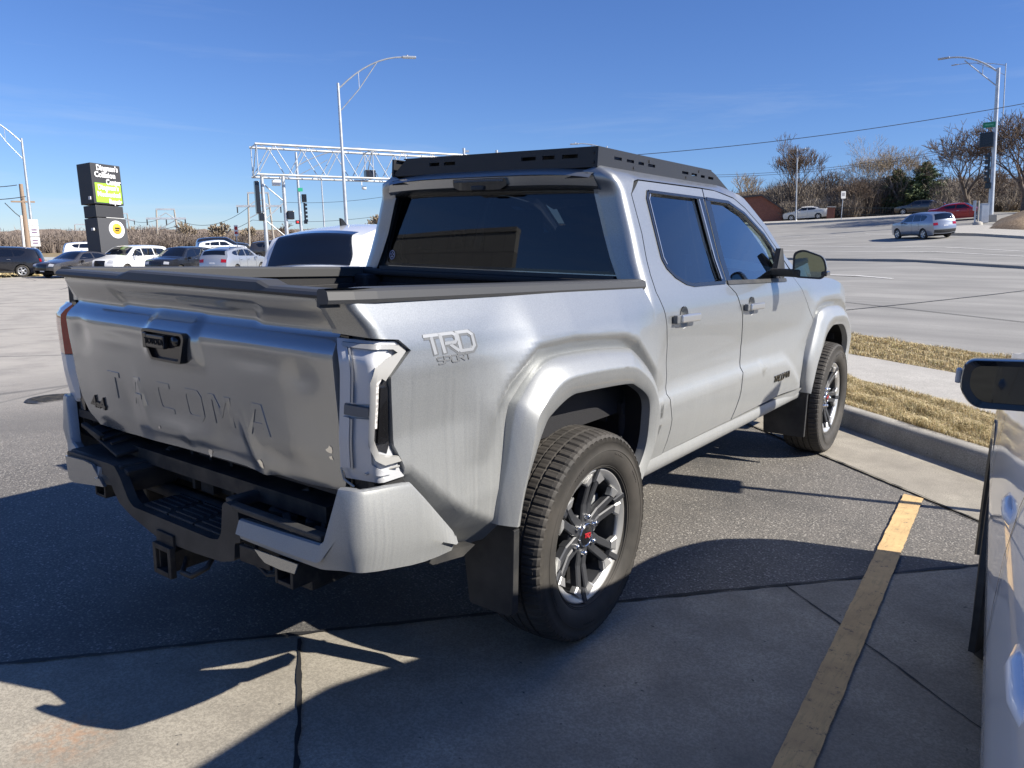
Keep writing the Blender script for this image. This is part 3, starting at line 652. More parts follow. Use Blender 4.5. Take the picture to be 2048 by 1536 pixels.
# roof skin
xs = np.linspace(-1, 1, 33); ys = [.485, .50, .53, .58, .64, .8, 1.1, 1.4, 1.6, 1.75, 1.86, 1.96, 2.04]
V = []; 
for y in ys:
    zc = np.interp(y, [.485, .50, .53, .58, .64, 1.2, 1.7, 2.04], [1.756, 1.772, 1.785, 1.796, 1.803, 1.822, 1.80, 1.70]); hw = np.interp(y, [.485, .55, 1.7, 2.04], [.585, .60, .60, .61])
    for t in xs:
        x = t*hw; z = zc-.022*abs(t)**4
        if .62 < y < 1.7: z += .006*math.cos(x*2*PI/.24)**3*(abs(x) < .42)
        V.append((x, y, z))
n = len(xs); mb = MB(); mb.add(V, [(a*n+k, a*n+k+1, (a+1)*n+k+1, (a+1)*n+k) for a in range(len(ys)-1) for k in range(n-1)], 0, True)
roof = mb.build('roof', M['silver'], truck)
mb = MB()      # rear lip of the roof over the glass
V = []; sec = [(.60, 1.688), (.545, 1.690), (.512, 1.698), (.494, 1.712), (.486, 1.752), (.50, 1.771)]
for x in np.linspace(-1, 1, 25):
    for y, z in sec: hw = np.interp(z, [1.69, 1.77], [.622, .585]); V.append((x*hw, y+.02*(x**2), z-.012*abs(x)**4))
k = 6; mb.add(V, [(i*k+j, (i+1)*k+j, (i+1)*k+j+1, i*k+j+1) for i in range(24) for j in range(5)], 0, True); lip = mb.build('roof_lip', M['silver_rear'], roof)
md = lip.modifiers.new('edge', 'EDGE_SPLIT'); md.split_angle = rad(40)
bl = MB(); bl.prism(rnd([(-.155, 1.748), (.155, 1.748), (.163, 1.715), (.125, 1.697), (-.115, 1.697), (-.150, 1.712)], .008), (0.0, .480, 0), (1, 0, 0), (0, 0, 1), (0, .04, 0)); bl = bl.build('high_brake_light', M['lens_dark'], roof)
bm_ = MB()
for x in np.arange(-.14, .145, .012): bm_.box((x, .4785, 1.738), (.008, .004, .010))
bm_.build('brake_light_diodes', M['grey_print'], bl)
MB().box((.0, .476, 1.705), (.07, .02, .022), bev=.006).build('camera_housing', M['plastic'], bl)
# shark fin shows as a pale ridge under the rack
fin = MB(); fin.prism([(.64, 1.800), (.90, 1.812), (.86, 1.835), (.70, 1.84)], (.03, 0, 0), (0, 1, 0), (0, 0, 1), (.06, 0, 0)); fin.build('roof_antenna', M['silver_rear'], roof)
# windscreen, bonnet, front end
ws = [(-.62, 2.02, 1.715), (.62, 2.02, 1.715), (.74, 2.64, 1.27), (-.74, 2.64, 1.27)]
mb = MB(); V = []; n = 12
for a in range(7):
    s_ = a/6
    for b in range(n+1):
        t = b/n*2-1; hw = .60+(.725-.60)*s_; V.append((t*hw, 2.04+.64*s_+.10*(1-t*t)*(.3+.7*s_), 1.705-.435*s_+.012*math.sin(PI*s_)))
mb.add(V, [(a*(n+1)+b, a*(n+1)+b+1, (a+1)*(n+1)+b+1, (a+1)*(n+1)+b) for a in range(6) for b in range(n)], 0, True); mb.build('windscreen', M['glass_shield'], truck)
mb = MB(); V = []; ysb = [2.62, 2.75, 3.0, 3.3, 3.6, 3.8, 3.95, 4.05, 4.10]; n = 22
for y in ysb:
    z0 = np.interp(y, [2.62, 3.08, 3.45, 3.70, 3.86, 4.05, 4.10], [1.285, 1.27, 1.235, 1.185, 1.125, 1.03, .95]); hw = X0(1.22)-.10*max(0, (y-3.55)/.6)**2-.006
    for b in range(n+1):
        t = b/n*2-1; V.append((t*hw, y+.06*(1-t*t)*(y > 3.9), z0+.035*(1-abs(t)**3)-.012*math.exp(-((abs(t)-.62)/.06)**2)))
mb.add(V, [(a*(n+1)+b, a*(n+1)+b+1, (a+1)*(n+1)+b+1, (a+1)*(n+1)+b) for a in range(len(ysb)-1) for b in range(n)], 0, True); mb.build('bonnet', M['silver'], truck)
mb = MB(); mb.box((0, 4.12, .86), (1.50, .10, .40), bev=.04); mb.build('grille', M['plastic'], truck)
mb = MB(); mb.box((0, 4.15, .60), (1.62, .22, .26), bev=.06, seg=3); 
for sd in (1, -1):
    mb.box((sd*.83, 3.99, .60), (.07, .30, .24), bev=.03)
fb = mb.build('front_bumper', M['silver'], truck)
mb = MB()
for i in range(4): mb.box((.79, 3.80, .64+.055*i), (.10, .012, .010)); mb.box((.75+.03*i, 3.802, .72), (.006, .010, .22))
mb.build('bumper_duct_grid', M['galv'], fb)
for sd in (1, -1): MB().box((sd*.60, 4.06, 1.0), (.26, .10, .10), bev=.03).build('headlight', M['lens_clear'], truck)
# underside
mb = MB()
for sd in (1, -1): mb.box((sd*.47, 1.55, .48), (.09, 5.0, .14), bev=.01)
for y in (-.85, -.2, .9, 1.9, 2.7): mb.box((0, y, .48), (.96, .07, .10), bev=.01)
mb.tube([(-.72, 0, .40), (-.15, 0, .40)], .045, 12).tube([(.15, 0, .40), (.72, 0, .40)], .045, 12); mb.lathe([(0, -.16), (.08, -.15), (.14, -.08), (.15, 0), (.14, .08), (.08, .13), (0, .14)], (0, 0, .40), 'Y', 20)
mb.tube([(0, .1, .42), (0, 2.2, .50)], .04, 10); mb.tube([(-.70, 3.35, .40), (.70, 3.35, .40)], .035, 10)
for sd in (1, -1): mb.tube([(sd*.54, -.62, .58), (sd*.54, -.2, .43), (sd*.54, .3, .43), (sd*.54, .68, .50)], .022, 6); mb.tube([(sd*.60, .02, .42), (sd*.56, -.12, .80)], .03, 10)
mb.box((-.25, 1.4, .44), (.5, .8, .14), bev=.04); mb.box((0, 2.95, .42), (.8, .5, .05), bev=.01); mb.box((0, 1.5, .60), (1.50, 2.4, .06)); mb.box((0, -.3, .70), (1.3, 1.4, .05))
mb.box((0, 3.3, .75), (1.0, 1.3, .5), bev=.05)
mb.build('chassis', M['steel_dark'], truck)
ex = MB(); ex.tube([(.30, 1.6, .38), (.40, .9, .40), (.52, .55, .40), (.56, .2, .62)], .03, 12).lathe([(0, -.28), (.07, -.27), (.10, -.24), (.10, .24), (.07, .27), (0, .28)], (.36, 1.85, .36), 'Y', 20)
ex.tube([(.55, 1.15, .43), (.62, 1.75, .41), (.60, 2.35, .43)], .035, 10)
ex.build('exhaust', M['galv'], truck)

# ---- cabin
cb = MB(); cb.box((0, 1.5, .74), (1.46, 2.1, .04)); cb.box((0, .62, 1.0), (1.40, .04, .55))
cb.box((0, 2.42, 1.15), (1.40, .36, .20), bev=.06, seg=3); cb.box((-.38, 2.25, 1.25), (.34, .16, .10), bev=.04)
for sd in (1, -1): cb.box((sd*.80, 1.5, .95), (.03, 2.1, .60), bev=.01); cb.box((sd*.65, 1.43, 1.5), (.03, .09, .42), rot=(0, -sd*rad(15), 0), bev=.01)
cb.box((0, 1.25, 1.745), (1.14, 1.5, .02)); cb.box((0, 2.05, 1.58), (.22, .03, .07), bev=.015)
cabin = cb.build('cabin_interior', M['seat'], truck)
for x, y in ((-.37, 1.75), (.37, 1.75)):
    s_ = MB(); s_.box((x, y, .98), (.50, .50, .16), bev=.06, seg=3).box((x, y-.30, 1.24), (.48, .15, .56), rot=(rad(14), 0, 0), bev=.06, seg=3).box((x, y-.40, 1.56), (.26, .10, .17), rot=(rad(8), 0, 0), bev=.04, seg=3)
    for k in (-.06, .06): s_.tube([(x+k, y-.37, 1.45), (x+k, y-.39, 1.54)], .007, 6)
    s_.build('seat', M['seat'], truck)
s_ = MB(); s_.box((0, .98, .98), (1.30, .48, .16), bev=.06, seg=3).box((0, .74, 1.20), (1.30, .13, .46), rot=(rad(8), 0, 0), bev=.05, seg=3)
for x in (-.42, 0, .42): s_.box((x, .70, 1.475), (.24, .09, .14), bev=.035, seg=3)
s_.build('seat', M['seat'], truck)
sw = MB(); 
for k in range(24):
    pass
sw.lathe([(.175+.014*math.cos(t), .014*math.sin(t)) for t in np.linspace(0, 2*PI, 9)[:-1]], (0, 0, 0), 'Y', 32, closed=True); sw.box((0, .0, 0), (.30, .02, .05), bev=.008); sw.box((0, 0, -.06), (.05, .02, .16), bev=.008)
sw = sw.build('steering_wheel', M['seat'], truck); sw.location = (-.38, 2.08, 1.20); sw.rotation_euler = (rad(-24), 0, 0)

# ---- wheels
def make_wheel():
    R_, W2 = .400, .1325
    wl = empty('wheel', (0, 0, 0), parent=truck)
    # tyre: x = outboard. tread blocks come from stepping the radius round the wheel
    SEG = 360; mb = MB()
    prof = [(.252, .090), (.262, .112), (.285, .128), (.312, .1345), (.335, .135), (.358, .130), (.3585, .1315), (.374, .1245), (.3745, .1262), (.385, .119), (.392, .108)]
    ribs = [(.108, .064), (.056, .022), (.016, -.018), (-.022, -.056), (-.064, -.108)]
    side_i = [(r_, -x) for r_, x in prof[::-1]]
    rows = [(r_, x, 0, 0) for r_, x in prof[:-1]]
    for q, (a, b) in enumerate(ribs):
        cr = lambda x: .400-.010*(abs(x)/.108)**2.2
        rows += [(cr(a)-.009 if q else cr(a)-.001, a, 0, 0), (cr(a), a-.001*np.sign(a-b), 1, q), (cr((a+b)/2), (a+b)/2, 1, q), (cr(b), b+.001, 1, q), (cr(b)-.009 if q < 4 else cr(b)-.001, b, 0, 0)]
    rows += [(r_, x, 0, 0) for r_, x in side_i[1:]]
    V = []; m_ = len(rows)
    for k in range(SEG):
        for (r_, x, tr, q) in rows:
            rr = r_; sh = 0
            if tr:
                per = 5 if q in (0, 4) else 6; ph = (k+q*2) % per
                if ph == 0: rr = r_-(.0055 if q in (0, 4) else .003)
                elif ph == per//2: rr = r_-.0010
            elif .37 < r_ < .393 and abs(x) > .10 and (k % 5) == 0: rr = r_-.004
            elif .37 < r_ < .38 and abs(x) > .12 and (k % 5) in (2, 3): rr = r_+.0012
            t = 2*PI*k/SEG; V.append((x, rr*math.cos(t), rr*math.sin(t)))
    F = []; Mi = []
    for k in range(SEG):
        for j in range(m_-1): F.append((k*m_+j, ((k+1) % SEG)*m_+j, ((k+1) % SEG)*m_+j+1, k*m_+j+1)); Mi.append(1 if (rows[j][0] > .37 and rows[j+1][0] > .37) else 0)
    mb.add(V, F); mb.mi = Mi; mb.sm = [q == 0 for q in Mi]
    ty = mb.build('tyre', [M['rubber'], M['tread']], wl)
    # raised sidewall marks
    sm_ = MB()
    for rr, wd in ((.262, .0016), (.268, .0012), (.330, .0014)): 
        x = np.interp(rr, [.252, .262, .285, .312, .335, .358], [.090, .112, .128, .1345, .135, .130]); sm_.lathe([(rr-wd, x+.0005), (rr, x+.0025), (rr+wd, x+.0008)], (0, 0, 0), 'X', 120)
    # a ring of small unreadable embossing: short bars
    random.seed(2)
    for base in (35, 68, 120, 200, 262, 310):
        for i in range(random.randint(5, 9)):
            t = rad(base+i*2.6); rr = .318; x = .1350
            sm_.box((x, 0, 0), (.0022, .006, .010), M=Matrix.Rotation(t, 4, 'X') @ Matrix.Translation((0, rr, 0)))
    sm_.build('sidewall_marks', M['rubber'], ty)
    # rim
    rm = MB()
    rm.lathe([(.223, .060), (.2235, .086), (.226, .092), (.240, .096), (.2465, .1015), (.2525, .1025), (.2545, .096), (.2545, .088)], (0, 0, 0), 'X', 96, 0)
    rm.lathe([(.217, .080), (.215, .04), (.213, .0), (.210, -.10)], (0, 0, 0), 'X', 96, 1)
    rm.lathe([(0, .0), (.205, .0), (.212, -.002)], (0, 0, 0), 'X', 48, 2)
    def bar(r0, r1, a0, a1, w0, w1, x0, x1, mi, th=.02):
        # a spoke arm from polar (r0,a0) to (r1,a1)
        p0 = Vector((x0, r0*math.cos(a0), r0*math.sin(a0))); p1 = Vector((x1, r1*math.cos(a1), r1*math.sin(a1))); d = (p1-p0).normalized(); s_ = Vector((1, 0, 0)).cross(d).normalized()
        vs = []
        for p, w_ in ((p0, w0), (p1, w1)):
            for a_, b_ in ((-.5, 0), (-.36, .005), (.36, .005), (.5, 0), (.42, -th), (-.42, -th)): vs.append(p+s_*a_*w_+Vector((b_, 0, 0)))
        rm.add(vs, [(i, (i+1) % 6, 6+(i+1) % 6, 6+i) for i in range(6)]+[tuple(range(6)), tuple(range(11, 5, -1))], mi)
    for k in range(6):
        a = PI/2+k*PI/3
        for s_ in (-1, 1):
            bar(.045, .120, a+s_*rad(18), a+s_*rad(9.5), .040, .032, .068, .066, 1, .03)
            bar(.118, .205, a+s_*rad(9.3), a+s_*rad(7.8), .032, .031, .0662, .086, 1, .026)
            bar(.200, .226, a+s_*rad(8.8), a+s_*rad(12), .034, .062, .0872, .0935, 0, .022)
        bar(.09, .205, a, a, .014, .018, .050, .066, 2, .012); bar(.203, .2535, a, a, .024, .026, .0885, .1035, 1, .012)
    rm.lathe([(.0, .050), (.052, .052), (.082, .062), (.086, .050), (.086, .0)], (0, 0, 0), 'X', 48, 1)
    rim = rm.build('rim', [M['machined'], M['spoke'], M['dark']], wl)
    for k in range(6):
        a = PI/2+k*PI/3; MB().lathe([(0, .090), (.007, .089), (.0105, .084), (.011, .070), (.014, .066), (.014, .060)], (0, .069*math.cos(a), .069*math.sin(a)), 'X', 12).build('lug_nut', M['chrome'], rim)
    cc = MB(); cc.lathe([(0, .086), (.036, .085), (.040, .082), (.040, .062)], (0, 0, 0), 'X', 40, 1).lathe([(.040, .060), (.041, .084), (.044, .085), (.0455, .080), (.0455, .060)], (0, 0, 0), 'X', 40, 0)
    cap = cc.build('centre_cap', [M['chrome'], M['badge']], rim)
    word('TRD', .015, .0036, lambda a, b, h: (.0868+h, -.024+a*1.05, -.008+b), .0012, 'cap_lettering', M['red'], cap, gap=.12, slant=.15, wide=.95)
    bd = MB(); bd.lathe([(.06, .012), (.155, .012), (.158, .010), (.158, -.012), (.155, -.014), (.06, -.014)], (-.012, 0, 0), 'X', 60); bd.box((-.012, .12, .05), (.09, .09, .16), bev=.02); bd.build('brake_disc', M['galv'], wl)
    hb = MB(); hb.lathe([(0, -.12), (.09, -.12), (.10, -.02), (.06, .02)], (0, 0, 0), 'X', 24); hb.build('hub', M['steel_dark'], wl)
    return wl
def copy_tree(o, parent=None):
    c_ = o.copy(); col.objects.link(c_); c_.parent = parent if parent else o.parent
    for ch in list(o.children): copy_tree(ch, c_)
    return c_
w0 = make_wheel()
XW = .934-.10
spots = [(1, 0, -7), (1, 3.35, 22), (-1, 0, 5), (-1, 3.35, 20)]
for i, (sd, y, a) in enumerate(spots):
    q = w0 if i == 0 else copy_tree(w0)
    q.location = (sd*XW, y, .398)
    q.rotation_euler = (rad(a), 0, 0) if sd > 0 else (rad(a), 0, PI)

# ---- badges on the right side
f_ = S(0, 1)
def sp(y, z, h=0): p = f_(np.array([[y, z]]))[0]; return (p[0]+h, p[1], p[2])
bsr = [o for o in truck.children if o.name.startswith('bed_side')][0]
fdr = [o for o in truck.children if o.name.startswith('front_door')][0]
f_ = S(0, 1, YC)
def trd(w_, dy, dz, h, name, mt):
    return word('TRD', .053, w_, lambda a, b, hh: sp(-.822+dy+a*1.43, 1.160+dz+b-.01*a, hh+h-.001), .0008, name, mt, bsr, gap=.10, slant=-.16, wide=.98)
trd(.0165, .003, -.0035, .0010, 'decal_lettering_shadow', M['grey_print']); trd(.0088, 0, 0, .0022, 'decal_lettering', M['decal'])
word('SPORT', .018, .0042, lambda a, b, hh: sp(-.782+a*1.32, 1.132+b-.01*a, hh), .0018, 'decal_lettering_small', M['grey_print'], bsr, gap=.22, slant=-.2, wide=1.25)
f_ = S(0, 1)
word('TACOMA', .036, .0085, lambda a, b, hh: sp(2.165+a*1.1, .668+b, hh), .006, 'door_badge', M['badge'], fdr, gap=.2, wide=1.15)
# ---- taillights
def lamp(sd, broken):
    YQ = YC if sd > 0 else YCL; f = lambda off: S(off, sd, YQ, .2, .012, False)
    if sd < 0: dl = .018
    par = truck
    bez = [(-.905, .835), (-.928, .878), (-.955, .933), (-.968, 1.06), (-.971, 1.122), (-.892, 1.181), (-.928, 1.207), (-.99, 1.212), (-1.112, 1.214), (-1.118, 1.19), (-1.116, .85), (-1.105, .835)]
    O_ = (sd, -1, 0)
    if not broken:
        bez = [(a+dl, b) for a, b in bez]; tl = panel('taillight', [(-1.11+dl, 1.02)]+[(-.962+dl, 1.02), (-.968+dl, 1.06)]+[q_ for q_ in bez if q_[1] > 1.07], f(.004), M['lens_red'], par, .02, out=O_, rim=(-sd*.03, .03, 0)); panel('reversing_lens', [q_ for q_ in bez if q_[1] < 1.01][:3]+[(-.961+dl, 1.017), (-1.108+dl, 1.017)]+[q_ for q_ in bez if q_[1] < 1.01][3:], f(.003), M['lens_clear'], tl, .02, out=O_, rim=(-sd*.03, .03, 0))
        return tl
    base = panel('taillight', bez, f(-.014), M['lens_clear'], par, .02, out=O_, rim=(-sd*.02, .03, 0))
    def pc(name, ol, off, m_, rim=.012): return panel(name, ol, f(off), m_, base, .014, out=O_, rim=(-sd*rim, rim, 0))
    # two silver reflector chambers, each with a folded middle
    for z0, z1, nm in ((1.052, 1.205, 0), (.868, 1.018, 1)):
        pc('lamp_reflector', rnd([(-1.114, z0+.004), (-1.094, z0), (-1.094, z1-.006), (-1.114, z1-.004)], .004), -.004, M['lens_clear'], .02)
        pc('lamp_reflector', rnd([(-1.090, z0-.004), (-1.090, z1-.008), (-.95 if nm == 0 else -1.020, z1-(.010 if nm == 0 else .004)), (-1.0, z1-.04) if nm == 0 else (-1.022, z1-.02), (-1.022, z0+.02), (-1.015, z0+.004) if nm == 0 else (-.955, z0-.014)], .004), -.008, M['lens_clear'], .02)
        pc('lamp_fold', [(-1.094, z0), (-1.088, z0), (-1.088, z1-.008), (-1.094, z1-.006)], -.001, M['lens_frame'], .004)
    pc('lamp_bar', rnd([(-1.118, 1.022), (-1.042, 1.019), (-1.042, 1.045), (-1.118, 1.048)], .003), .002, M['grey_print'], .02)
    pc('lamp_frame', [(-1.110, 1.207), (-.99, 1.205), (-.930, 1.198), (-.905, 1.180), (-.975, 1.123), (-.985, 1.112), (-.998, 1.120), (-1.030, 1.105), (-1.016, 1.150), (-.975, 1.168), (-.935, 1.180), (-.95, 1.190), (-1.0, 1.195), (-1.112, 1.197)], .0, M['lens_frame'])
    pc('lamp_frame', [(-1.040, 1.112), (-1.022, 1.150), (-1.012, 1.148), (-1.020, 1.110), (-1.021, .955), (-1.005, .918), (-.975, .905), (-.935, .900), (-.925, .885), (-.985, .886), (-1.018, .905), (-1.040, .945)], .002, M['lens_frame'])
    sp_ = mat('speckled_lens', (.52, .50, .48), .35); g = N(sp_); g.l(g.ramp(g.noise(g.coord(), 130, 2, .8), [(.4, (.32, .31, .30)), (.62, (.75, .72, .70))]), g.b.inputs['Base Color'])
    pc('lamp_reflector_strip', [(-1.018, 1.110), (-1.010, 1.146), (-.968, 1.162), (-.925, 1.174), (-.968, 1.128), (-.995, 1.124), (-1.008, 1.105), (-1.010, .99), (-1.019, .99)], -.001, sp_)
    pc('lamp_pocket_rim', [(-1.006, 1.106), (-.996, 1.122), (-.972, 1.118), (-.966, 1.06), (-.954, .935), (-.965, .912), (-1.000, .928), (-1.010, .955)], -.012, M['lens_dark'])
    pc('lamp_pocket', [(-.998, 1.095), (-.972, 1.095), (-.962, .945), (-1.000, .945)], -.006, M['black_gloss'], .02)
    # torn lower edge
    mb = MB(); fl = f(-.002)
    for u0, z0, u1, z1 in ((-1.125, .868, -1.118, .835), (-1.118, .835, -1.085, .818), (-1.05, .860, -.93, .872)):
        a, b = fl(np.array([[u0, z0], [u1, z1]])); mb.tube([a, b], .0035, 5)
    mb.build('lamp_shard', M['lens_frame'], base)
lamp(1, True); lamp(-1, False)
# black plastic under the lamps
for sd in (1, -1):
    YQ = YC if sd > 0 else YCL; dl = 0 if sd > 0 else .018
    panel('lamp_base_trim', [(a+dl, b) for a, b in [(-1.10, .76), (-1.10, .845), (-.905, .852), (-.888, .80), (-.90, .74), (-1.04, .74)]], S(-.025, sd, YQ, .2, .012, False), M['plastic'], truck, .03, out=(sd, -1, 0), rim=(-sd*.03, .05, 0))
    panel('lamp_surround', [(a+dl, b) for a, b in [(-1.15, .82), (-1.15, 1.226), (-.99, 1.219), (-.926, 1.211), (-.892, 1.182), (-.968, 1.121), (-.963, 1.06), (-.949, .933), (-.92, .878), (-.89, .80), (-1.0, .79)]], S(-.036, sd, YQ, .2, .012, False), M['black_gloss'], truck, .03, out=(sd, -1, 0))
    # gap filler beside the gate
    MB().box((sd*.746, -.985, 1.01), (.035, .035, .42)).build('gate_jamb', M['black_gloss'], truck)

# ---- rear bumper, pushed in, its step pads gone
rb = empty('rear_bumper', parent=truck)
def corner(sd):
    # painted corner: section swept from the inner end to the wheel side
    path = [(.405, -1.120, .668, .595), (.60, -1.124, .676, .597), (.765, -1.126, .684, .602), (.783, -1.126, .70, .605), (.842, -1.124, .853, .618), (.880, -1.118, .855, .622), (.897, -1.110, .854, .622), (.909, -1.092, .852, .620), (.916, -1.05, .849, .612), (.920, -1.0, .845, .603), (.921, -.935, .837, .590), (.921, -.88, .78, .582), (.919, -.82, .715, .577), (.915, -.76, .652, .574), (.908, -.745, .640, .578)]
    if sd < 0: path = [(x-.02*(x > .8), y+.095*min(1, max(0, (x-.50)/.33)), a, b) for x, y, a, b in path]
    V = []; k = 8; pn = [(Vector(path[min(i+1, len(path)-1)][:2])-Vector(path[max(i-1, 0)][:2])).normalized() for i in range(len(path))]
    for (x, y, zt, zb), d in zip(path, pn):
        nx, ny = d.y, -d.x
        for z, o_ in ((zt-.006, -.035), (zt-.001, -.012), (zt-.004, -.004), (zt-.014, 0), (zb+.42*(zt-zb), .010), (zb+.05, .003), (zb+.012, -.006), (zb, -.035)): V.append((sd*(x+nx*o_), y+ny*o_, z))
    mb = MB(); mb.add(V, [(i*k+j, (i+1)*k+j, (i+1)*k+j+1, i*k+j+1) for i in range(len(path)-1) for j in range(k-1)], 0, True); mb.add([V[j] for j in range(k)], [tuple(range(k))]); mb.add(V[-k:], [tuple(range(k))])
    o = mb.build('bumper_corner', M['silver'], rb); s_ = o.modifiers.new('edge', 'EDGE_SPLIT'); s_.split_angle = rad(32); return o
corner(1); corner(-1)
mb = MB()
# main black moulding: left tower, right tower, low step between them
def bar_(poly, y0, y1, bev=0): mb.prism(poly, (0, y0, 0), (1, 0, 0), (0, 0, 1), (0, y1-y0, 0))
front = [(-.66, .682), (-.35, .690), (-.315, .688), (-.285, .66), (-.235, .585), (-.205, .566), (.25, .566), (.288, .574), (.305, .60), (.318, .690), (.332, .702), (.395, .690), (.40, .59), (.372, .585), (.365, .525), (.30, .505), (.15, .495), (-.05, .490), (-.10, .500), (-.225, .530), (-.30, .56), (-.335, .60), (-.36, .64), (-.66, .655)]
bar_(rnd(front, .01, 3), -1.112, -1.08)
mb.box((-.48, -1.0, .672), (.36, .20, .03), bev=.008); mb.box((.325, -1.0, .690), (.035, .19, .035), bev=.008); mb.box((.56, -1.098, .692), (.40, .03, .018), bev=.006)
mb.box((.765, -1.0, .692), (.03, .16, .03), bev=.006); mb.box((.56, -.91, .70), (.44, .03, .04), bev=.006)
mb.box((-.305, -.99, .63), (.03, .20, .10), rot=(0, rad(24), 0), bev=.008); mb.box((.305, -.99, .62), (.03, .20, .12), rot=(0, rad(-8), 0), bev=.008)
mb.box((.045, -.985, .555), (.52, .20, .022), bev=.004)
mb.build('step_moulding', M['plastic'], rb)
mb = MB()
for x0, x1 in ((-.185, -.045), (-.035, .105), (.115, .255)):
    mb.box(((x0+x1)/2, -1.0, .570), (x1-x0, .17, .010), bev=.004)
    for y in (-1.06, -1.035, -1.01, -.985, -.96, -.935): mb.box(((x0+x1)/2, y, .5775), (x1-x0-.02, .009, .006), bev=.002)
mb.build('step_pad', M['plastic'], rb)
mb = MB()   # exposed steel behind
mb.prism([(-.62, .60), (.70, .60), (.70, .79), (-.62, .79)], (0, -.90, 0), (1, 0, 0), (0, 0, 1), (0, .02, 0))
for x in (-.13, -.02, .10): mb.box((x, -.918, .68), (.016, .03, .16), bev=.003)
mb.box((-.07, -.915, .665), (.07, .01, .14)); mb.lathe([(0, -.03), (.035, -.028), (.038, .02)], (-.245, -.915, .70), 'Y', 18); mb.lathe([(.03, -.04), (.022, -.045), (0, -.045)], (-.245, -.915, .70), 'Y', 18)
mb.box((-.50, -.98, .60), (.28, .16, .05), bev=.01); mb.box((.56, -.98, .63), (.40, .18, .03), bev=.006)
for x, y, a in ((.45, -.99, 20), (.52, -1.03, -30), (.6, -.97, 50), (.68, -1.02, 10), (.64, -.95, 80)): mb.box((x, y, .658), (.10, .022, .02), rot=(.2, .1, rad(a)), bev=.004)
mb.box((.44, -.945, .70), (.13, .03, .03), rot=(0, rad(-18), rad(20)), bev=.006)
mb.box((-.50, -1.0, .735), (.28, .12, .012), rot=(rad(8), rad(10), rad(-6)), bev=.004); mb.box((-.58, -1.05, .758), (.14, .02, .016), rot=(0, rad(12), 0), bev=.004)
for x in (-.56, -.50, -.44): mb.box((x, -1.0, .748-.1*(x+.5)), (.012, .11, .008), rot=(rad(8), rad(10), 0))
mb.build('bumper_beam', M['steel_dark'], rb)
mb = MB()   # hitch receiver with its plate, safety loop, brackets
def frame_(cx, cz, w_, h_, t, y, d):
    mb.box((cx-w_/2+t/2, y, cz), (t, d, h_), bev=.003); mb.box((cx+w_/2-t/2, y, cz), (t, d, h_), bev=.003); mb.box((cx, y, cz-h_/2+t/2), (w_-2*t, d*.98, t), bev=.002); mb.box((cx, y, cz+h_/2-t/2), (w_-2*t, d*.98, t), bev=.002)
frame_(-.004, .435, .105, .105, .018, -1.125, .02); frame_(-.004, .430, .066, .070, .006, -1.0, .25)
mb.box((-.004, -1.115, .50), (.10, .012, .05), bev=.003); mb.tube([(.05, -1.08, .44), (.09, -1.12, .415), (.16, -1.13, .425), (.20, -1.10, .455), (.17, -1.05, .48), (.07, -1.04, .475)], .009, 8)
mb.tube([(-.62, -.93, .56), (.66, -.93, .56)], .026, 12)
frame_(.60, .553, .080, .075, .012, -1.07, .09); frame_(-.50, .56, .075, .06, .010, -1.03, .10)
mb.prism([(-.33, .60), (-.30, .57), (-.22, .50), (-.335, .515)], (0, -1.07, 0), (1, 0, 0), (0, 0, 1), (0, .05, 0))
mb.tube([(.42, -1.07, .585), (.45, -1.10, .54), (.52, -1.11, .525), (.56, -1.08, .53)], .006, 6)
mb.box((.47, -1.11, .565), (.13, .012, .05), rot=(0, 0, rad(4)), bev=.004)
mb.build('tow_hitch', M['steel_dark'], rb)
pe = MB(); pe.prism([(-.645, .668), (-.50, .676), (-.445, .672), (-.372, .605), (-.60, .575), (-.632, .585)], (0, -1.126, 0), (1, 0, 0), (0, 0, 1), (0, .012, 0)); pe.build('bumper_insert', M['silver_rear'], rb)
pe = MB(); pe.prism([(.49, .60), (.68, .606), (.665, .575), (.60, .570), (.535, .572), (.51, .585)], (0, -1.128, 0), (1, 0, 0), (0, 0, 1), (0, .004, 0)); pe.build('torn_insert', M['silver_rear'], rb)

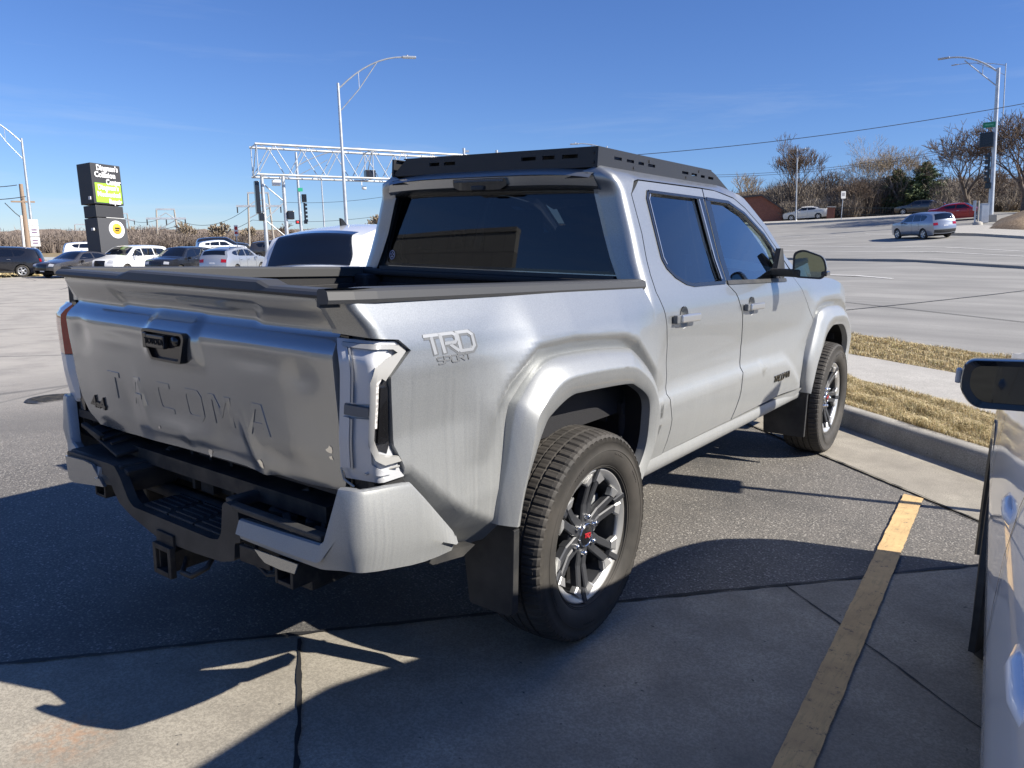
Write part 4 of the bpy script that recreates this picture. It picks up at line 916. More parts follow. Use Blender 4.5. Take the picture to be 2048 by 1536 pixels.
# ---- roof rack
rk = empty('roof_rack', parent=truck)
def slotpoly(a, b, c_, d): return [(a, b), (c_, b), (c_, d), (a, d)]
for sd in (1, -1):
    sl_ = [slotpoly(y0, 1.822-.002*(y0-.6)*4, y1, 1.835-.002*(y0-.6)*4) for y0, y1 in ((.667, .735), (.781, .850), (.893, .948), (.990, 1.063), (1.37, 1.447), (1.487, 1.556), (1.607, 1.659), (1.707, 1.778))]
    ol = [(.525, 1.780), (.53, 1.864), (1.74, 1.858), (1.80, 1.845), (2.10, 1.742), (2.09, 1.735), (1.3, 1.765)]
    for xo, nm, io in ((.600, 'rack_side_rail', 1),):
        fn = lambda P, xo=xo: np.stack([sd*(xo-.12*np.clip(P[:, 1]-1.78, 0, 1)*0)+0*P[:, 0], P[:, 0], P[:, 1]], 1)
        mb = MB(); panel(nm, ol, fn, None, None, .10, holes=sl_, rim=(-sd*.012, 0, 0), out=(sd, 0, 0), mb=mb)
        fn2 = lambda P, xo=xo: np.stack([sd*(xo-.012)+0*P[:, 0], P[:, 0], P[:, 1]], 1); panel(nm, ol, fn2, None, None, .10, holes=sl_, out=(-sd, 0, 0), mb=mb)
        mb.box((sd*.585, 1.15, 1.860), (.028, 1.20, .006), bev=.002)
        for y in (.85, 1.0, 1.42, 1.58): mb.lathe([(0, .004), (.007, .003), (.008, 0)], (sd*.6005, y, 1.842 if y in (1.0, 1.58) else 1.80), 'X', 8)
        mb.sm = [False]*len(mb.sm); mb.build(nm, M['rack'], rk, fix=False)
    MB().box((sd*.585, .95, 1.772), (.05, .12, .02), bev=.004).box((sd*.585, 1.6, 1.765), (.05, .12, .02), bev=.004).box((sd*.585, .62, 1.772), (.05, .10, .02), bev=.004).build('rack_mount', M['rack'], rk)
rs = [slotpoly(a, 1.820, b, 1.836) for a, b in ((.205, .283), (.317, .382), (.420, .500), (-.348, -.284), (-.253, -.183))]
ol = [(-.598, 1.782), (-.50, 1.862), (.585, 1.864), (.598, 1.855), (.598, 1.780)]
mb = MB()
for yy, oo in ((.530, -1), (.542, 1)):
    panel('rr', ol, lambda P, yy=yy: np.stack([P[:, 0], yy+0*P[:, 0], P[:, 1]], 1), None, None, .2, holes=rs, rim=(0, .012, 0) if oo < 0 else None, out=(0, oo, 0), mb=mb)
mb.box((0, .56, 1.862), (1.05, .05, .005)); mb.box((0, .56, 1.782), (1.17, .05, .005))
for zz in (1.80, 1.84): mb.lathe([(0, -.004), (.006, -.003), (.007, 0)], (.578, .5295, zz), 'Y', 8)
mb.sm = [False]*len(mb.sm); mb.build('rack_end_plate', M['rack'], rk, fix=False)
MB().box((0, .60, 1.826), (1.16, .02, .06), bev=.003).build('rack_crossbar', M['rack'], rk)
for y in (.75, .95, 1.15, 1.35, 1.55, 1.72): MB().box((0, y, 1.848), (1.17, .055, .018), bev=.004).build('rack_crossbar', M['rack'], rk)
MB().prism([(1.80, 1.842), (2.10, 1.742), (2.10, 1.736), (1.80, 1.836)], (-.59, 0, 0), (0, 1, 0), (0, 0, 1), (1.18, 0, 0)).build('rack_wind_deflector', M['rack'], rk)
mb = MB()
for i in range(5): mb.box((-.36+.035*i, .60, 1.772), (.016, .02, .03), rot=(0, rad(12), 0))
mb.build('rack_bracket', M['galv'], rk)
# ================================================================== GROUND
def H(x, y):
    x = np.asarray(x, float); y = np.asarray(y, float)
    A = np.where(x < -4, -1.25*(1-np.exp(np.minimum(0, x+4)/22)), 0); yp = y+.25*x-10
    s_ = 3*np.maximum(0, np.log1p(np.exp(np.clip(yp/3, -30, 26)))-math.log1p(math.exp(-2.2)))
    B = np.where(yp < 76, .020*s_+.00064*s_*s_, .020*76+.00064*76*76+.040*(yp-76))
    far = np.clip((np.hypot(x, y)-150)/400, 0, 1)
    return A+B*(1-.6*far)
def hit(px, py, dz=0.0):
    d = ray(px, py); t = .5
    while t < 900:
        p = CAM+d*t
        if p[2]-float(H(p[0], p[1]))-dz < 0:
            a, b = t-max(.02*t, .05), t
            for _ in range(30):
                m_ = (a+b)/2; p = CAM+d*m_
                if p[2]-float(H(p[0], p[1]))-dz < 0: b = m_
                else: a = m_
            return CAM+d*b
        t += max(.02*t, .05)
    return CAM+d*900
def at(px, D, py=500):
    """ground point at horizontal distance D below pixel column px"""
    d = ray(px, py); h = np.hypot(d[0], d[1]); p = CAM+d*(D/h); return Vector((p[0], p[1], float(H(p[0], p[1]))))
def hgt(px, py, D):
    d = ray(px, py); h = np.hypot(d[0], d[1]); p = CAM+d*(D/h); return Vector(p)
def sheet(name, poly, dz, mt, step=2.0, kind='structure', skirt=0.0):
    fn = lambda P: np.stack([P[:, 0], P[:, 1], H(P[:, 0], P[:, 1])+dz], 1)
    o = panel(name, poly, fn, mt, None, step, out=(0, 0, 1), rim=(0, 0, -skirt) if skirt else None); o['kind'] = kind; return o

def asphalt():
    q = mat('asphalt', (.1, .1, .1), .85); g = N(q); v = g.coord()
    fine = g.noise(v, 95, 3, .7); med = g.noise(v, 7, 5, .6); big = g.noise(v, .55, 4, .55)
    vo = g.n('TexVoronoi'); vo.inputs['Scale'].default_value = 75; g.l(v, vo.inputs['Vector'])
    stone = g.maprange(vo.outputs['Distance'], .15, .45, 1, 0)
    pick = g.math('MULTIPLY', stone, g.maprange(g.noise(v, 45, 2), .47, .58))
    c_ = g.ramp(fine, [(.32, (.040, .039, .038)), (.52, (.120, .113, .103)), (.72, (.34, .315, .275))])
    c_ = g.mix(g.math('MULTIPLY', pick, .9), c_, (.50, .47, .42))
    c_ = g.mix(g.maprange(med, .35, .7, 0, .35), c_, (.22, .20, .178))
    c_ = g.mix(g.maprange(big, .50, .62, 0, .55), c_, (.045, .045, .046))
    X, Y, Z = g.z(); lit_fac = g.maprange(X, -2.8, -8.5, 0, .78); wn = g.ramp(g.noise(v, 1.1, 7, .68), [(.32, (.30, .28, .25)), (.5, (.44, .41, .36)), (.68, (.52, .485, .425))]); c_ = g.mix(lit_fac, c_, wn); ck = g.n('TexVoronoi'); ck.feature = 'DISTANCE_TO_EDGE'; ck.inputs['Scale'].default_value = .22; wv2 = g.n('MixRGB'); wv2.inputs['Fac'].default_value = .12; g.l(v, wv2.inputs['Color1']); nn_ = g.n('TexNoise'); nn_.inputs['Scale'].default_value = .8; g.l(v, nn_.inputs['Vector']); g.l(nn_.outputs['Color'], wv2.inputs['Color2']); g.l(wv2.outputs[0], ck.inputs['Vector']); c_ = g.mix(g.math('MULTIPLY', g.maprange(ck.outputs['Distance'], .002, .008, .8, 0), g.maprange(X, -4, -8, 0, 1)), c_, (.05, .05, .05))  # lighter towards the left: grazing sun put into the colour, besides wear and cracks
    # black sealed crack edge along the concrete
    g.l(c_, g.b.inputs['Base Color']); g.l(g.maprange(fine, .3, .7, .62, .92), g.b.inputs['Roughness'])
    hb = g.math('ADD', g.math('MULTIPLY', fine, .7), g.math('MULTIPLY', stone, .3)); g.bump(hb, .55, .006); return q
def concrete(name='concrete', lo=(.28, .255, .212), hi=(.47, .43, .355), stain=.5, grain=120):
    q = mat(name, lo, .85); g = N(q); v = g.coord()
    fine = g.noise(v, grain, 4, .75); med = g.noise(v, 3.5, 6, .6); big = g.noise(v, .8, 4)
    br = g.noise(g.coord(scale=(1, 9, 1), rot=(0, 0, rad(52))), 38, 3, .6)
    c_ = g.ramp(med, [(.3, lo), (.72, hi)]); c_ = g.mix(g.maprange(fine, .40, .58, .0, .55), c_, tuple(k*.5 for k in lo))
    c_ = g.mix(g.maprange(big, .52, .7, 0, stain), c_, tuple(k*.7 for k in lo))
    if name == 'concrete':
        vt = g.n('VectorMath'); vt.operation = 'DISTANCE'; g.l(v, vt.inputs[0]); vt.inputs[1].default_value = (.03, -1.47, .004)
        c_ = g.mix(g.math('MULTIPLY', g.maprange(vt.outputs['Value'], .02, .16, .55, 0), g.maprange(g.noise(v, 28, 4, .7), .42, .6)), c_, (.42, .22, .11))
        oil = g.noise(v, 1.7, 5, .65); c_ = g.mix(g.maprange(oil, .60, .74, 0, .45), c_, (.13, .12, .105))
    sp_ = g.noise(v, 23, 2, .9); c_ = g.mix(g.maprange(sp_, .70, .74, 0, .8), c_, (.05, .05, .048))
    g.l(c_, g.b.inputs['Base Color']); g.bump(g.math('ADD', fine, g.math('MULTIPLY', br, .6)), .35, .004); return q
M['asphalt'] = asphalt(); M['concrete'] = concrete()
M['kerbstone'] = concrete('kerb_concrete', (.28, .265, .235), (.46, .435, .385), .6)
M['walk'] = concrete('pavement_concrete', (.42, .40, .36), (.54, .515, .465), .25, 90)
def road_mat():
    q = mat('street_concrete', (.3, .28, .25), .82); g = N(q); v = g.coord()
    c_ = g.ramp(g.noise(v, .35, 6, .6), [(.3, (.235, .23, .213)), (.7, (.335, .325, .30))])
    lanes = g.noise(g.coord(scale=(.05, .9, 1), rot=(0, 0, rad(28))), 1.1, 4); c_ = g.mix(g.maprange(lanes, .42, .66, 0, .6), c_, (.185, .18, .168))
    c_ = g.mix(g.maprange(g.noise(v, 30, 4, .7), .45, .7, 0, .35), c_, (.16, .15, .135)); g.l(c_, g.b.inputs['Base Color']); return q
M['road'] = road_mat()
def dirt():
    q = mat('winter_field', (.2, .16, .1), .95); g = N(q); v = g.coord()
    g.l(g.ramp(g.noise(v, 1.3, 8, .7), [(.3, (.15, .115, .065)), (.55, (.26, .205, .115)), (.75, (.34, .28, .17))]), g.b.inputs['Base Color']); return q
M['field'] = dirt()
def soil():
    q = mat('turf_soil', (.2, .16, .1), .95); g = N(q); v = g.coord()
    g.l(g.ramp(g.noise(v, 40, 6, .7), [(.3, (.10, .078, .045)), (.55, (.22, .17, .09)), (.75, (.33, .27, .15))]), g.b.inputs['Base Color']); return q
M['soil'] = soil()
M['joint'] = mat('joint_sealant', (.018, .018, .019), .7); M['line_white'] = mat('road_paint_white', (.70, .69, .66), .7)
def yellow():
    q = mat('worn_yellow_paint', (.6, .4, .06), .75); g = N(q); v = g.coord()
    c_ = g.ramp(g.noise(v, 9, 5, .6), [(.3, (.50, .34, .17)), (.7, (.66, .46, .22))])
    w_ = g.noise(v, 26, 8, .85); c_ = g.mix(g.maprange(w_, .565, .63, 0, .85), c_, (.085, .08, .072))
    w2 = g.noise(g.coord(scale=(1, .12, 1)), 70, 4, .7); c_ = g.mix(g.maprange(w2, .52, .66, 0, .4), c_, (.30, .23, .12))
    g.l(c_, g.b.inputs['Base Color']); g.bump(g.noise(v, 95, 3), .4, .003); return q
M['yellow'] = yellow()

# big base sheet out to the horizon, a hand below the paved ones
rr = [0, 8, 20, 35, 50, 70, 95, 130, 180, 260, 400, 650, 1100]; V = []; F = []; n = 72
for r_ in rr[1:]:
    for k in range(n):
        t = 2*PI*k/n; x, y = r_*math.cos(t), r_*math.sin(t); V.append((x, y, float(H(x, y))-.10))
V.append((0, 0, -.10)); c0 = len(V)-1
for k in range(n): F.append((c0, k, (k+1) % n))
for i in range(len(rr)-2):
    for k in range(n): F.append((i*n+k, (i+1)*n+k, (i+1)*n+(k+1) % n, i*n+(k+1) % n))
mb = MB(); mb.add(V, F, 0, True); tag(mb.build('ground', M['field']), kind='structure')

# kerb line, gutter seam, asphalt/concrete seam in plan
KD = Vector((1.108, -.870)).normalized(); KN = Vector((-KD.y, KD.x))          # along the kerb / away from the lot
K0 = Vector((.879, 4.174)); G0 = Vector((.935, 3.222)); GD = Vector((1.127, -.897)).normalized()
SD = Vector((2.65, 3.16)).normalized(); S0 = Vector((-.558, -1.429))
far_k = K0-KD*46; near_k = K0+KD*14
gL = hit(0, 556); gL2 = hit(100, 551); gR = hit(560, 541)
lot = [tuple(near_k+KN*.02), tuple(far_k+KN*.02), (gR[0]-1, gR[1]+8), tuple(gR[:2]), tuple(gL2[:2]), tuple(gL[:2]), (gL[0]+4, gL[1]-30), (-20, -40), (25, -40), (25, -10)]
sheet('parking_lot', lot, 0, M['asphalt'], 2.2)
# bright concrete apron at the bottom of the picture (the far side of the seam from the tarmac)
def at2(o, d, t): return tuple(o+d*t)
def cs(name, poly, dz, mt, step=.6, skirt=.0): return sheet(name, poly, dz, mt, step, skirt=skirt)
gx = S0; 
# seam meets the gutter seam where?
def isect(p, d, q, e):
    den = d.x*e.y-d.y*e.x; t = ((q.x-p.x)*e.y-(q.y-p.y)*e.x)/den; return p+d*t
SG = isect(S0, SD, G0, GD)
cs('concrete_apron', [at2(S0, SD, -9), tuple(SG), at2(G0, GD, 13), (13, -12), (0, -16)], .004, M['concrete'])
cs('gutter', [at2(G0, GD, 13), tuple(SG), at2(G0, GD, -46), at2(K0, KD, -46), at2(K0, KD, 14)], .008, M['concrete'], .8)
# kerb as a real step
mb = MB(); ts = np.linspace(-46, 14, 61); V = []
sec = [(0, -.02), (.012, .02), (.030, .115), (.045, .140), (.075, .150), (.165, .152), (.170, .10)]
for t in ts:
    p = K0+KD*float(t)
    for a, z in sec: q = p+KN*a; V.append((q.x, q.y, float(H(q.x, q.y))+z))
k = len(sec); mb.add(V, [(i*k+j, (i+1)*k+j, (i+1)*k+j+1, i*k+j+1) for i in range(60) for j in range(k-1)], 0, True)
kb = tag(mb.build('kerb', M['kerbstone']), kind='structure')
def off_line(px1, px2, dz): a = hit(*px1, dz); b = hit(*px2, dz); d = Vector((b[0]-a[0], b[1]-a[1])).normalized(); return Vector((a[0], a[1])), d
swn, swd = off_line((1690, 752), (2005, 828), .15); swf, swfd = off_line((1700, 708), (1900, 742), .15); g2, g2d = off_line((1705, 668), (1975, 710), .15)
swd = KD; swfd = Vector((.86, -.51)).normalized(); g2d = Vector((.87, -.50)).normalized()
cs('grass_verge', [at2(K0+KN*.165, KD, 14), at2(K0+KN*.165, KD, -46), at2(swn, swd, -46), at2(swn, swd, 14)], .148, M['soil'], .8)
cs('pavement', [at2(swn, swd, 14), at2(swn, swd, -46), at2(swf, swfd, -46), at2(swf, swfd, 14)], .152, M['walk'], .8)
cs('grass_strip', [at2(swf, swfd, 14), at2(swf, swfd, -46), at2(g2, g2d, -46), at2(g2, g2d, 14)], .148, M['soil'], .8, )
# streets: the wide one beyond the verge and the far one on the left
fe = [hit(1480, 443), hit(1560, 440), hit(1700, 436), hit(1800, 430), hit(1900, 426), hit(2200, 428)]
st = [at2(g2, g2d, 60), at2(g2, g2d, -30)]+[(-34, 36), (-38, 60)]+[tuple(p[:2]) for p in fe]+[(60, 70)]
sheet('street', st, .0, M['road'], 3.0)
a0, a1, b1, b0 = hit(-250, 531), hit(620, 527), hit(640, 505), hit(-300, 512)
sheet('far_street', [tuple(a0[:2]), tuple(a1[:2]), (-34, 37), (-38, 62), tuple(b1[:2]), tuple(b0[:2])], -.02, M['road'], 4.0)
# street kerb on the near side: low pale edge
def lines(name, segs, wd, dz, mt, n_=None):
    mb = MB()
    for a, b in segs:
        a = Vector(a[:2]); b = Vector(b[:2]); d = b-a; L_ = d.length; k = max(1, int(L_/1.5)); d.normalize(); nn = Vector((-d.y, d.x))*wd/2; V = []
        for i in range(k+1):
            p = a+d*(L_*i/k)
            for s_ in (-1, 1): q = p+nn*s_; V.append((q.x, q.y, float(H(q.x, q.y))+dz))
        mb.add(V, [(2*i, 2*i+1, 2*i+3, 2*i+2) for i in range(k)])
    return tag(mb.build(name, mt), kind='structure')
def ext(p1, p2, a=.0, b=.0, dz=0): p, q = hit(*p1, dz), hit(*p2, dz); d = (q-p)/np.linalg.norm(q[:2]-p[:2]); return (p-d*a, q+d*b)
def jag(mbx, a, b, w0, w1, dz, seed):
    random.seed(seed); a = Vector(a); b = Vector(b); d = (b-a); L_ = d.length; d.normalize(); nn = Vector((-d.y, d.x)); k = int(L_/.035); V = []; o1 = 0
    for i in range(k+1):
        o1 = o1*.8+random.uniform(-1, 1)*.003; p = a+d*(L_*i/k)+nn*o1; w_ = (w0+(w1-w0)*(.5+.5*math.sin(i*.9+2*math.sin(i*.37))))/2*random.uniform(.9, 1.1)
        for s_ in (-1, 1): q = p+nn*w_*s_*random.uniform(.85, 1.12); V.append((q.x, q.y, float(H(q.x, q.y))+dz))
    mbx.add(V, [(2*i, 2*i+1, 2*i+3, 2*i+2) for i in range(k)])
mb = MB()
jag(mb, at2(S0, SD, -6), tuple(SG), .010, .024, .0085, 1); jag(mb, tuple(SG), at2(G0, GD, -20), .006, .014, .013, 2); jag(mb, tuple(SG), at2(G0, GD, 4), .006, .012, .013, 7)
jag(mb, (.11, -.693), (1.45, -1.79), .008, .018, .0085, 3); jag(mb, (1.406, .90), (3.0, -.40), .004, .009, .0085, 4)
jag(mb, (-.65, -3.0), (-.8, -1.75), .003, .005, .0085, 5)
tag(mb.build('pavement_joint', M['joint']), kind='structure')
segs = [ext((1700, 620), (2048, 582), 1, 3), ext((1700, 606), (2048, 645), 12, 2), ext((1700, 668), (1975, 702), 0, 6, .0)]
lines('street_joint', segs[:2], .045, .012, M['joint'])
segs = [ext((1650, 550), (1785, 558), 0, 0), ext((1650, 503), (2048, 513), 18, 6), ext((1650, 493), (2048, 503), 16, 6), ext((1650, 514), (2048, 528), 10, 6), ext((1560, 482), (1740, 472), 2, 0), ext((1545, 474), (1600, 473), 4, 0), ext((1620, 473), (1690, 472), 0, 0), ext((1730, 468), (1790, 469), 0, 0)]
lines('lane_marking', segs, .16, .014, M['line_white'])
# raised median kerb whose near face is in shade
ma, mb_ = ext((1640, 521), (2048, 538), 16, 8); mb = MB(); a = Vector(ma[:2]); d = (Vector(mb_[:2])-a); L_ = d.length; d.normalize(); nn = Vector((-d.y, d.x)); V = []
for i in range(21):
    p = a+d*(L_*i/20)
    for o_, z in ((0, -.05), (.02, .09), (.06, .11), (1.2, .10), (1.6, -.05)): q = p+nn*o_; V.append((q.x, q.y, float(H(q.x, q.y))+z))
mb.add(V, [(i*5+j, (i+1)*5+j, (i+1)*5+j+1, i*5+j+1) for i in range(20) for j in range(4)]); tag(mb.build('street_median', M['road']), kind='structure')
ma, mb_ = ext((1560, 449), (1800, 437), 10, 6); mb = MB(); a = Vector(ma[:2]); d = (Vector(mb_[:2])-a); L_ = d.length; d.normalize(); nn = Vector((-d.y, d.x)); V = []
for i in range(21):
    p = a+d*(L_*i/20)
    for o_, z in ((0, -.05), (.05, .2), (2.4, .22), (2.5, -.05)): q = p+nn*o_; V.append((q.x, q.y, float(H(q.x, q.y))+z))
mb.add(V, [(i*4+j, (i+1)*4+j, (i+1)*4+j+1, i*4+j+1) for i in range(20) for j in range(3)]); tag(mb.build('far_median', M['walk']), kind='structure')
# pavement wedge and mulch bank on the right
pw = [hit(1885, 470), hit(2060, 478), hit(2120, 470), hit(2100, 462), hit(1960, 454), hit(1900, 456)]
sheet('corner_pavement', [tuple(p[:2]) for p in pw], .15, M['walk'], 2.0, skirt=.2)
# yellow bay line
mb = MB(); random.seed(9); V = []
k = 150
for i in range(k+1):
    y = 2.61-4.4*i/k; xl = 1.582+(2.62-y)*.0547; xr = xl+.108-.012*i/k
    V += [(xl+random.uniform(-.0015, .0015)+.0008*math.sin(i*.7), y+.0, .0125), (xr+random.uniform(-.0015, .0015)+.0008*math.sin(i*.45+2), y-.02, .0125)]
mb.add(V, [(2*i, 2*i+2, 2*i+3, 2*i+1) for i in range(k)]); tag(mb.build('bay_line', M['yellow']), kind='structure')
# manhole on the left of the lot
p = hit(112, 799); mb = MB(); mb.lathe([(0, .004), (.22, .004), (.225, .009), (.25, .009), (.255, .001)], (0, 0, 0), 'Z', 40); 
for k in range(10): mb.box((-.18+.04*k, 0, .006), (.014, .30, .004))
tag(mb.build('manhole_cover', M['steel_dark'], loc=(p[0], p[1], p[2])), 'round rusty manhole cover set in the sunlit lot, left of the tailgate', 'manhole')

# ---- grass: many dry blades as one mass
def blades(name, region, n, hmin, hmax, wd, dz, seed, cols):
    rng = np.random.default_rng(seed); q = np.array(region, float); x0, y0 = q.min(0); x1, y1 = q.max(0)
    P = rng.uniform((x0, y0), (x1, y1), (int(n*3.5), 2)); P = P[inpoly(P, q)][:n]; n = len(P)
    z = H(P[:, 0], P[:, 1])+dz; h = rng.uniform(hmin, hmax, n)*(1+.55*np.sin(P[:, 0]*5+np.sin(P[:, 1]*7)*2)*.6+.35*np.sin(P[:, 0]*17+P[:, 1]*13)); t = rng.uniform(0, 2*PI, n); l = rng.uniform(.3, 1.4, n)*h
    d = np.stack([np.cos(t), np.sin(t)], 1); s_ = np.stack([-d[:, 1], d[:, 0]], 1)*wd/2*rng.uniform(.6, 1.4, (n, 1))
    A = np.c_[P+s_, z-.01]; B = np.c_[P-s_, z-.01]; C_ = np.c_[P+d*l[:, None]*.35-s_*.7, z+h*.75]; C2 = np.c_[P+d*l[:, None]*.35+s_*.7, z+h*.75]; E_ = np.c_[P+d*l[:, None], z+h*.8]
    V = np.stack([A, B, C_, C2, E_], 1).reshape(-1, 3); i = np.arange(n)*5
    F = np.stack([i, i+1, i+2, i+3], 1).tolist()+np.stack([i+3, i+2, i+4], 1).tolist()
    me = bpy.data.meshes.new(name); me.from_pydata(V.tolist(), [], F); mi = rng.integers(0, len(cols), n); 
    for c_ in cols: me.materials.append(c_)
    me.polygons.foreach_set('material_index', np.r_[mi, mi].astype(np.int32)); me.update()
    o = link(bpy.data.objects.new(name, me)); o['kind'] = 'stuff'; return o
GC = [mat('straw_a', (.60, .48, .26), .8), mat('straw_b', (.46, .34, .17), .8), mat('straw_c', (.68, .58, .36), .8), mat('straw_d', (.33, .29, .13), .8)]
b_ = K0+KN*.17
tag(blades('grass', [at2(b_, KD, 3.0), at2(b_, KD, -1.2), at2(swn, KD, -1.2), at2(swn, KD, 3.0)], 75000, .02, .055, .0035, .145, 1, GC), 'short straw coloured winter grass between kerb and pavement', 'grass')
tag(blades('grass', [at2(swf, swfd, 4.5), at2(swf, swfd, -2.2), at2(g2, g2d, -2.2), at2(g2, g2d, 4.5)], 45000, .02, .05, .006, .145, 2, GC), 'dry brown grass strip between pavement and street', 'grass')
lg = [tuple(gL[:2]), tuple(gL2[:2]), tuple(hit(300, 549)[:2]), tuple(hit(300, 530)[:2]), tuple(hit(0, 531)[:2])]
tag(blades('grass', [(a-.3, b) for a, b in lg], 26000, .05, .15, .05, -.09, 3, GC), 'rough tan grass between the far side of the lot and the distant street', 'grass')
# mulch bank
bk = [hit(1962, 462), hit(2060, 466), hit(2140, 452), hit(2140, 420), hit(2040, 424), hit(1995, 440)]
bp = np.array([p[:2] for p in bk]); cen = bp.mean(0)
def bf(P):
    d = dpoly(P, bp); return np.stack([P[:, 0], P[:, 1], H(P[:, 0], P[:, 1])-.05+1.15*np.clip(d/3.2, 0, 1)**.8+.05*np.sin(P[:, 0]*9)*np.sin(P[:, 1]*8)], 1)
q = mat('bark_mulch', (.2, .13, .08), .95); g = N(q); g.l(g.ramp(g.noise(g.coord(), 7, 8, .8), [(.35, (.055, .036, .022)), (.55, (.21, .15, .095)), (.72, (.42, .34, .25))]), g.b.inputs['Base Color'])
o = panel('mulch_bank', [tuple(p) for p in bp], bf, q, None, .5, out=(0, 0, 1)); o['kind'] = 'structure'
# ================================================================== CARS
PAINT = {}
def paint(name, c_, metal=.0, rough=.25):
    if name not in PAINT: PAINT[name] = mat('car_paint_'+name, c_, rough, metal, .9)
    return PAINT[name]
KINDS = {
 # s runs nose (0) to tail (1); upper outline, beltline, and window shapes as (s, z/H)
 'suv': dict(L=4.6, W=1.86, H=1.68, up=[(0.0, .30), (-.004, .42), (.006, .52), (.03, .58), (.10, .625), (.245, .675), (.30, .76), (.40, .945), (.46, .985), (.58, 1.0), (.78, .985), (.90, .945), (.945, .88), (.975, .70), (.985, .60), (1.0, .45), (1.0, .32), (.985, .22)], belt=.655,
   wins=[[(.315, .675), (.395, .88), (.42, .915), (.525, .94), (.53, .69)], [(.545, .69), (.54, .94), (.68, .935), (.70, .90), (.715, .70)], [(.73, .705), (.70, .93), (.80, .915), (.85, .86), (.80, .73)]], ws=(.255, .405), rg=(.925, .972), wb=(.185, .80), wr=.345),
 'sedan': dict(L=4.85, W=1.83, H=1.45, up=[(0.0, .30), (0.0, .44), (.01, .52), (.05, .58), (.15, .635), (.265, .69), (.33, .80), (.41, .955), (.47, .99), (.56, 1.0), (.68, .97), (.76, .90), (.85, .775), (.93, .755), (.975, .74), (.995, .66), (1.0, .45), (.985, .24)], belt=.70,
   wins=[[(.335, .715), (.405, .89), (.44, .935), (.535, .95), (.545, .74)], [(.56, .745), (.55, .95), (.65, .93), (.71, .88), (.755, .80), (.70, .755)]], ws=(.275, .42), rg=(.69, .835), wb=(.19, .79), wr=.325),
 'minivan': dict(L=5.15, W=2.0, H=1.76, up=[(0.0, .26), (-.002, .40), (.01, .50), (.045, .555), (.15, .62), (.22, .67), (.28, .76), (.385, .94), (.45, .985), (.6, 1.0), (.82, .985), (.93, .95), (.965, .86), (.985, .68), (1.0, .45), (.99, .24)], belt=.64,
   wins=[[(.285, .66), (.375, .87), (.40, .90), (.475, .92), (.475, .67)], [(.49, .67), (.49, .925), (.68, .92), (.68, .68)], [(.695, .68), (.695, .92), (.86, .90), (.90, .84), (.86, .69)]], ws=(.225, .39), rg=(.955, .982), wb=(.19, .79), wr=.355),
 'hatch': dict(L=4.75, W=1.9, H=1.66, up=[(0.0, .30), (-.003, .44), (.01, .54), (.04, .60), (.13, .655), (.26, .70), (.32, .79), (.42, .955), (.50, .995), (.62, 1.0), (.76, .965), (.90, .90), (.935, .86), (.96, .72), (.985, .62), (1.0, .45), (1.0, .32), (.985, .22)], belt=.68,
   wins=[[(.33, .70), (.41, .89), (.44, .92), (.54, .94), (.545, .71)], [(.56, .715), (.555, .94), (.70, .92), (.73, .89), (.735, .73)], [(.75, .74), (.735, .91), (.82, .88), (.86, .82), (.82, .76)]], ws=(.27, .425), rg=(.865, .955), wb=(.185, .80), wr=.36)}
KINDS['bigsuv'] = dict(KINDS['hatch'], L=5.0, W=1.98, H=1.86, rg=(.885, .982))
KINDS['pickup'] = dict(KINDS['suv'], L=5.3, W=1.98, H=1.88)
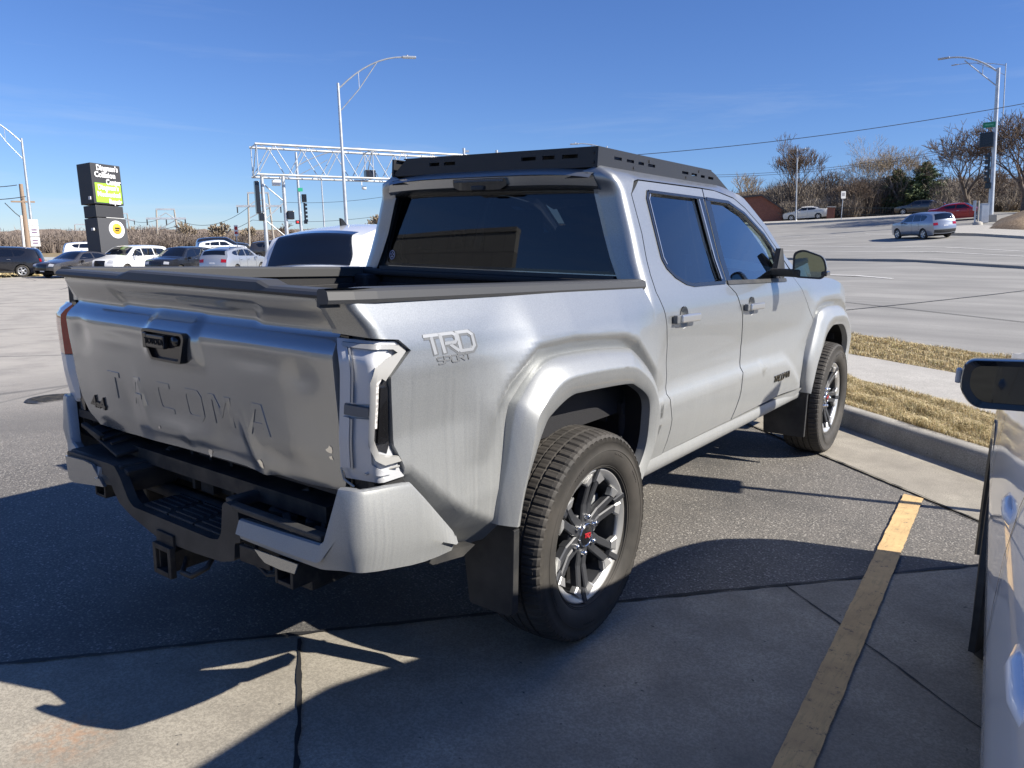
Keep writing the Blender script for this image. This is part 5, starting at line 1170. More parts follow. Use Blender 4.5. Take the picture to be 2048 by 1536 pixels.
def build_car(kind, paintm, label, cat, loc, rz, trim='silver', lights=True, group=None, step=.12, plate=True, rack=False, nm=None, open_glass=False, up=None):
    K = KINDS[kind]; L_, W, Hh = K['L'], K['W'], K['H']
    t = tag(empty(nm or 'parked_car', loc, 0), label, cat, group)
    # lie on the local slope
    e = .8; x, y = loc[0], loc[1]; nrm = Vector((-(float(H(x+e, y))-float(H(x-e, y)))/(2*e), -(float(H(x, y+e))-float(H(x, y-e)))/(2*e), 1)).normalized()
    t.rotation_mode = 'QUATERNION'; t.rotation_quaternion = Vector((0, 0, 1)).rotation_difference(nrm) @ Quaternion((0, 0, 1), rz)
    U = [(L_/2-s*L_, z*Hh) for s, z in catmull(K['up'], 3)]
    def XX(y, z):
        zz = np.asarray(z)/Hh; s = np.abs(y)/(L_/2)
        fz = np.interp(zz, [.12, .22, .32, .45, .58, K['belt'], K['belt']+.05, .95, 1.0], [.90, .95, .985, 1.0, .985, .955, .925, .745, .66]); fy = 1-.16*np.clip((s-.70)/.30, 0, 1)**2.2
        return W/2*fz*fy
    zs = .145*Hh; wy = [L_/2-K['wb'][0]*L_, L_/2-K['wb'][1]*L_]; wr = K['wr']; ar = wr+.06
    bot = [(U[-1][0], U[-1][1]), (-L_*.47, zs+.04)]
    def arch(yc, zc, r_): return [(yc+r_*math.cos(a), zc+r_*math.sin(a)) for a in np.linspace(PI+rad(28), -rad(28), 13)]
    A1 = [(yc_, zz_) for yc_, zz_ in arch(wy[1], wr, ar)]; A0 = arch(wy[0], wr, ar)
    ol = U+[(-L_*.48, zs+.03)]+[(a, max(b, zs)) for a, b in A1]+[(a, max(b, zs)) for a, b in A0]+[(L_*.485, zs+.02)]
    holes = []
    wins = [[(L_/2-s*L_, z*Hh) for s, z in w_] for w_ in K['wins']]
    mb = MB()
    for sd in (1, -1):
        fn = lambda P, sd=sd, o_=0.0: np.stack([sd*(XX(P[:, 0], P[:, 1])+o_), P[:, 0], P[:, 1]], 1)
        panel('b', ol, fn, None, None, step, holes=[rnd(w_, .04, 2) for w_ in wins] if open_glass else [], out=(sd, 0, 0), rim=(-sd*.05, 0, 0), mb=mb)
    Ua = np.array(U); n = 13; V = []; tg_ = np.gradient(Ua, axis=0); nr = np.stack([tg_[:, 1], -tg_[:, 0]], 1); nr /= np.linalg.norm(nr, axis=1)[:, None]
    nr *= np.where((nr*(Ua-np.array([0, Hh*.4]))).sum(1) < 0, -1, 1)[:, None]
    def strip_pt(u, t_, o_=0.0):
        i = u*(len(U)-1); a = int(min(len(U)-2, math.floor(i))); f_ = i-a; p = Ua[a]*(1-f_)+Ua[a+1]*f_; nn = nr[a]*(1-f_)+nr[a+1]*f_; cr_ = (.05+.07*abs(nn[0]))*(1-t_*t_)+o_
        return (t_*float(XX(p[0], p[1])), p[0]+nn[0]*cr_, p[1]+nn[1]*cr_)
    sk = lambda j: .0
    def uof(s): ys = (L_/2-Ua[:, 0])/L_; return float(np.interp(s, ys[:], np.linspace(0, 1, len(U)))) if True else 0
    tops = [i for i in range(len(U))]
    ws0, ws1, rg0, rg1 = [uof(s) for s in (*K['ws'], *K['rg'])]
    for i in range(len(U)):
        for b in range(n): V.append(strip_pt(i/(len(U)-1), b/(n-1)*2-1))
    F = []
    for i in range(len(U)-1):
        um = (i+.5)/(len(U)-1)
        for b in range(n-1):
            if open_glass and ((ws0 < um < ws1) or (rg0 < um < rg1)) and 1 <= b <= n-3: continue
            F.append((i*n+b, (i+1)*n+b, (i+1)*n+b+1, i*n+b+1))
    mb.add(V, F, 0, True)
    body = mb.build('body', paintm, t); md = body.modifiers.new('edge', 'EDGE_SPLIT'); md.split_angle = rad(38)
    gm = M['glass_car']
    for sd in (1, -1):
        for w_ in wins:
            panel('window', rnd(w_, .04, 2), lambda P, sd=sd: np.stack([sd*(XX(P[:, 0], P[:, 1])+(.004 if not open_glass else -.006)), P[:, 0], P[:, 1]], 1), gm if not open_glass else M['glass_side'], t, .15, out=(sd, 0, 0))
    def patch(name, u0, u1, t0, t1, m_, o_=.006, nu=6, nv=8, tt=.0):
        mb = MB(); V = []
        for a in range(nu+1):
            for b in range(nv+1):
                u = u0+(u1-u0)*a/nu; V.append(strip_pt(u, t0+(t1-t0)*b/nv, o_))
        mb.add(V, [(a*(nv+1)+b, (a+1)*(nv+1)+b, (a+1)*(nv+1)+b+1, a*(nv+1)+b+1) for a in range(nu) for b in range(nv)], 0, True); return mb.build(name, m_, t)
    sn = 10 if kind == 'bigsuv' else 6
    patch('windscreen', ws0, ws1, -.88, .88, gm if not open_glass else M['glass_shield']); patch('rear_window', rg0, rg1, -.84, .84, gm if not open_glass else M['glass_side'], .012 if kind == 'bigsuv' else .006, sn*2, 12)
    nu_ = lambda z, front: float(np.interp(z, *(lambda ii: (Ua[ii, 1]/Hh, ii/(len(U)-1)))(np.arange(0, max(4, int(len(U)*.3))) if front else np.arange(int(len(U)*.72), len(U))[::-1])))
    patch('grille', nu_(.33, 1), nu_(.50, 1), -.42, .42, M['badge'], .012, 3, 6); patch('lower_intake', nu_(.305, 1), nu_(.325, 1)+.002, -.62, .62, M['plastic'], .014, 2, 6)
    for sd in (1, -1):
        lt = patch('headlight', nu_(.455, 1), nu_(.53, 1), sd*.60, sd*.98, M['lens_clear'], .012, 3, 5)
        tlm = patch('taillight', nu_(.52, 0), nu_(.62 if kind != 'sedan' else .66, 0), sd*.64, sd*.985, M['lens_red'], .012, 3, 5)
    zz = [.30, .22]; patch('rear_bumper_trim', nu_(.36, 0), nu_(.25, 0), -.97, .97, M['plastic'], .008, 3, 8)
    if plate:
        for yy, z in ((L_/2+.10, .31*Hh), (-L_/2-.10, .48*Hh if kind in ('suv', 'hatch', 'minivan') else .42*Hh)):
            o_ = MB().box((0, yy, z), (.31, .014, .155), bev=.004).build('number_plate', M['plate'], t)
    mb = MB()
    for sd in (1, -1):
        for y0, z0, y1, z1 in [(wins[0][-1][0]-.02, zs+.12, wins[0][-1][0]-.02, Hh*.66), (wins[0][0][0]+.03, zs+.14, wins[0][0][0]+.03, Hh*.64), (wins[1][-2][0]-.02, zs+.35, wins[1][-2][0]-.02, Hh*.66)]:
            nn = 8; V = []
            for i in range(nn+1):
                y_ = y0+(y1-y0)*i/nn; z_ = z0+(z1-z0)*i/nn; xx = float(XX(y_, z_))+.003; V += [(sd*xx, y_-.006, z_), (sd*xx, y_+.006, z_)]
            mb.add(V, [(2*i, 2*i+1, 2*i+3, 2*i+2) for i in range(nn)])
    mb.build('door_seam', M['badge'], t)
    for sd in (1, -1):
        for w_ in wins[:2]:
            y_ = w_[-1][0] if w_ is wins[0] else w_[-2][0]; MB().box((sd*(W/2+.012), y_+.16, Hh*.60), (.03, .20, .028), bev=.01).build('door_handle', paintm if trim == 'body' else M['chrome'], t)
        MB().box((sd*(W/2+.10), wins[0][0][0]-.12, Hh*.645), (.20, .10, .14), bev=.04, seg=3).build('door_mirror', paintm, t)
        rk_ = MB().box((sd*(W/2*.985), 0, zs+.05), (.03, wy[0]-wy[1]-2*ar, .10), bev=.01); rk_.build('sill', M['plastic'] if kind != 'sedan' else paintm, t)
    if rack:
        for sd in (1, -1): MB().tube([(sd*.56, L_*.08, Hh*.985), (sd*.57, L_*.05, Hh*1.02), (sd*.57, -L_*.28, Hh*1.01), (sd*.56, -L_*.31, Hh*.965)], .018, 6).build('roof_rail', M['badge'], t)
    mb = MB(); mb.box((0, 0, zs+.08), (W*.84, L_*.90, .12)); 
    for y_ in wy: mb.box((0, y_, wr+.1), (W*.86, ar*2+.02, ar+.14), bev=.05)
    mb.build('underbody', M['dark'], t)
    if open_glass or True:
        mb = MB(); mb.box((0, -L_*.08, Hh*.42), (W*.80, L_*.50, Hh*.24)); 
        for sx_ in (-.38, .38): mb.box((sx_, .1, Hh*.62), (.42, .14, .5), bev=.05).box((sx_, .06, Hh*.80), (.24, .09, .16), bev=.03).box((sx_, -.9, Hh*.62), (.42, .12, .45), bev=.05)
        mb.build('seat', M['seat'], t)
    for sd in (1, -1):
        for y_ in wy:
            wl = empty('wheel', (sd*(W/2-.115), y_, wr), parent=t); wl.rotation_euler = (0, 0, 0 if sd > 0 else PI)
            mb = MB(); r0 = wr*.66; mb.lathe([(r0, .075), (r0*1.1, .095), (wr*.90, .098), (wr*.97, .085), (wr, .06), (wr, -.06), (wr*.97, -.085), (wr*.9, -.098), (r0, -.075)], (0, 0, 0), 'X', 28); mb.build('tyre', M['rubber'], wl)
            mb = MB(); mb.lathe([(r0-.03, .03), (r0-.02, .075), (r0+.004, .082), (r0+.006, .07)], (0, 0, 0), 'X', 28, 0); mb.lathe([(0, .015), (r0-.02, .015)], (0, 0, 0), 'X', 20, 1)
            for k in range(5):
                a = 2*PI*k/5+.3; p = Matrix.Rotation(a, 4, 'X'); mb.box((.055, 0, r0*.5), (.03, .075, r0*.92), bev=.006, M=p)
            mb.lathe([(0, .078), (.05, .074), (.07, .05)], (0, 0, 0), 'X', 14, 0); mb.build('rim', [M['machined'], M['dark']], wl)
    if kind in ('bigsuv',): MB().prism([(-.16, 0), (.10, 0), (-.10, .12), (-.17, .13)], (-.015, -L_*.22, Hh*.998), (0, 1, 0), (0, 0, 1), (.03, 0, 0)).build('roof_antenna', M['badge'], t); MB().tube([(-.1, -L_*.455, Hh*.70), (.35, -L_*.448, Hh*.735)], .016, 5).build('rear_wiper', M['badge'], t)
    return t
M['plate'] = mat('number_plate', (.62, .64, .68), .5)
M['glass_side'] = glass('green_tint_glass', (.45, .60, .48), 1.0, f=1.0)
def heading(px, a):
    d = ray(px, 500); aw = Vector((d[0], d[1])).normalized(); rt = Vector((aw.y, -aw.x)); v = rt*(-math.cos(rad(a)))+aw*math.sin(rad(a)); return math.atan2(-v.x, v.y)
def car(px, D, a, *args, **kw): p = at(px, D); return build_car(args[0], args[1], args[2], args[3], (p.x, p.y, p.z), heading(px, a), **kw)
GP = 'cars parked along the far edge of the lot'; GS = 'cars driving on the streets'
car(-8, 54, 12, 'suv', paint('black', (.012, .013, .018)), 'black SUV parked at the left edge of the picture', 'SUV', group=GP, nm='parked_suv')
car(158, 52, 318, 'sedan', paint('grey', (.085, .082, .085), .5), 'grey sedan parked nose out beside the white minivan', 'sedan', group=GP)
car(262, 53, 309, 'minivan', paint('white', (.74, .75, .76)), 'white minivan parked facing us below the black sign pylon', 'minivan', group=GP, nm='parked_minivan')
car(364, 50, 305, 'suv', paint('black2', (.02, .022, .028), .2), 'black SUV with a big chrome grille parked beside the white minivan', 'SUV', group=GP, nm='parked_suv')
car(468, 48, 118, 'hatch', paint('silver', (.42, .45, .49), .6, .3), 'silver wagon parked with its tail and red lamps towards us', 'wagon', group=GP, rack=True, nm='parked_wagon')
car(752, 14.6, 114, 'bigsuv', paint('white', (.74, .75, .76)), 'big white SUV with dark rear glass parked just beyond the pickup bed', 'SUV', step=.06, nm='parked_suv')
car(182, 86, 178, 'suv', paint('white', (.74, .75, .76)), 'white SUV on the distant street left of the sign pylon', 'SUV', group=GS, nm='moving_suv')
car(446, 90, 176, 'pickup', paint('black', (.012, .013, .018)), 'black SUV on the distant street behind the white crossover', 'SUV', group=GS, nm='moving_suv')
car(443, 84, 170, 'hatch', paint('white', (.74, .75, .76)), 'white crossover on the distant street above the black grilled SUV', 'crossover', group=GS, nm='moving_crossover')
car(556, 72, 200, 'suv', paint('grey', (.085, .082, .085), .5), 'dark grey SUV partly hidden behind the gantry leg', 'SUV', group=GS, nm='moving_suv')
car(1606, 98, 4, 'sedan', paint('offwhite', (.66, .65, .60)), 'white sedan by the brick pillar on the far street', 'sedan', group=GS, nm='moving_sedan')
car(1832, 96, 12, 'sedan', paint('grey', (.085, .082, .085), .5), 'dark grey sedan under the two evergreens', 'sedan', group=GS, nm='moving_sedan')
car(1912, 80, 186, 'sedan', paint('red', (.36, .008, .014), .2), 'bright red sedan waiting beside the signal pole', 'sedan', group=GS, nm='moving_sedan')
car(1842, 60, 56, 'suv', paint('silver2', (.30, .33, .385), .6, .28), 'silver blue SUV turning through the junction, rear towards us', 'SUV', group=GS, step=.08, nm='moving_suv')

# ---- white vehicle right beside the photographer
def near_suv():
    K = dict(KINDS['suv']); K['L'] = 4.75; K['W'] = 1.90; K['H'] = 1.70; K['wr'] = .37; K['wb'] = (.195, .79); KINDS['near'] = K
    rz = .080; loc = (3.160, -.56, 0); nonlocal_ = None
    t = build_car('near', paint('pearl_white', (.90, .90, .91), 0, .45), 'white SUV in the bay beside the camera, cut off by the right edge', 'SUV', loc, rz, trim='body', step=.05, nm='parked_suv', open_glass=True, plate=False)
    for o in list(t.children):
        if o.name.startswith(('door_handle', 'door_mirror', 'sill')): bpy.data.objects.remove(o)
    pm = PAINT['pearl_white']; R_ = Matrix.Rotation(rz, 4, 'Z'); T = (Matrix.Translation(loc) @ R_).inverted()
    for y in (-.62, -1.34):
        p = T @ Vector((2.19-.08*y, y, .97)); hb = MB(); x0 = p.x-.012
        x0 = float(p.x)+.016; hb.tube([(x0+.012, p.y+.10, p.z-.002), (x0-.022, p.y+.085, p.z), (x0-.030, p.y+.03, p.z+.002), (x0-.028, p.y-.05, p.z+.002), (x0-.018, p.y-.09, p.z), (x0+.012, p.y-.10, p.z-.002)], [.012, .014, .015, .015, .014, .012], 12)
        h = hb.build('door_handle', pm, t); h.scale = (1, 1, 1)
        MB().lathe([(0, .012), (.04, .010), (.052, .001), (.055, -.004)], (0, 0, 0), 'X', 24).build('handle_cup', pm, t, loc=(x0+.016, p.y, p.z)).scale = (-1, 1, .8)
    # black door mirror
    c_ = T @ Vector((2.188, -.17, 1.148)); mm = MB(); prof = rnd([(-.13, -.060), (.085, -.068), (.118, -.02), (.112, .052), (-.11, .066), (-.138, .03)], .028, 6); n = len(prof); rows = []
    for dy, k in ((0, .97), (.01, 1.0), (.06, .98), (.11, .80), (.135, .5), (.14, .2)): rows += [(c_.x-a*k, c_.y+dy, c_.z+b*k) for a, b in prof]
    mm.add(rows, [(q*n+i, q*n+(i+1) % n, (q+1)*n+(i+1) % n, (q+1)*n+i) for q in range(5) for i in range(n)]+[tuple(range(5*n, 6*n))], 0, True)
    mr = mm.build('door_mirror', M['black_gloss'], t)
    mm = MB(); A = [(c_.x-a*.97, c_.y, c_.z+b*.97) for a, b in prof]; B = [(c_.x-a*.82, c_.y+.003, c_.z+b*.74) for a, b in prof]
    mm.add(A+B, [(i, (i+1) % n, n+(i+1) % n, n+i) for i in range(n)]); mm.build('mirror_frame', M['black_gloss'], mr)
    MB().add([(c_.x-a*.83, c_.y+.005, c_.z+b*.76) for a, b in prof], [tuple(range(n))]).build('mirror_glass', mat('dark_mirror', (.05, .055, .06), .03, 1), mr)
    MB().box((c_.x-.121, c_.y+.05, c_.z+.005), (.014, .04, .036), bev=.006, seg=3).build('turn_signal', M['lens_clear'], mr)
    MB().box((c_.x+.145, c_.y+.05, c_.z-.06), (.14, .07, .05), bev=.015, rot=(0, rad(35), 0)).build('mirror_arm', M['black_gloss'], mr)
    # black sill and arch lips
    L_, W = K['L'], K['W']
    for w_ in K['wb'][:1]:
        yc = L_/2-w_*L_; V = []
        for a in np.linspace(-.35, PI+.35, 33):
            for r_, x in ((.465, .940), (.495, .948), (.498, .93), (.455, .90)): V.append((-x, yc+r_*math.cos(a), .37+r_*math.sin(a)))
        MB().add(V, [(i*4+j, (i+1)*4+j, (i+1)*4+(j+1) % 4, i*4+(j+1) % 4) for i in range(32) for j in range(4)], 0, False).build('arch_trim', M['plastic'], t)
    return t
near_suv()
# ================================================================== STREET FURNITURE
def pole(mb, p0, h, r0, r1, n=10): mb.tube([(0, 0, 0), (0, 0, h)], [r0, r1], n)
def lamp_arm(mb, z, L_, rise, s_=1):
    """truss arm and luminaire along local +x"""
    pts = [(s_*(.08+L_*t), 0, z+rise*(1-(1-t)**2.0)) for t in np.linspace(0, 1, 9)]
    mb.tube(pts, .045, 7)
    q = [(s_*.08, 0, z-1.25), (s_*(L_*.32), 0, z-.05), (s_*(L_*.62), 0, z+rise*.84)]; mb.tube(q, .032, 6)
    mb.tube([(s_*L_*.32, 0, z-.05), (s_*L_*.32, 0, z+rise*.5)], .02, 5)
    return pts[-1]
def upright(name, p, label, cat, rz=0, group=None):
    t = tag(empty(name, p), label, cat, group); plumb(t, rz); return t
def face_cam(px): return heading(px, 270)
def street_light(px, D, h, label, arm=4.4, rise=1.7, side=1, r=.12, group=None, nm='street_lamp', twist=0, base=False, py=None):
    p = at(px, D) if py is None else Vector(hit(px, py)); t = upright(nm, p, label, 'street lamp', face_cam(px)+PI+rad(twist), group)
    mb = MB(); mb.tube([(0, 0, -.3), (0, 0, h)], [r, r*.62], 12); mb.lathe([(r*1.7, 0), (r*1.7, .12), (r*1.1, .16)], (0, 0, 0), 'Z', 12); mb.build('pole', M['galv'], t)
    mb = MB(); e = lamp_arm(mb, h-.25, arm, rise, side); mb.build('arm', M['galv'], t)
    mb = MB(); mb.box((e[0]+side*.35, 0, e[2]), (.80, .26, .11), bev=.04, seg=3); mb.lathe([(0, .10), (.05, .09), (.06, .0)], (e[0]+side*.25, 0, e[2]+.03), 'Z', 10); mb.build('lamp_head', M['galv'], t)
    return t
DMID = 47
sl1 = street_light(698, DMID, float(hgt(683, 162, DMID).z-at(698, DMID).z), 'tall galvanised street lamp with truss arm rising left of the pickup cab', arm=3.7, rise=1.75, nm='street_lamp')
# left lamp with street banners
sl2 = street_light(70, 70, float(hgt(40, 274, 70).z-at(70, 70).z), 'street lamp leaning at the far left beside the wooden pole, sign plates on its post', arm=3.2, rise=1.9, side=-1)
for z, h_, c_ in ((1.9, .7, 'white_print'), (2.7, .8, 'white_print'), (3.35, .45, 'white_print')):
    b_ = MB().box((.12, -.16, z), (.62, .03, h_), bev=.005).build('sign_plate', M[c_], sl2)
mb = MB()
for z in (1.8, 2.0, 2.6, 2.8): mb.box((.12, -.18, z), (.34, .012, .10))
mb.build('sign_print', mat('dull_violet_print', (.22, .16, .25), .6), sl2)
# street lamp with signals at right
p = hit(1980, 443); sg = upright('signal_pole', p, 'tall signal pole with lamp arm, green name plate and black signals at the right edge', 'signal pole', face_cam(1980)+PI)
D_ = float(np.hypot(p[0]-CAM[0], p[1]-CAM[1])); ks = float(np.dot(p-CAM, CF))/1538
hp = 293*ks; mb = MB(); mb.tube([(0, 0, .1), (0, 0, hp)], [.22, .13], 14); mb.build('pole', M['galv'], sg)
MB().box((0, 0, .22), (.95, .95, .62), bev=.04).build('concrete_base', M['walk'], sg)
mb = MB(); L_ = 88*ks; mb.tube([(-.12-L_*t, 0, hp-.2+1.55*(1-(1-t)**2.2)) for t in np.linspace(0, 1, 9)], .065, 8); mb.tube([(-.12, 0, hp-1.3), (-L_*.66, 0, hp+.95)], .045, 6); mb.tube([(-L_*.30, 0, hp-.35), (-L_*.30, 0, hp+.45)], .03, 5)
mb.build('arm', M['galv'], sg); MB().box((-.12-L_-.15, 0, hp+1.36), (.85, .3, .13), bev=.05, seg=3).build('lamp_head', M['galv'], sg)
z_ = lambda py: (441-py)*ks
mb = MB(); mb.box((-.42, -.2, z_(254)), (.86, .03, .42), bev=.005); gs = mb.build('name_plate', mat('green_sign', (.02, .22, .12), .5), sg)
MB().box((-.42, -.222, z_(254)), (.60, .01, .12)).build('name_print', mat('faded_green_print', (.12, .40, .26), .6), sg)
mb = MB(); mb.box((-.55, -.25, z_(283)), (.95, .5, 1.15), bev=.05); mb.box((-.95, -.30, z_(283)), (.06, .75, 1.2)); mb.build('side_signal_head', M['badge'], sg)
mb = MB(); mb.box((-.30, 0, z_(336)), (.18, .32, 2.35), bev=.03)
for k in range(5): mb.box((-.45, 0, z_(336)+.92-.46*k), (.30, .30, .30), bev=.06); mb.box((-.62, 0, z_(336)+1.06-.46*k), (.22, .30, .04))
mb.build('signal_head', M['badge'], sg); MB().box((-.28, -.1, z_(371)), (.42, .30, .48), bev=.04).build('pedestrian_signal', M['badge'], sg)
# a second lamp farther on, its arm just under the first
street_light(1985, 128, 19.5, 'street lamp far behind the signal pole, its arm ends left of it', arm=5.6, rise=1.0, side=-1, group='distant street lamps', r=.10)
street_light(1587, 96, float(hgt(1589, 297, 96).z-at(1587, 96).z), 'slender lamp post rising behind the white sedan', arm=.5, rise=.15, side=1, r=.085, group='distant street lamps')
# pedestrian push button posts and cabinet
p = hit(1955, 452); pd = upright('pedestrian_post', p, 'short white pedestrian post with a signal box on a round base', 'post', face_cam(1955)+PI)
MB().tube([(0, 0, 0), (0, 0, 1.9)], .065, 10).lathe([(.34, 0), (.34, .25), (.18, .34), (.0, .36)], (0, 0, 0), 'Z', 14).build('post', M['walk'], pd); MB().box((-.26, 0, 1.55), (.22, .24, .75), bev=.03).build('signal_box', M['galv'], pd); MB().box((-.2, 0, .8), (.12, .1, 1.2), bev=.02).build('back_post', M['galv'], pd)
p = hit(1967, 446); pd = upright('utility_cabinet', p, 'low grey utility cabinet beside the white pedestrian post', 'cabinet', face_cam(1967)+PI+.4)
MB().box((0, 0, .75), (.55, .45, 1.5), bev=.02).build('box', M['galv'], pd); MB().box((0, 0, 1.52), (.60, .5, .05), bev=.01).build('lid', M['galv'], pd)
# small white sign on a leaning post
p = hit(1682, 443); pd = upright('road_sign', p, 'small white road sign on a thin post beyond the lanes', 'road sign', face_cam(1682)+PI+.5)
MB().tube([(0, 0, 0), (.17, 0, 3.0)], .035, 6).build('post', M['galv'], pd); MB().box((.16, -.05, 2.75), (.50, .02, .75), bev=.003).build('plate', M['white_print'], pd); MB().box((.16, -.064, 2.80), (.30, .006, .35)).build('print', mat('sign_print', (.25, .25, .27), .6), pd)
# red and white sign far left
p = at(476, 74); pd = upright('road_sign', p, 'small red and white road sign above the white crossover', 'road sign', face_cam(476)+PI)
MB().tube([(0, 0, 0), (0, 0, 3.1)], .04, 6).build('post', M['galv'], pd); MB().box((0, -.05, 2.65), (.34, .02, .95)).build('plate', M['white_print'], pd); MB().box((0, -.064, 2.85), (.26, .006, .30)).box((0, -.064, 2.45), (.26, .006, .22)).build('print', mat('red_sign_print', (.45, .04, .03), .6), pd)
# ---- sign pylon
DP = 56; kp = DP/1538; p = at(218, DP); py_ = upright('sign_pylon', p, 'tall black pylon sign with white lettering and a lime green panel above the parked cars', 'pylon sign', face_cam(218)+PI)
py_.rotation_quaternion = QUP @ Quaternion((0, 1, 0), rad(-1.6)) @ Quaternion((0, 0, 1), face_cam(218)+PI+rad(38))
zt = hgt(205, 329, DP).z-p.z; wF, wS = 2.1, 1.25
def lvl(py): return hgt(205, py, DP).z-p.z
dark = mat('pylon_charcoal', (.035, .036, .040), .5); dark2 = mat('pylon_grey', (.060, .062, .068), .55)
top, mid, seam, bot = lvl(329), lvl(410), lvl(436), -.5
# front face is local -y, side face local -x
MB().box((0, 0, (top+mid)/2), (wF, wS, top-mid), bev=.04, seg=3).build('sign_cabinet', dark, py_)
MB().box((.02, 0, (mid+seam)/2-.04), (wF*.93, wS*.90, mid-seam-.06), bev=.03).build('neck', dark, py_)
MB().box((.06, 0, (seam+bot)/2-.05), (wF*.97, wS*.97, seam-bot), bev=.03).build('pylon_base', dark2, py_)
gp = MB().prism([(-wF*.42, mid+.10), (wF*.45, mid+.10), (wF*.45, mid+(top-mid)*.52), (-wF*.42, mid+(top-mid)*.52)], (0, -wS/2-.012, 0), (1, 0, 0), (0, 0, 1), (0, .02, 0)).build('green_panel', mat('lime_panel', (.30, .58, .04), .45), py_)
fy = -wS/2-.03
wp = mat('sign_white', (.80, .80, .80), .5)
def sgn(txts, z0, dz, size, nm, par):
    for i, (tx, xo, wd) in enumerate(txts):
        o = text_mesh(tx, size, nm, wp, par, Matrix.Identity(4), extrude=.01, offset=size*.03, shear=0); o.data.transform(Matrix.Scale(wd/max(.01, o.dimensions.x), 4, (1, 0, 0))); o.data.transform(frame_M((xo, fy-.005, z0-dz*i), (1, 0, 0), (0, 0, 1)))
sgn([("Dingman's", .08, 1.50), ('Collision', -.12, 1.45), ('Center', .42, 1.05)], top-.27, .42, .47, 'sign_lettering', py_)
sgn([("Dingman's", .02, 1.45), ('Mechanical', 0.02, 1.60), ('Repair', .42, .90)], mid+(top-mid)*.52-.27, .42, .42, 'sign_lettering', py_)
MB().lathe([(0, -.02), (.52, -.02), (.56, .0), (.56, .03)], (.32, -wS/2-.0, (seam+lvl(500))/2+.25), 'Y', 36).build('round_emblem', wp, py_)
zc = (seam+lvl(500))/2+.25
MB().lathe([(0, -.045), (.30, -.045), (.34, -.03), (.34, 0)], (.32, -wS/2-.0, zc+.05), 'Y', 24).build('emblem_centre', mat('emblem_gold', (.55, .36, .03), .5), py_)
text_mesh('45\nYEARS', .17, 'emblem_print', M['badge'], py_, frame_M((.32, -wS/2-.055, zc+.06), (1, 0, 0), (0, 0, 1)), extrude=.004, offset=.004) if False else MB().box((.32, -wS/2-.052, zc+.08), (.34, .012, .10)).box((.30, -wS/2-.052, zc-.06), (.26, .012, .07)).build('emblem_print', M['badge'], py_)
MB().box((-wF/2-.03, -.25, seam-.75), (.10, .22, .16), bev=.02).box((-wF/2-.02, -.3, mid+.35), (.08, .2, .2), bev=.02).build('flood_lamp', M['white_print'], py_)
MB().box((.3, -wS/2, seam-.02), (1.3, .03, .03)).build('trim_strip', M['white_print'], py_)
# ---- sign gantry
DG = 58; kg = DG/1538; p = at(560, DG); gt = upright('sign_gantry', p, 'galvanised box truss gantry with signals hung on its legs', 'gantry', face_cam(560)+PI)
gt.rotation_quaternion = QUP @ Quaternion((0, 0, 1), face_cam(560)+PI+rad(14))
gz = lambda py: hgt(560, py, DG).z-p.z
zt_, zb_ = gz(292), gz(352); X0g, X1g = -1.35, 15.5; hd_ = .85
mb = MB()
for y_ in (-hd_, hd_):
    mb.tube([(X0g, y_, zt_), (X1g, y_, zt_)], .085, 8); mb.tube([(X0g, y_, zb_), (X1g, y_, zb_)], .075, 8)
mb.build('truss_chord', M['galv'], gt)
mb = MB(); xs = np.linspace(X0g+.1, X1g-.1, 15)
for i in range(14):
    for y_ in (-hd_, hd_):
        a, b = (zt_, zb_) if i % 2 else (zb_, zt_); mb.tube([(xs[i], y_, a), (xs[i+1], y_, b)], .035, 5)
    for z_q in (zt_, zb_): mb.tube([(xs[i], -hd_, z_q), (xs[i+1], hd_, z_q)], .025, 5)
for x in (xs[0], xs[7]): 
    for y_ in (-hd_, hd_): mb.tube([(x, y_, zt_), (x, y_, zb_)], .04, 5)
    mb.tube([(x, -hd_, zt_), (x, hd_, zb_)], .035, 5); mb.tube([(x, -hd_, zt_), (x, hd_, zt_)], .04, 5); mb.tube([(x, -hd_, zb_), (x, hd_, zb_)], .04, 5)
mb.build('truss_web', M['galv'], gt)
for x in (-.85, .62): MB().tube([(x, 0, -.3), (x, 0, zb_+.1)], [.15, .12], 12).lathe([(.28, 0), (.28, .08), (.17, .1)], (x, 0, 0), 'Z', 14).build('leg', M['galv'], gt)
mb = MB(); zz = [zb_-.5-1.25*k for k in range(6)]
for k in range(5):
    x0, x1 = (-.85, .62) if k % 2 == 0 else (.62, -.85)
    if zz[k+1] > 0: mb.tube([(x0, 0, zz[k]), (x1, 0, zz[k+1])], .045, 6)
mb.build('leg_brace', M['galv'], gt)
MB().box((-1.25, 0, gz(395)), (.30, .42, 2.2), bev=.04).build('signal_head', M['badge'], gt); MB().box((-1.1, -.1, gz(434)), (.36, .35, .55), bev=.05).build('pedestrian_signal', M['badge'], gt)
MB().box((.95, -.1, gz(430)), (.45, .4, .6), bev=.06).build('pedestrian_signal', M['badge'], gt); MB().box((.1, -.1, zb_-.45), (.55, .3, .40), bev=.02).build('control_box', M['white_print'], gt)
MB().box((7.1, 0, zb_+.38), (.75, .55, .6), bev=.03).build('equipment_box', M['badge'], gt); MB().box((9.55, 0, zb_-.75), (.85, .45, .85), bev=.03).build('equipment_box', M['galv'], gt)
MB().lathe([(0, 0), (.10, .02), (.13, .3), (.0, .34)], (6.35, -.2, zb_-.65), 'X', 12).box((6.35, -.2, zb_-.35), (.05, .05, .3)).build('camera', M['white_print'], gt)
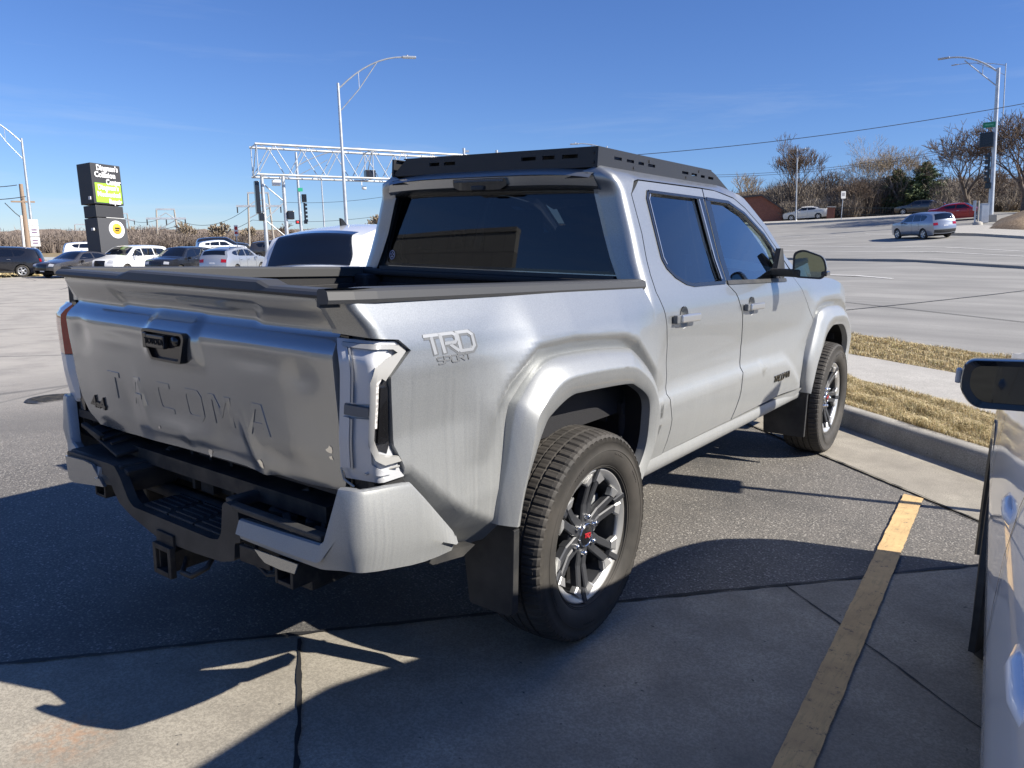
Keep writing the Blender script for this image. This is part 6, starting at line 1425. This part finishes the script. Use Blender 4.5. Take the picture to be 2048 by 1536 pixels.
# signal pole behind the gantry with green plate
D2 = 70; p = at(606, D2); s2 = upright('signal_pole', p, 'signal pole with a small green plate and red lit lamp seen through the gantry', 'signal pole', face_cam(606)+PI)
hz = lambda py: hgt(600, py, D2).z-p.z
MB().tube([(0, 0, 0), (0, 0, hz(303))], [.16, .10], 10).build('pole', M['galv'], s2)
mb = MB(); mb.tube([(.08+5.4*t, 0, hz(330)+1.5*(1-(1-t)**2)) for t in np.linspace(0, 1, 8)], .045, 6).tube([(.08, 0, hz(350)), (2.6, 0, hz(318))], .03, 5); mb.build('arm', M['galv'], s2)
MB().box((.15, -.12, hz(379)), (.40, .03, .30)).build('name_plate', mat('green_sign_small', (.03, .38, .22), .5), s2)
MB().box((.42, 0, hz(396)), (.42, .35, .65), bev=.04).build('side_signal_head', M['badge'], s2)
mb = MB(); mb.box((.40, 0, hz(425)), (.16, .3, 1.65), bev=.03)
for k in range(5): mb.box((.52, 0, hz(425)+.66-.33*k), (.22, .24, .2), bev=.04)
mb.build('signal_head', M['badge'], s2); MB().box((-.25, -.05, hz(444)), (.36, .28, .30), bev=.03).box((.42, -.05, hz(444)), (.30, .28, .30), bev=.03).build('pedestrian_signal', M['badge'], s2)
MB().lathe([(0, -.20), (.09, -.19), (.11, -.17)], (-.25, 0, hz(444)), 'Y', 12).build('red_light', mat('red_signal_light', (.5, .02, .02), .4, emit=(1, .05, .05), es=.7), s2)
# plain thin lamp post between them
p = at(652, 82); t_ = upright('lamp_post', p, 'thin plain post standing right of the gantry legs', 'post', 0); MB().tube([(0, 0, 0), (0, 0, hgt(640, 352, 82).z-p.z)], [.10, .06], 8).lathe([(.16, 0), (.16, .1), (.1, .12)], (0, 0, 0), 'Z', 8).build('post', M['galv'], t_)
# ---- wooden utility pole far left, and one at the right edge
M['pole_pale'] = mat('pale_pole_wood', (.36, .33, .29), .9)
M['wood'] = mat('weathered_wood', (.30, .22, .16), .9)
def upole(px, D, py, label, arms=(), conduit=False, r=.16, rz=0):
    p = at(px, D); t = upright('utility_pole', p, label, 'utility pole', face_cam(px)+PI+rz); h = hgt(px, py, D).z-p.z
    MB().tube([(0, 0, -.3), (0, 0, h)], [r, r*.7], 9).build('pole', M['wood'], t)
    for z, w_ in arms: MB().box((0, -.1, h-z), (w_, .10, .12)).build('crossarm', M['wood'], t)
    if conduit: MB().tube([(-.30, -.1, 0), (-.24, -.1, h*.62)], .09, 8).build('conduit', M['white_print'], t)
    return t, h
t_, h = upole(58, 72, 368, 'brown wooden utility pole with a white conduit at the far left', arms=((1.35, 1.6),), conduit=True, r=.20)
t_.rotation_quaternion = QUP @ Quaternion((0, 1, 0), 0) @ Quaternion((0, 0, 1), face_cam(58)+PI)
MB().tube([(0, 0, h-2.8), (-.6, 0, h-2.2), (-1.2, 0, h-1.45)], .03, 5).build('brace', M['steel_dark'], t_)
upole(2033, 90, 288, 'pale wooden utility pole near the right edge of the picture', arms=((.4, 1.2),), r=.15)
# ---- H-frame transmission structures, far off
def hframe(pxa, pxb, pyt, D, label, arm_py, brace=True):
    pa, pb = at(pxa, D), at(pxb, D); cx = (pa+pb)/2; w_ = (pb-pa).length; t = upright('transmission_tower', cx, label, 'pylon', heading((pxa+pxb)/2, 270)+PI, 'wooden transmission towers on the skyline')
    h = hgt((pxa+pxb)/2, pyt, D).z-cx.z; k = D/1538
    for s_ in (-1, 1): MB().tube([(s_*w_*.58, 0, 0), (s_*w_*.46, 0, h)], [.15, .10], 7).build('leg', M['pole_pale'], t)
    z2 = hgt((pxa+pxb)/2, arm_py, D).z-cx.z; mb = MB(); mb.box((0, 0, h-.1), (w_*1.0, .2, .22)); mb.box((0, 0, z2), (w_*2.1, .22, .26)); mb.build('crossarm', M['galv'], t)
    mb = MB(); mb.tube([(-w_*.48, 0, z2), (0, 0, (h+z2)/2+.1), (w_*.48, 0, z2)], .07, 5); mb.tube([(-w_*.5, 0, z2-1.6), (w_*.5, 0, z2-.2)], .06, 5); mb.build('brace', M['galv'], t)
    for x in (-1.0, 0, 1.0): MB().tube([(x*w_, 0, z2), (x*w_, 0, z2-.9)], .09, 6).build('insulator', M['steel_dark'], t)
    return t
hframe(319, 357, 417, 120, 'tall two legged transmission tower over the black grilled SUV', 437)
hframe(503, 546, 384, 112, 'nearest two legged transmission tower just left of the gantry', 412)
hframe(154, 180, 448, 190, 'small faint transmission tower left of the sign pylon', 462)
hframe(238, 262, 426, 170, 'faint transmission tower peeping out right of the sign pylon', 440)
# ---- overhead wires
M['wire'] = mat('wire_black', (.03, .03, .035), .6)
def wire(pa, Da, pb, Db, label, sag=.6, r=.018, grp='overhead wires'):
    a, b = hgt(*pa, Da), hgt(*pb, Db); pts = []
    for t in np.linspace(0, 1, 25): q = a.lerp(b, float(t)); q.z -= sag*4*t*(1-t); pts.append(q)
    mb = MB(); mb.tube(pts, r, 5); tag(mb.build('overhead_wire', M['wire']), label, 'wire', grp)
wire((1240, 312), 60, (2060, 205), 66, 'single wire rising from the roof rack to the right edge, topmost of the wires', .4, .024)
wire((1430, 350), 85, (1900, 299), 92, 'upper of the two thin wires over the bare trees', .5, .020)
wire((1430, 354), 85, (1900, 304), 92, 'lower of the two thin wires over the bare trees', .5, .020)
wire((-60, 373), 72, (34, 370), 72, 'wire meeting the top of the brown pole at far left', .1, .03)
wire((-60, 400), 72, (52, 393), 72, 'wire meeting the crossarm of the brown pole at far left', .1, .03)
wire((560, 404), 75, (830, 382), 70, 'upper wire between gantry and pickup cab', .4, .016)
wire((505, 440), 75, (830, 420), 70, 'middle wire between gantry and pickup cab', .5, .016)
wire((250, 436), 150, (320, 438), 120, 'thin wire between the two faint towers right of the sign pylon', .6, .03)
wire((350, 438), 120, (500, 412), 112, 'upper wire strung between the two nearest transmission towers', 1.6, .03)
wire((350, 452), 120, (505, 440), 112, 'lower wire strung between the two nearest transmission towers', 1.4, .03)
wire((240, 455), 150, (355, 452), 120, 'lowest thin wire above the trees right of the sign pylon', .6, .03)
# lamp tops seen over the rack
street_light(1216, 75, float(hgt(1216, 291, 75).z-at(1216, 75).z), 'street lamp whose head just shows over the roof rack', arm=2.6, rise=.6, side=-1, group='distant street lamps', r=.09)
for px, D, py, lb in ((937, 52, 295, 'pale pole tip showing above the left part of the roof rack'), (1001, 56, 299, 'small pale pole tip above the middle of the roof rack')):
    p = at(px, D); t_ = upright('sign_post', p, lb, 'post', face_cam(px)+PI); h = hgt(px, py, D).z-p.z; MB().tube([(0, 0, 0), (0, 0, h)], .09, 8).build('post', M['galv'], t_); MB().box((.12, 0, h-.2), (.42, .1, .12)).build('bracket', M['galv'], t_)
# sign post outside the picture whose shadow crosses the bay
SH = 1.30
bx = Vector((2.049, 2.488)); L0 = Vector((.35, 2.01)); dirs = SUN_DIR.to_2d(); cot = 1/math.tan(SUN_EL)
zs_ = 2.15; foot = L0+dirs*(cot*zs_)
t_ = tag(empty('parking_sign', (foot.x, foot.y, .15)), 'parking sign on a square steel post just outside the frame', 'sign')
MB().box((0, 0, 1.0), (.045, .045, 2.1), bev=.004).build('post', M['galv'], t_)
MB().prism(rnd([(-.17, -.26), (.17, -.26), (.17, .26), (-.17, .26)], .03), (0, 0, 1.93), (-.322*.8, .947*.8, 0), (0, 0, 1), (.004, .001, 0)).build('plate', M['white_print'], t_)

# ================================================================== BUILDINGS
def bmat():
    q = mat('ribbed_tan_wall', (.40, .37, .31), .85); g = N(q); X, Y, Z = g.z()
    wv = g.n('TexWave'); wv.wave_type = 'BANDS'; wv.bands_direction = 'X'; wv.inputs['Scale'].default_value = 1.6; g.l(g.coord(), wv.inputs['Vector'])
    lowr = g.maprange(Z, 3.3, 3.31, 1, 0); c_ = g.mix(g.math('MULTIPLY', g.maprange(wv.outputs['Fac'], .3, .7, 0, .8), lowr), (.30, .295, .275), (.10, .10, .095))
    br = g.n('TexBrick'); br.inputs['Scale'].default_value = 1.0; br.inputs['Color1'].default_value = (1, 1, 1, 1); br.inputs['Color2'].default_value = (.93, .93, .93, 1); br.inputs['Mortar'].default_value = (.65, .65, .65, 1); br.inputs['Brick Width'].default_value = 1.2; br.inputs['Row Height'].default_value = .6; br.inputs['Mortar Size'].default_value = .02
    g.l(g.coord(rot=(rad(90), 0, 0)), br.inputs['Vector']); c_ = g.mix(1.0, c_, br.outputs[0], 'MULTIPLY'); g.l(c_, g.b.inputs['Base Color']); return q
shop = tag(empty('workshop_building', (0, 0, 0)), 'long tan workshop behind the photographer, mirrored in the rear window', 'building')
MB().box((-26.2, -14.2, 2.55), (32, .30, 5.7)).build('wall', bmat(), shop); MB().box((-26.2, -14.2, 5.46), (32, .36, .12)).build('parapet', mat('parapet_trim', (.30, .29, .27), .7), shop)
for x in (-14, -20, -26, -32): MB().box((x, -14.0, 1.6), (3.4, .12, 3.2)).build('roller_door', mat('roller_door', (.30, .30, .29), .6), shop)
# red brick hall far right with a shallow gable
D_ = 92; pa, pb = hit(1440, 446), hit(1562, 443); t_ = tag(empty('brick_building', tuple(at(1512, D_+6)), heading(1512, 270)+PI), 'low red brick hall with a sloping roof half hidden by the cab', 'building')
q = mat('red_brick', (.25, .09, .06), .9); g = N(q); br = g.n('TexBrick'); br.inputs['Scale'].default_value = 3; br.inputs['Color1'].default_value = (.26, .095, .06, 1); br.inputs['Color2'].default_value = (.20, .07, .045, 1); br.inputs['Mortar'].default_value = (.22, .14, .11, 1); g.l(g.coord(rot=(rad(90), 0, 0)), br.inputs['Vector']); g.l(br.outputs[0], g.b.inputs['Base Color'])
MB().prism([(-6, -1), (2.7, -1), (2.7, 1.5), (.2, 3.1), (-6, 2.4)], (0, 0, 0), (1, 0, 0), (0, 0, 1), (0, 7, 0)).build('wall', q, t_)
MB().prism([(-6.3, 2.36), (.2, 3.1), (3.1, 1.26), (3.1, 1.42), (.2, 3.3), (-6.3, 2.56)], (0, -.3, 0), (1, 0, 0), (0, 0, 1), (0, 7.6, 0)).build('roof', mat('dark_roof', (.08, .07, .065), .9), t_)
MB().box((-1.5, -.03, .1), (.9, .05, .9)).build('door', M['dark'], t_)
p = at(1655, 94); t_ = tag(empty('brick_pillar', tuple(p), heading(1655, 270)+PI), 'short red brick pillar just behind the white sedan', 'pillar'); MB().box((0, 0, .6), (.8, .7, 1.5), bev=.01).build('shaft', q, t_); MB().box((0, 0, 1.40), (.95, .85, .12), bev=.02).build('cap', M['walk'], t_)
p = at(1700, 97); t_ = tag(empty('low_fence', tuple(p), heading(1700, 270)+PI), 'low dark iron fence running behind the white sedan and sign', 'fence')
mb = MB(); mb.box((2, 0, 1.0), (18, .04, .05)); mb.box((2, 0, .3), (18, .04, .05))
for k in range(73): mb.box((-7+.25*k, 0, .6), (.03, .03, 1.0))
mb.build('railing', M['badge'], t_)
# guard rail far left
p = at(60, 74); t_ = tag(empty('guard_rail', tuple(p), heading(60, 270)+PI), 'low guard rail beside the distant street at far left', 'guard rail'); mb = MB(); mb.box((-5, 0, .55), (14, .06, .22)); mb.build('rail', M['galv'], t_)
for k in range(7): MB().box((-11+2*k, .05, .3), (.1, .1, .7)).build('post', M['wood'], t_)

# ================================================================== TREES
def bark(name, a, b):
    q = mat(name, a, .95); g = N(q); g.l(g.ramp(g.noise(g.coord(), 1.2, 6, .7), [(.3, a), (.7, b)]), g.b.inputs['Base Color']); return q
M['bark'] = bark('bark_grey', (.085, .068, .055), (.17, .14, .115)); M['bark_pale'] = bark('bark_pale', (.20, .17, .13), (.34, .29, .23)); M['twig'] = bark('twig_brown', (.095, .07, .052), (.175, .13, .098)); M['twig_pale'] = bark('twig_tan', (.24, .19, .13), (.38, .31, .22))
def bare_tree(px, D, pytop, label, seed, spread=.5, pale=False, py=None, lean=0.0, dense=1.0, depth=7, upr=.25, grp='bare winter trees', wmin=.014, trunk=.28, first=.16):
    p = at(px, D); rng = random.Random(seed); h = hgt(px, pytop, D).z-p.z
    t = upright('bare_tree', p, label, 'tree', rng.uniform(0, 6), grp); tr = MB(); cw = MB()
    def cone(mb, a, b, ra, rb, n=5): mb.tube([a, b], [ra, rb], n, cap=False)
    def grow(a, d, L_, r, lv):
        b = a+d*L_*.5+Vector((rng.uniform(-1, 1), rng.uniform(-1, 1), rng.uniform(-.3, .8)))*L_*.07; d2 = (d+Vector((rng.uniform(-1, 1), rng.uniform(-1, 1), rng.uniform(-.2, .6)))*.2).normalized(); c_ = b+d2*L_*.5; rm = r*.74
        mbx = tr if lv <= 2 else cw; n = 6 if lv <= 2 else (4 if lv < 5 else 3)
        cone(mbx, a, b, r, (r+rm)/2, n); cone(mbx, b, c_, (r+rm)/2, rm, n)
        if lv >= depth: return
        k = 3 if lv < 2 else rng.choice((2, 2, 3))
        a0 = rng.uniform(0, 2*PI); s1 = d2.cross(Vector((.3, .1, 1) if abs(d2.z) < .95 else (1, 0, 0))).normalized(); s2 = d2.cross(s1)
        for i in range(k):
            an = a0+2*PI*i/k+rng.uniform(-.5, .5); q_ = spread*rng.uniform(.55, 1.25); nd = (d2+(s1*math.cos(an)+s2*math.sin(an))*q_+Vector((0, 0, upr*.6))).normalized()
            grow(c_ if i < 2 else b.lerp(c_, .4), nd, L_*rng.uniform(.70, .93), max(wmin, rm*rng.uniform(.55, .75)), lv+1)
        if lv >= 4 and rng.random() < .6:
            ax = Vector((rng.uniform(-1, 1), rng.uniform(-1, 1), rng.uniform(-.3, .8))).normalized(); cone(cw, b, b+(d2*.7+ax*.8).normalized()*L_*.7, wmin, wmin*.5, 3)
    L0_ = h*first; grow(Vector((0, 0, -.2)), Vector((lean, 0, 1)).normalized(), L0_, trunk*h/12, 0)
    zmax = max(v[2] for v in cw.v); k = h/zmax; tr.v = [(a*k, b*k, c_*k) for a, b, c_ in tr.v]; cw.v = [(a*k, b*k, c_*k) for a, b, c_ in cw.v]
    tr.build('trunk', M['bark_pale'] if pale else M['bark'], t, fix=False); cw.build('crown', M['twig_pale'] if pale else M['twig'], t, fix=False); return t
bare_tree(1574, 104, 262, 'tall fan shaped bare tree behind the white sedan and lamp post', 3, .52, upr=.55, depth=8, dense=1.2, wmin=.012, first=.10)
bare_tree(1724, 108, 268, 'pale bare tree with an open round crown left of the evergreens', 11, .50, True, depth=8, wmin=.010)
bare_tree(1786, 104, 284, 'pale forked bare tree rising behind the left evergreen', 23, .55, True, depth=8, wmin=.010)
bare_tree(1928, 88, 243, 'wide bare tree with sprawling limbs left of the signal pole', 31, .66, depth=8, upr=.12, wmin=.015, trunk=.4)
bare_tree(2040, 84, 196, 'great dark bare tree at the right edge of the picture', 47, .58, depth=8, upr=.2, wmin=.017, trunk=.45)
bare_tree(1493, 112, 342, 'small bare tree just right of the roof rack end', 53, .5, True, depth=6)
bare_tree(1640, 110, 335, 'middling bare tree between the fan shaped tree and the evergreens', 57, .6, depth=7)
bare_tree(1700, 100, 345, 'tangled bare tree behind the small white road sign', 59, .6, depth=7)
bare_tree(1975, 96, 330, 'leaning bare tree behind the signal heads', 61, .7, depth=7, lean=.2)
bare_tree(265, 128, 452, 'rounded thicket tree just right of the sign pylon', 71, .6, True, depth=6, wmin=.05)
bare_tree(376, 118, 442, 'pale bare tree between transmission tower and black SUV', 73, .55, True, depth=6, wmin=.04)
bare_tree(442, 116, 443, 'round pale bare tree above the white crossover', 79, .55, True, depth=6, wmin=.04)
bare_tree(499, 118, 452, 'pale bare tree by the foot of the nearest transmission tower', 83, .55, True, depth=6, wmin=.04)
bare_tree(574, 105, 446, 'dark bare tree showing between the gantry legs', 89, .6, depth=6, wmin=.03)
bare_tree(757, 112, 428, 'pale bare tree beside the cab rear pillar', 97, .6, True, depth=6, wmin=.035)
bare_tree(100, 128, 470, 'thin pale bare trees near the left lamp', 101, .5, True, depth=6, wmin=.05)
def evergreen(px, D, pytop, label, seed, wide=.30):
    p = at(px, D); rng = random.Random(seed); h = hgt(px, pytop, D).z-p.z; t = upright('evergreen_tree', p, label, 'tree', 0, 'evergreens beyond the street')
    MB().tube([(0, 0, -.2), (0, 0, h*.97)], [.26, .03], 8).build('trunk', M['bark'], t)
    cw = MB(); nb = 150
    for i in range(nb):
        f_ = (i+rng.random())/nb; z = h*(.06+.92*f_); R_ = h*wide*(1-f_)**.72*rng.uniform(.65, 1.15)+.15; a = rng.uniform(0, 2*PI); d = Vector((math.cos(a), math.sin(a), rng.uniform(-.1, .25)))
        cw.tube([(0, 0, z), tuple(Vector((0, 0, z))+d*R_)], [.04, .01], 3, 0, cap=False)
        m_ = int(10+R_*26)
        for j in range(m_):
            s_ = rng.uniform(.15, 1)**.7; c_ = Vector((0, 0, z))+d*R_*s_+Vector((rng.gauss(0, .16), rng.gauss(0, .16), rng.gauss(0, .13)))*(.5+R_*.28)
            u = Vector((rng.uniform(-1, 1), rng.uniform(-1, 1), rng.uniform(-.3, .9))).normalized()*rng.uniform(.12, .30); v = u.cross(Vector((rng.uniform(-1, 1), rng.uniform(-1, 1), rng.uniform(-1, 1)))).normalized()*rng.uniform(.03, .07)
            cw.add([c_-u-v*.5, c_-u*.2+v, c_+u, c_-u*.2-v], [(0, 1, 2, 3)], rng.choice((0, 0, 1)))
    cw.build('crown', [mat('needle_dark', (.045, .075, .032), .8), mat('needle_mid', (.13, .16, .06), .8)], t, fix=False); return t
evergreen(1784, 106, 338, 'broad olive evergreen, left of the two, behind the grey sedan', 5, .66)
evergreen(1840, 104, 322, 'dark pointed evergreen, right of the two, above the red and grey sedans', 6, .56)
# thicket along the skyline: a brown mass of stems
def thicket(name, spans, n, seed, mats_, label):
    rng = np.random.default_rng(seed); VV = []; FF = []; mi = []; k0 = 0
    for (pa, pb, D0, D1, ya, yb, cnt) in spans:
        for _ in range(cnt):
            f_ = rng.random(); px = pa+(pb-pa)*f_; D = rng.uniform(D0, D1); base = at(px, D); yt = ya+(yb-ya)*f_; hh = max(.8, hgt(px, yt, D).z-base.z)*rng.uniform(.72, 1.12)
            m_ = int(n); a = rng.uniform(0, 2*PI, m_); up_ = rng.random(m_) < .22; R0 = rng.uniform(0, 1, m_)**.6*hh*.38; h0 = np.where(up_, -.2, rng.uniform(.02, .86, m_)*hh*np.sqrt(np.clip(1-(R0/(hh*.45))**2, .1, 1)))
            A = np.c_[base.x+np.cos(a)*R0*np.where(up_, .35, 1), base.y+np.sin(a)*R0*np.where(up_, .35, 1), base.z+h0]
            a2 = a+rng.normal(0, .9, m_); el = rng.normal(.65, .45, m_); ln = rng.uniform(.08, .24, m_)*hh; B = A+np.c_[np.cos(a2)*np.cos(el), np.sin(a2)*np.cos(el), np.abs(np.sin(el))]*ln[:, None]
            B[up_] = A[up_]+np.c_[np.cos(a[up_])*R0[up_]*.7, np.sin(a[up_])*R0[up_]*.7, rng.uniform(.5, .98, up_.sum())*hh]
            wd = rng.uniform(.5, 1.5, (m_, 1))*.035*D/100; tt = rng.uniform(0, 2*PI, m_); W_ = np.c_[np.cos(tt), np.sin(tt), np.zeros(m_)]*wd
            V = np.stack([A-W_, A+W_, B], 1).reshape(-1, 3); i = np.arange(m_)*3+k0; VV.append(V); FF += np.stack([i, i+1, i+2], 1).tolist(); mi += [int(rng.integers(0, len(mats_)))]*m_; k0 += 3*m_
    me = bpy.data.meshes.new(name); me.from_pydata(np.concatenate(VV).tolist(), [], FF)
    for q_ in mats_: me.materials.append(q_)
    me.polygons.foreach_set('material_index', mi); me.update(); o = link(bpy.data.objects.new(name, me)); tag(o, label, 'thicket', kind='stuff'); return o
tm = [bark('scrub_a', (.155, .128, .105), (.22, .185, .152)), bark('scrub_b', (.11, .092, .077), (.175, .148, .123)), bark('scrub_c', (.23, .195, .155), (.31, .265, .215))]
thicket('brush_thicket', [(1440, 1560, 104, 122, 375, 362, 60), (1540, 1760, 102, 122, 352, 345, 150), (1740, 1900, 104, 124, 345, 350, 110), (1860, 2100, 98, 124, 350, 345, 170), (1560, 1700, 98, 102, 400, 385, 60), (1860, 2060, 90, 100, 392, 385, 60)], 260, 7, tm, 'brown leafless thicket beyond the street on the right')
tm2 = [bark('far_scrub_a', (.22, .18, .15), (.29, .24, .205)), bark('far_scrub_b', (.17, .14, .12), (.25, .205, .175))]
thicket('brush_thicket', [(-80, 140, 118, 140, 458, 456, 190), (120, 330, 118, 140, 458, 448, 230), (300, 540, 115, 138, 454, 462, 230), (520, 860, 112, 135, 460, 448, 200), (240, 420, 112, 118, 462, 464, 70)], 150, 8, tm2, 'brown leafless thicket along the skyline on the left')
# far dark slope behind the right thicket
q = mat('distant_wood', (.11, .085, .07), .95); g = N(q); g.l(g.ramp(g.noise(g.coord(), .9, 8, .75), [(.35, (.060, .048, .040)), (.7, (.19, .15, .12))]), g.b.inputs['Base Color'])
def ridge(name, pts, D, mt):
    mb = MB(); V = []; rng = random.Random(4)
    pp = resample(pts, 90)
    for px, py in pp: b = at(px, D); t_ = hgt(px, py+rng.uniform(-3, 3), D+6); m_ = hgt(px, py+14, D+2); c_ = at(px, D+30); V += [tuple(b), tuple(m_), tuple(t_), (c_.x, c_.y, t_.z-.5)]
    mb.add(V, [(i*4+j, (i+1)*4+j, (i+1)*4+j+1, i*4+j+1) for i in range(89) for j in range(3)], 0, False); o = mb.build(name, mt); tag(o, kind='structure'); return o
ridge('hills', [(1380, 395), (1500, 385), (1560, 378), (1700, 372), (1800, 368), (1900, 362), (2000, 356), (2120, 350)], 126, q)
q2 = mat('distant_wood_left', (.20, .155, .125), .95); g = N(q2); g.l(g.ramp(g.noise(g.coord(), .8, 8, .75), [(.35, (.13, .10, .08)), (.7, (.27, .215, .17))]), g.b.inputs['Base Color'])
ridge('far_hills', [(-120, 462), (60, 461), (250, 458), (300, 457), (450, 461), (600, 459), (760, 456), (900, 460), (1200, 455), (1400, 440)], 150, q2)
# ------------------------------------------------------------------ keep the tree at thing > part > sub-part
def depth(o):
    d = 1
    while o.parent is not None: o = o.parent; d += 1
    return d
for _ in range(3):
    for o in list(bpy.data.objects):
        if o.type in ('MESH', 'EMPTY') and depth(o) > 3:
            p = o.parent; mb_ = p.matrix_basis @ o.matrix_basis; o.parent = p.parent; o.matrix_basis = mb_
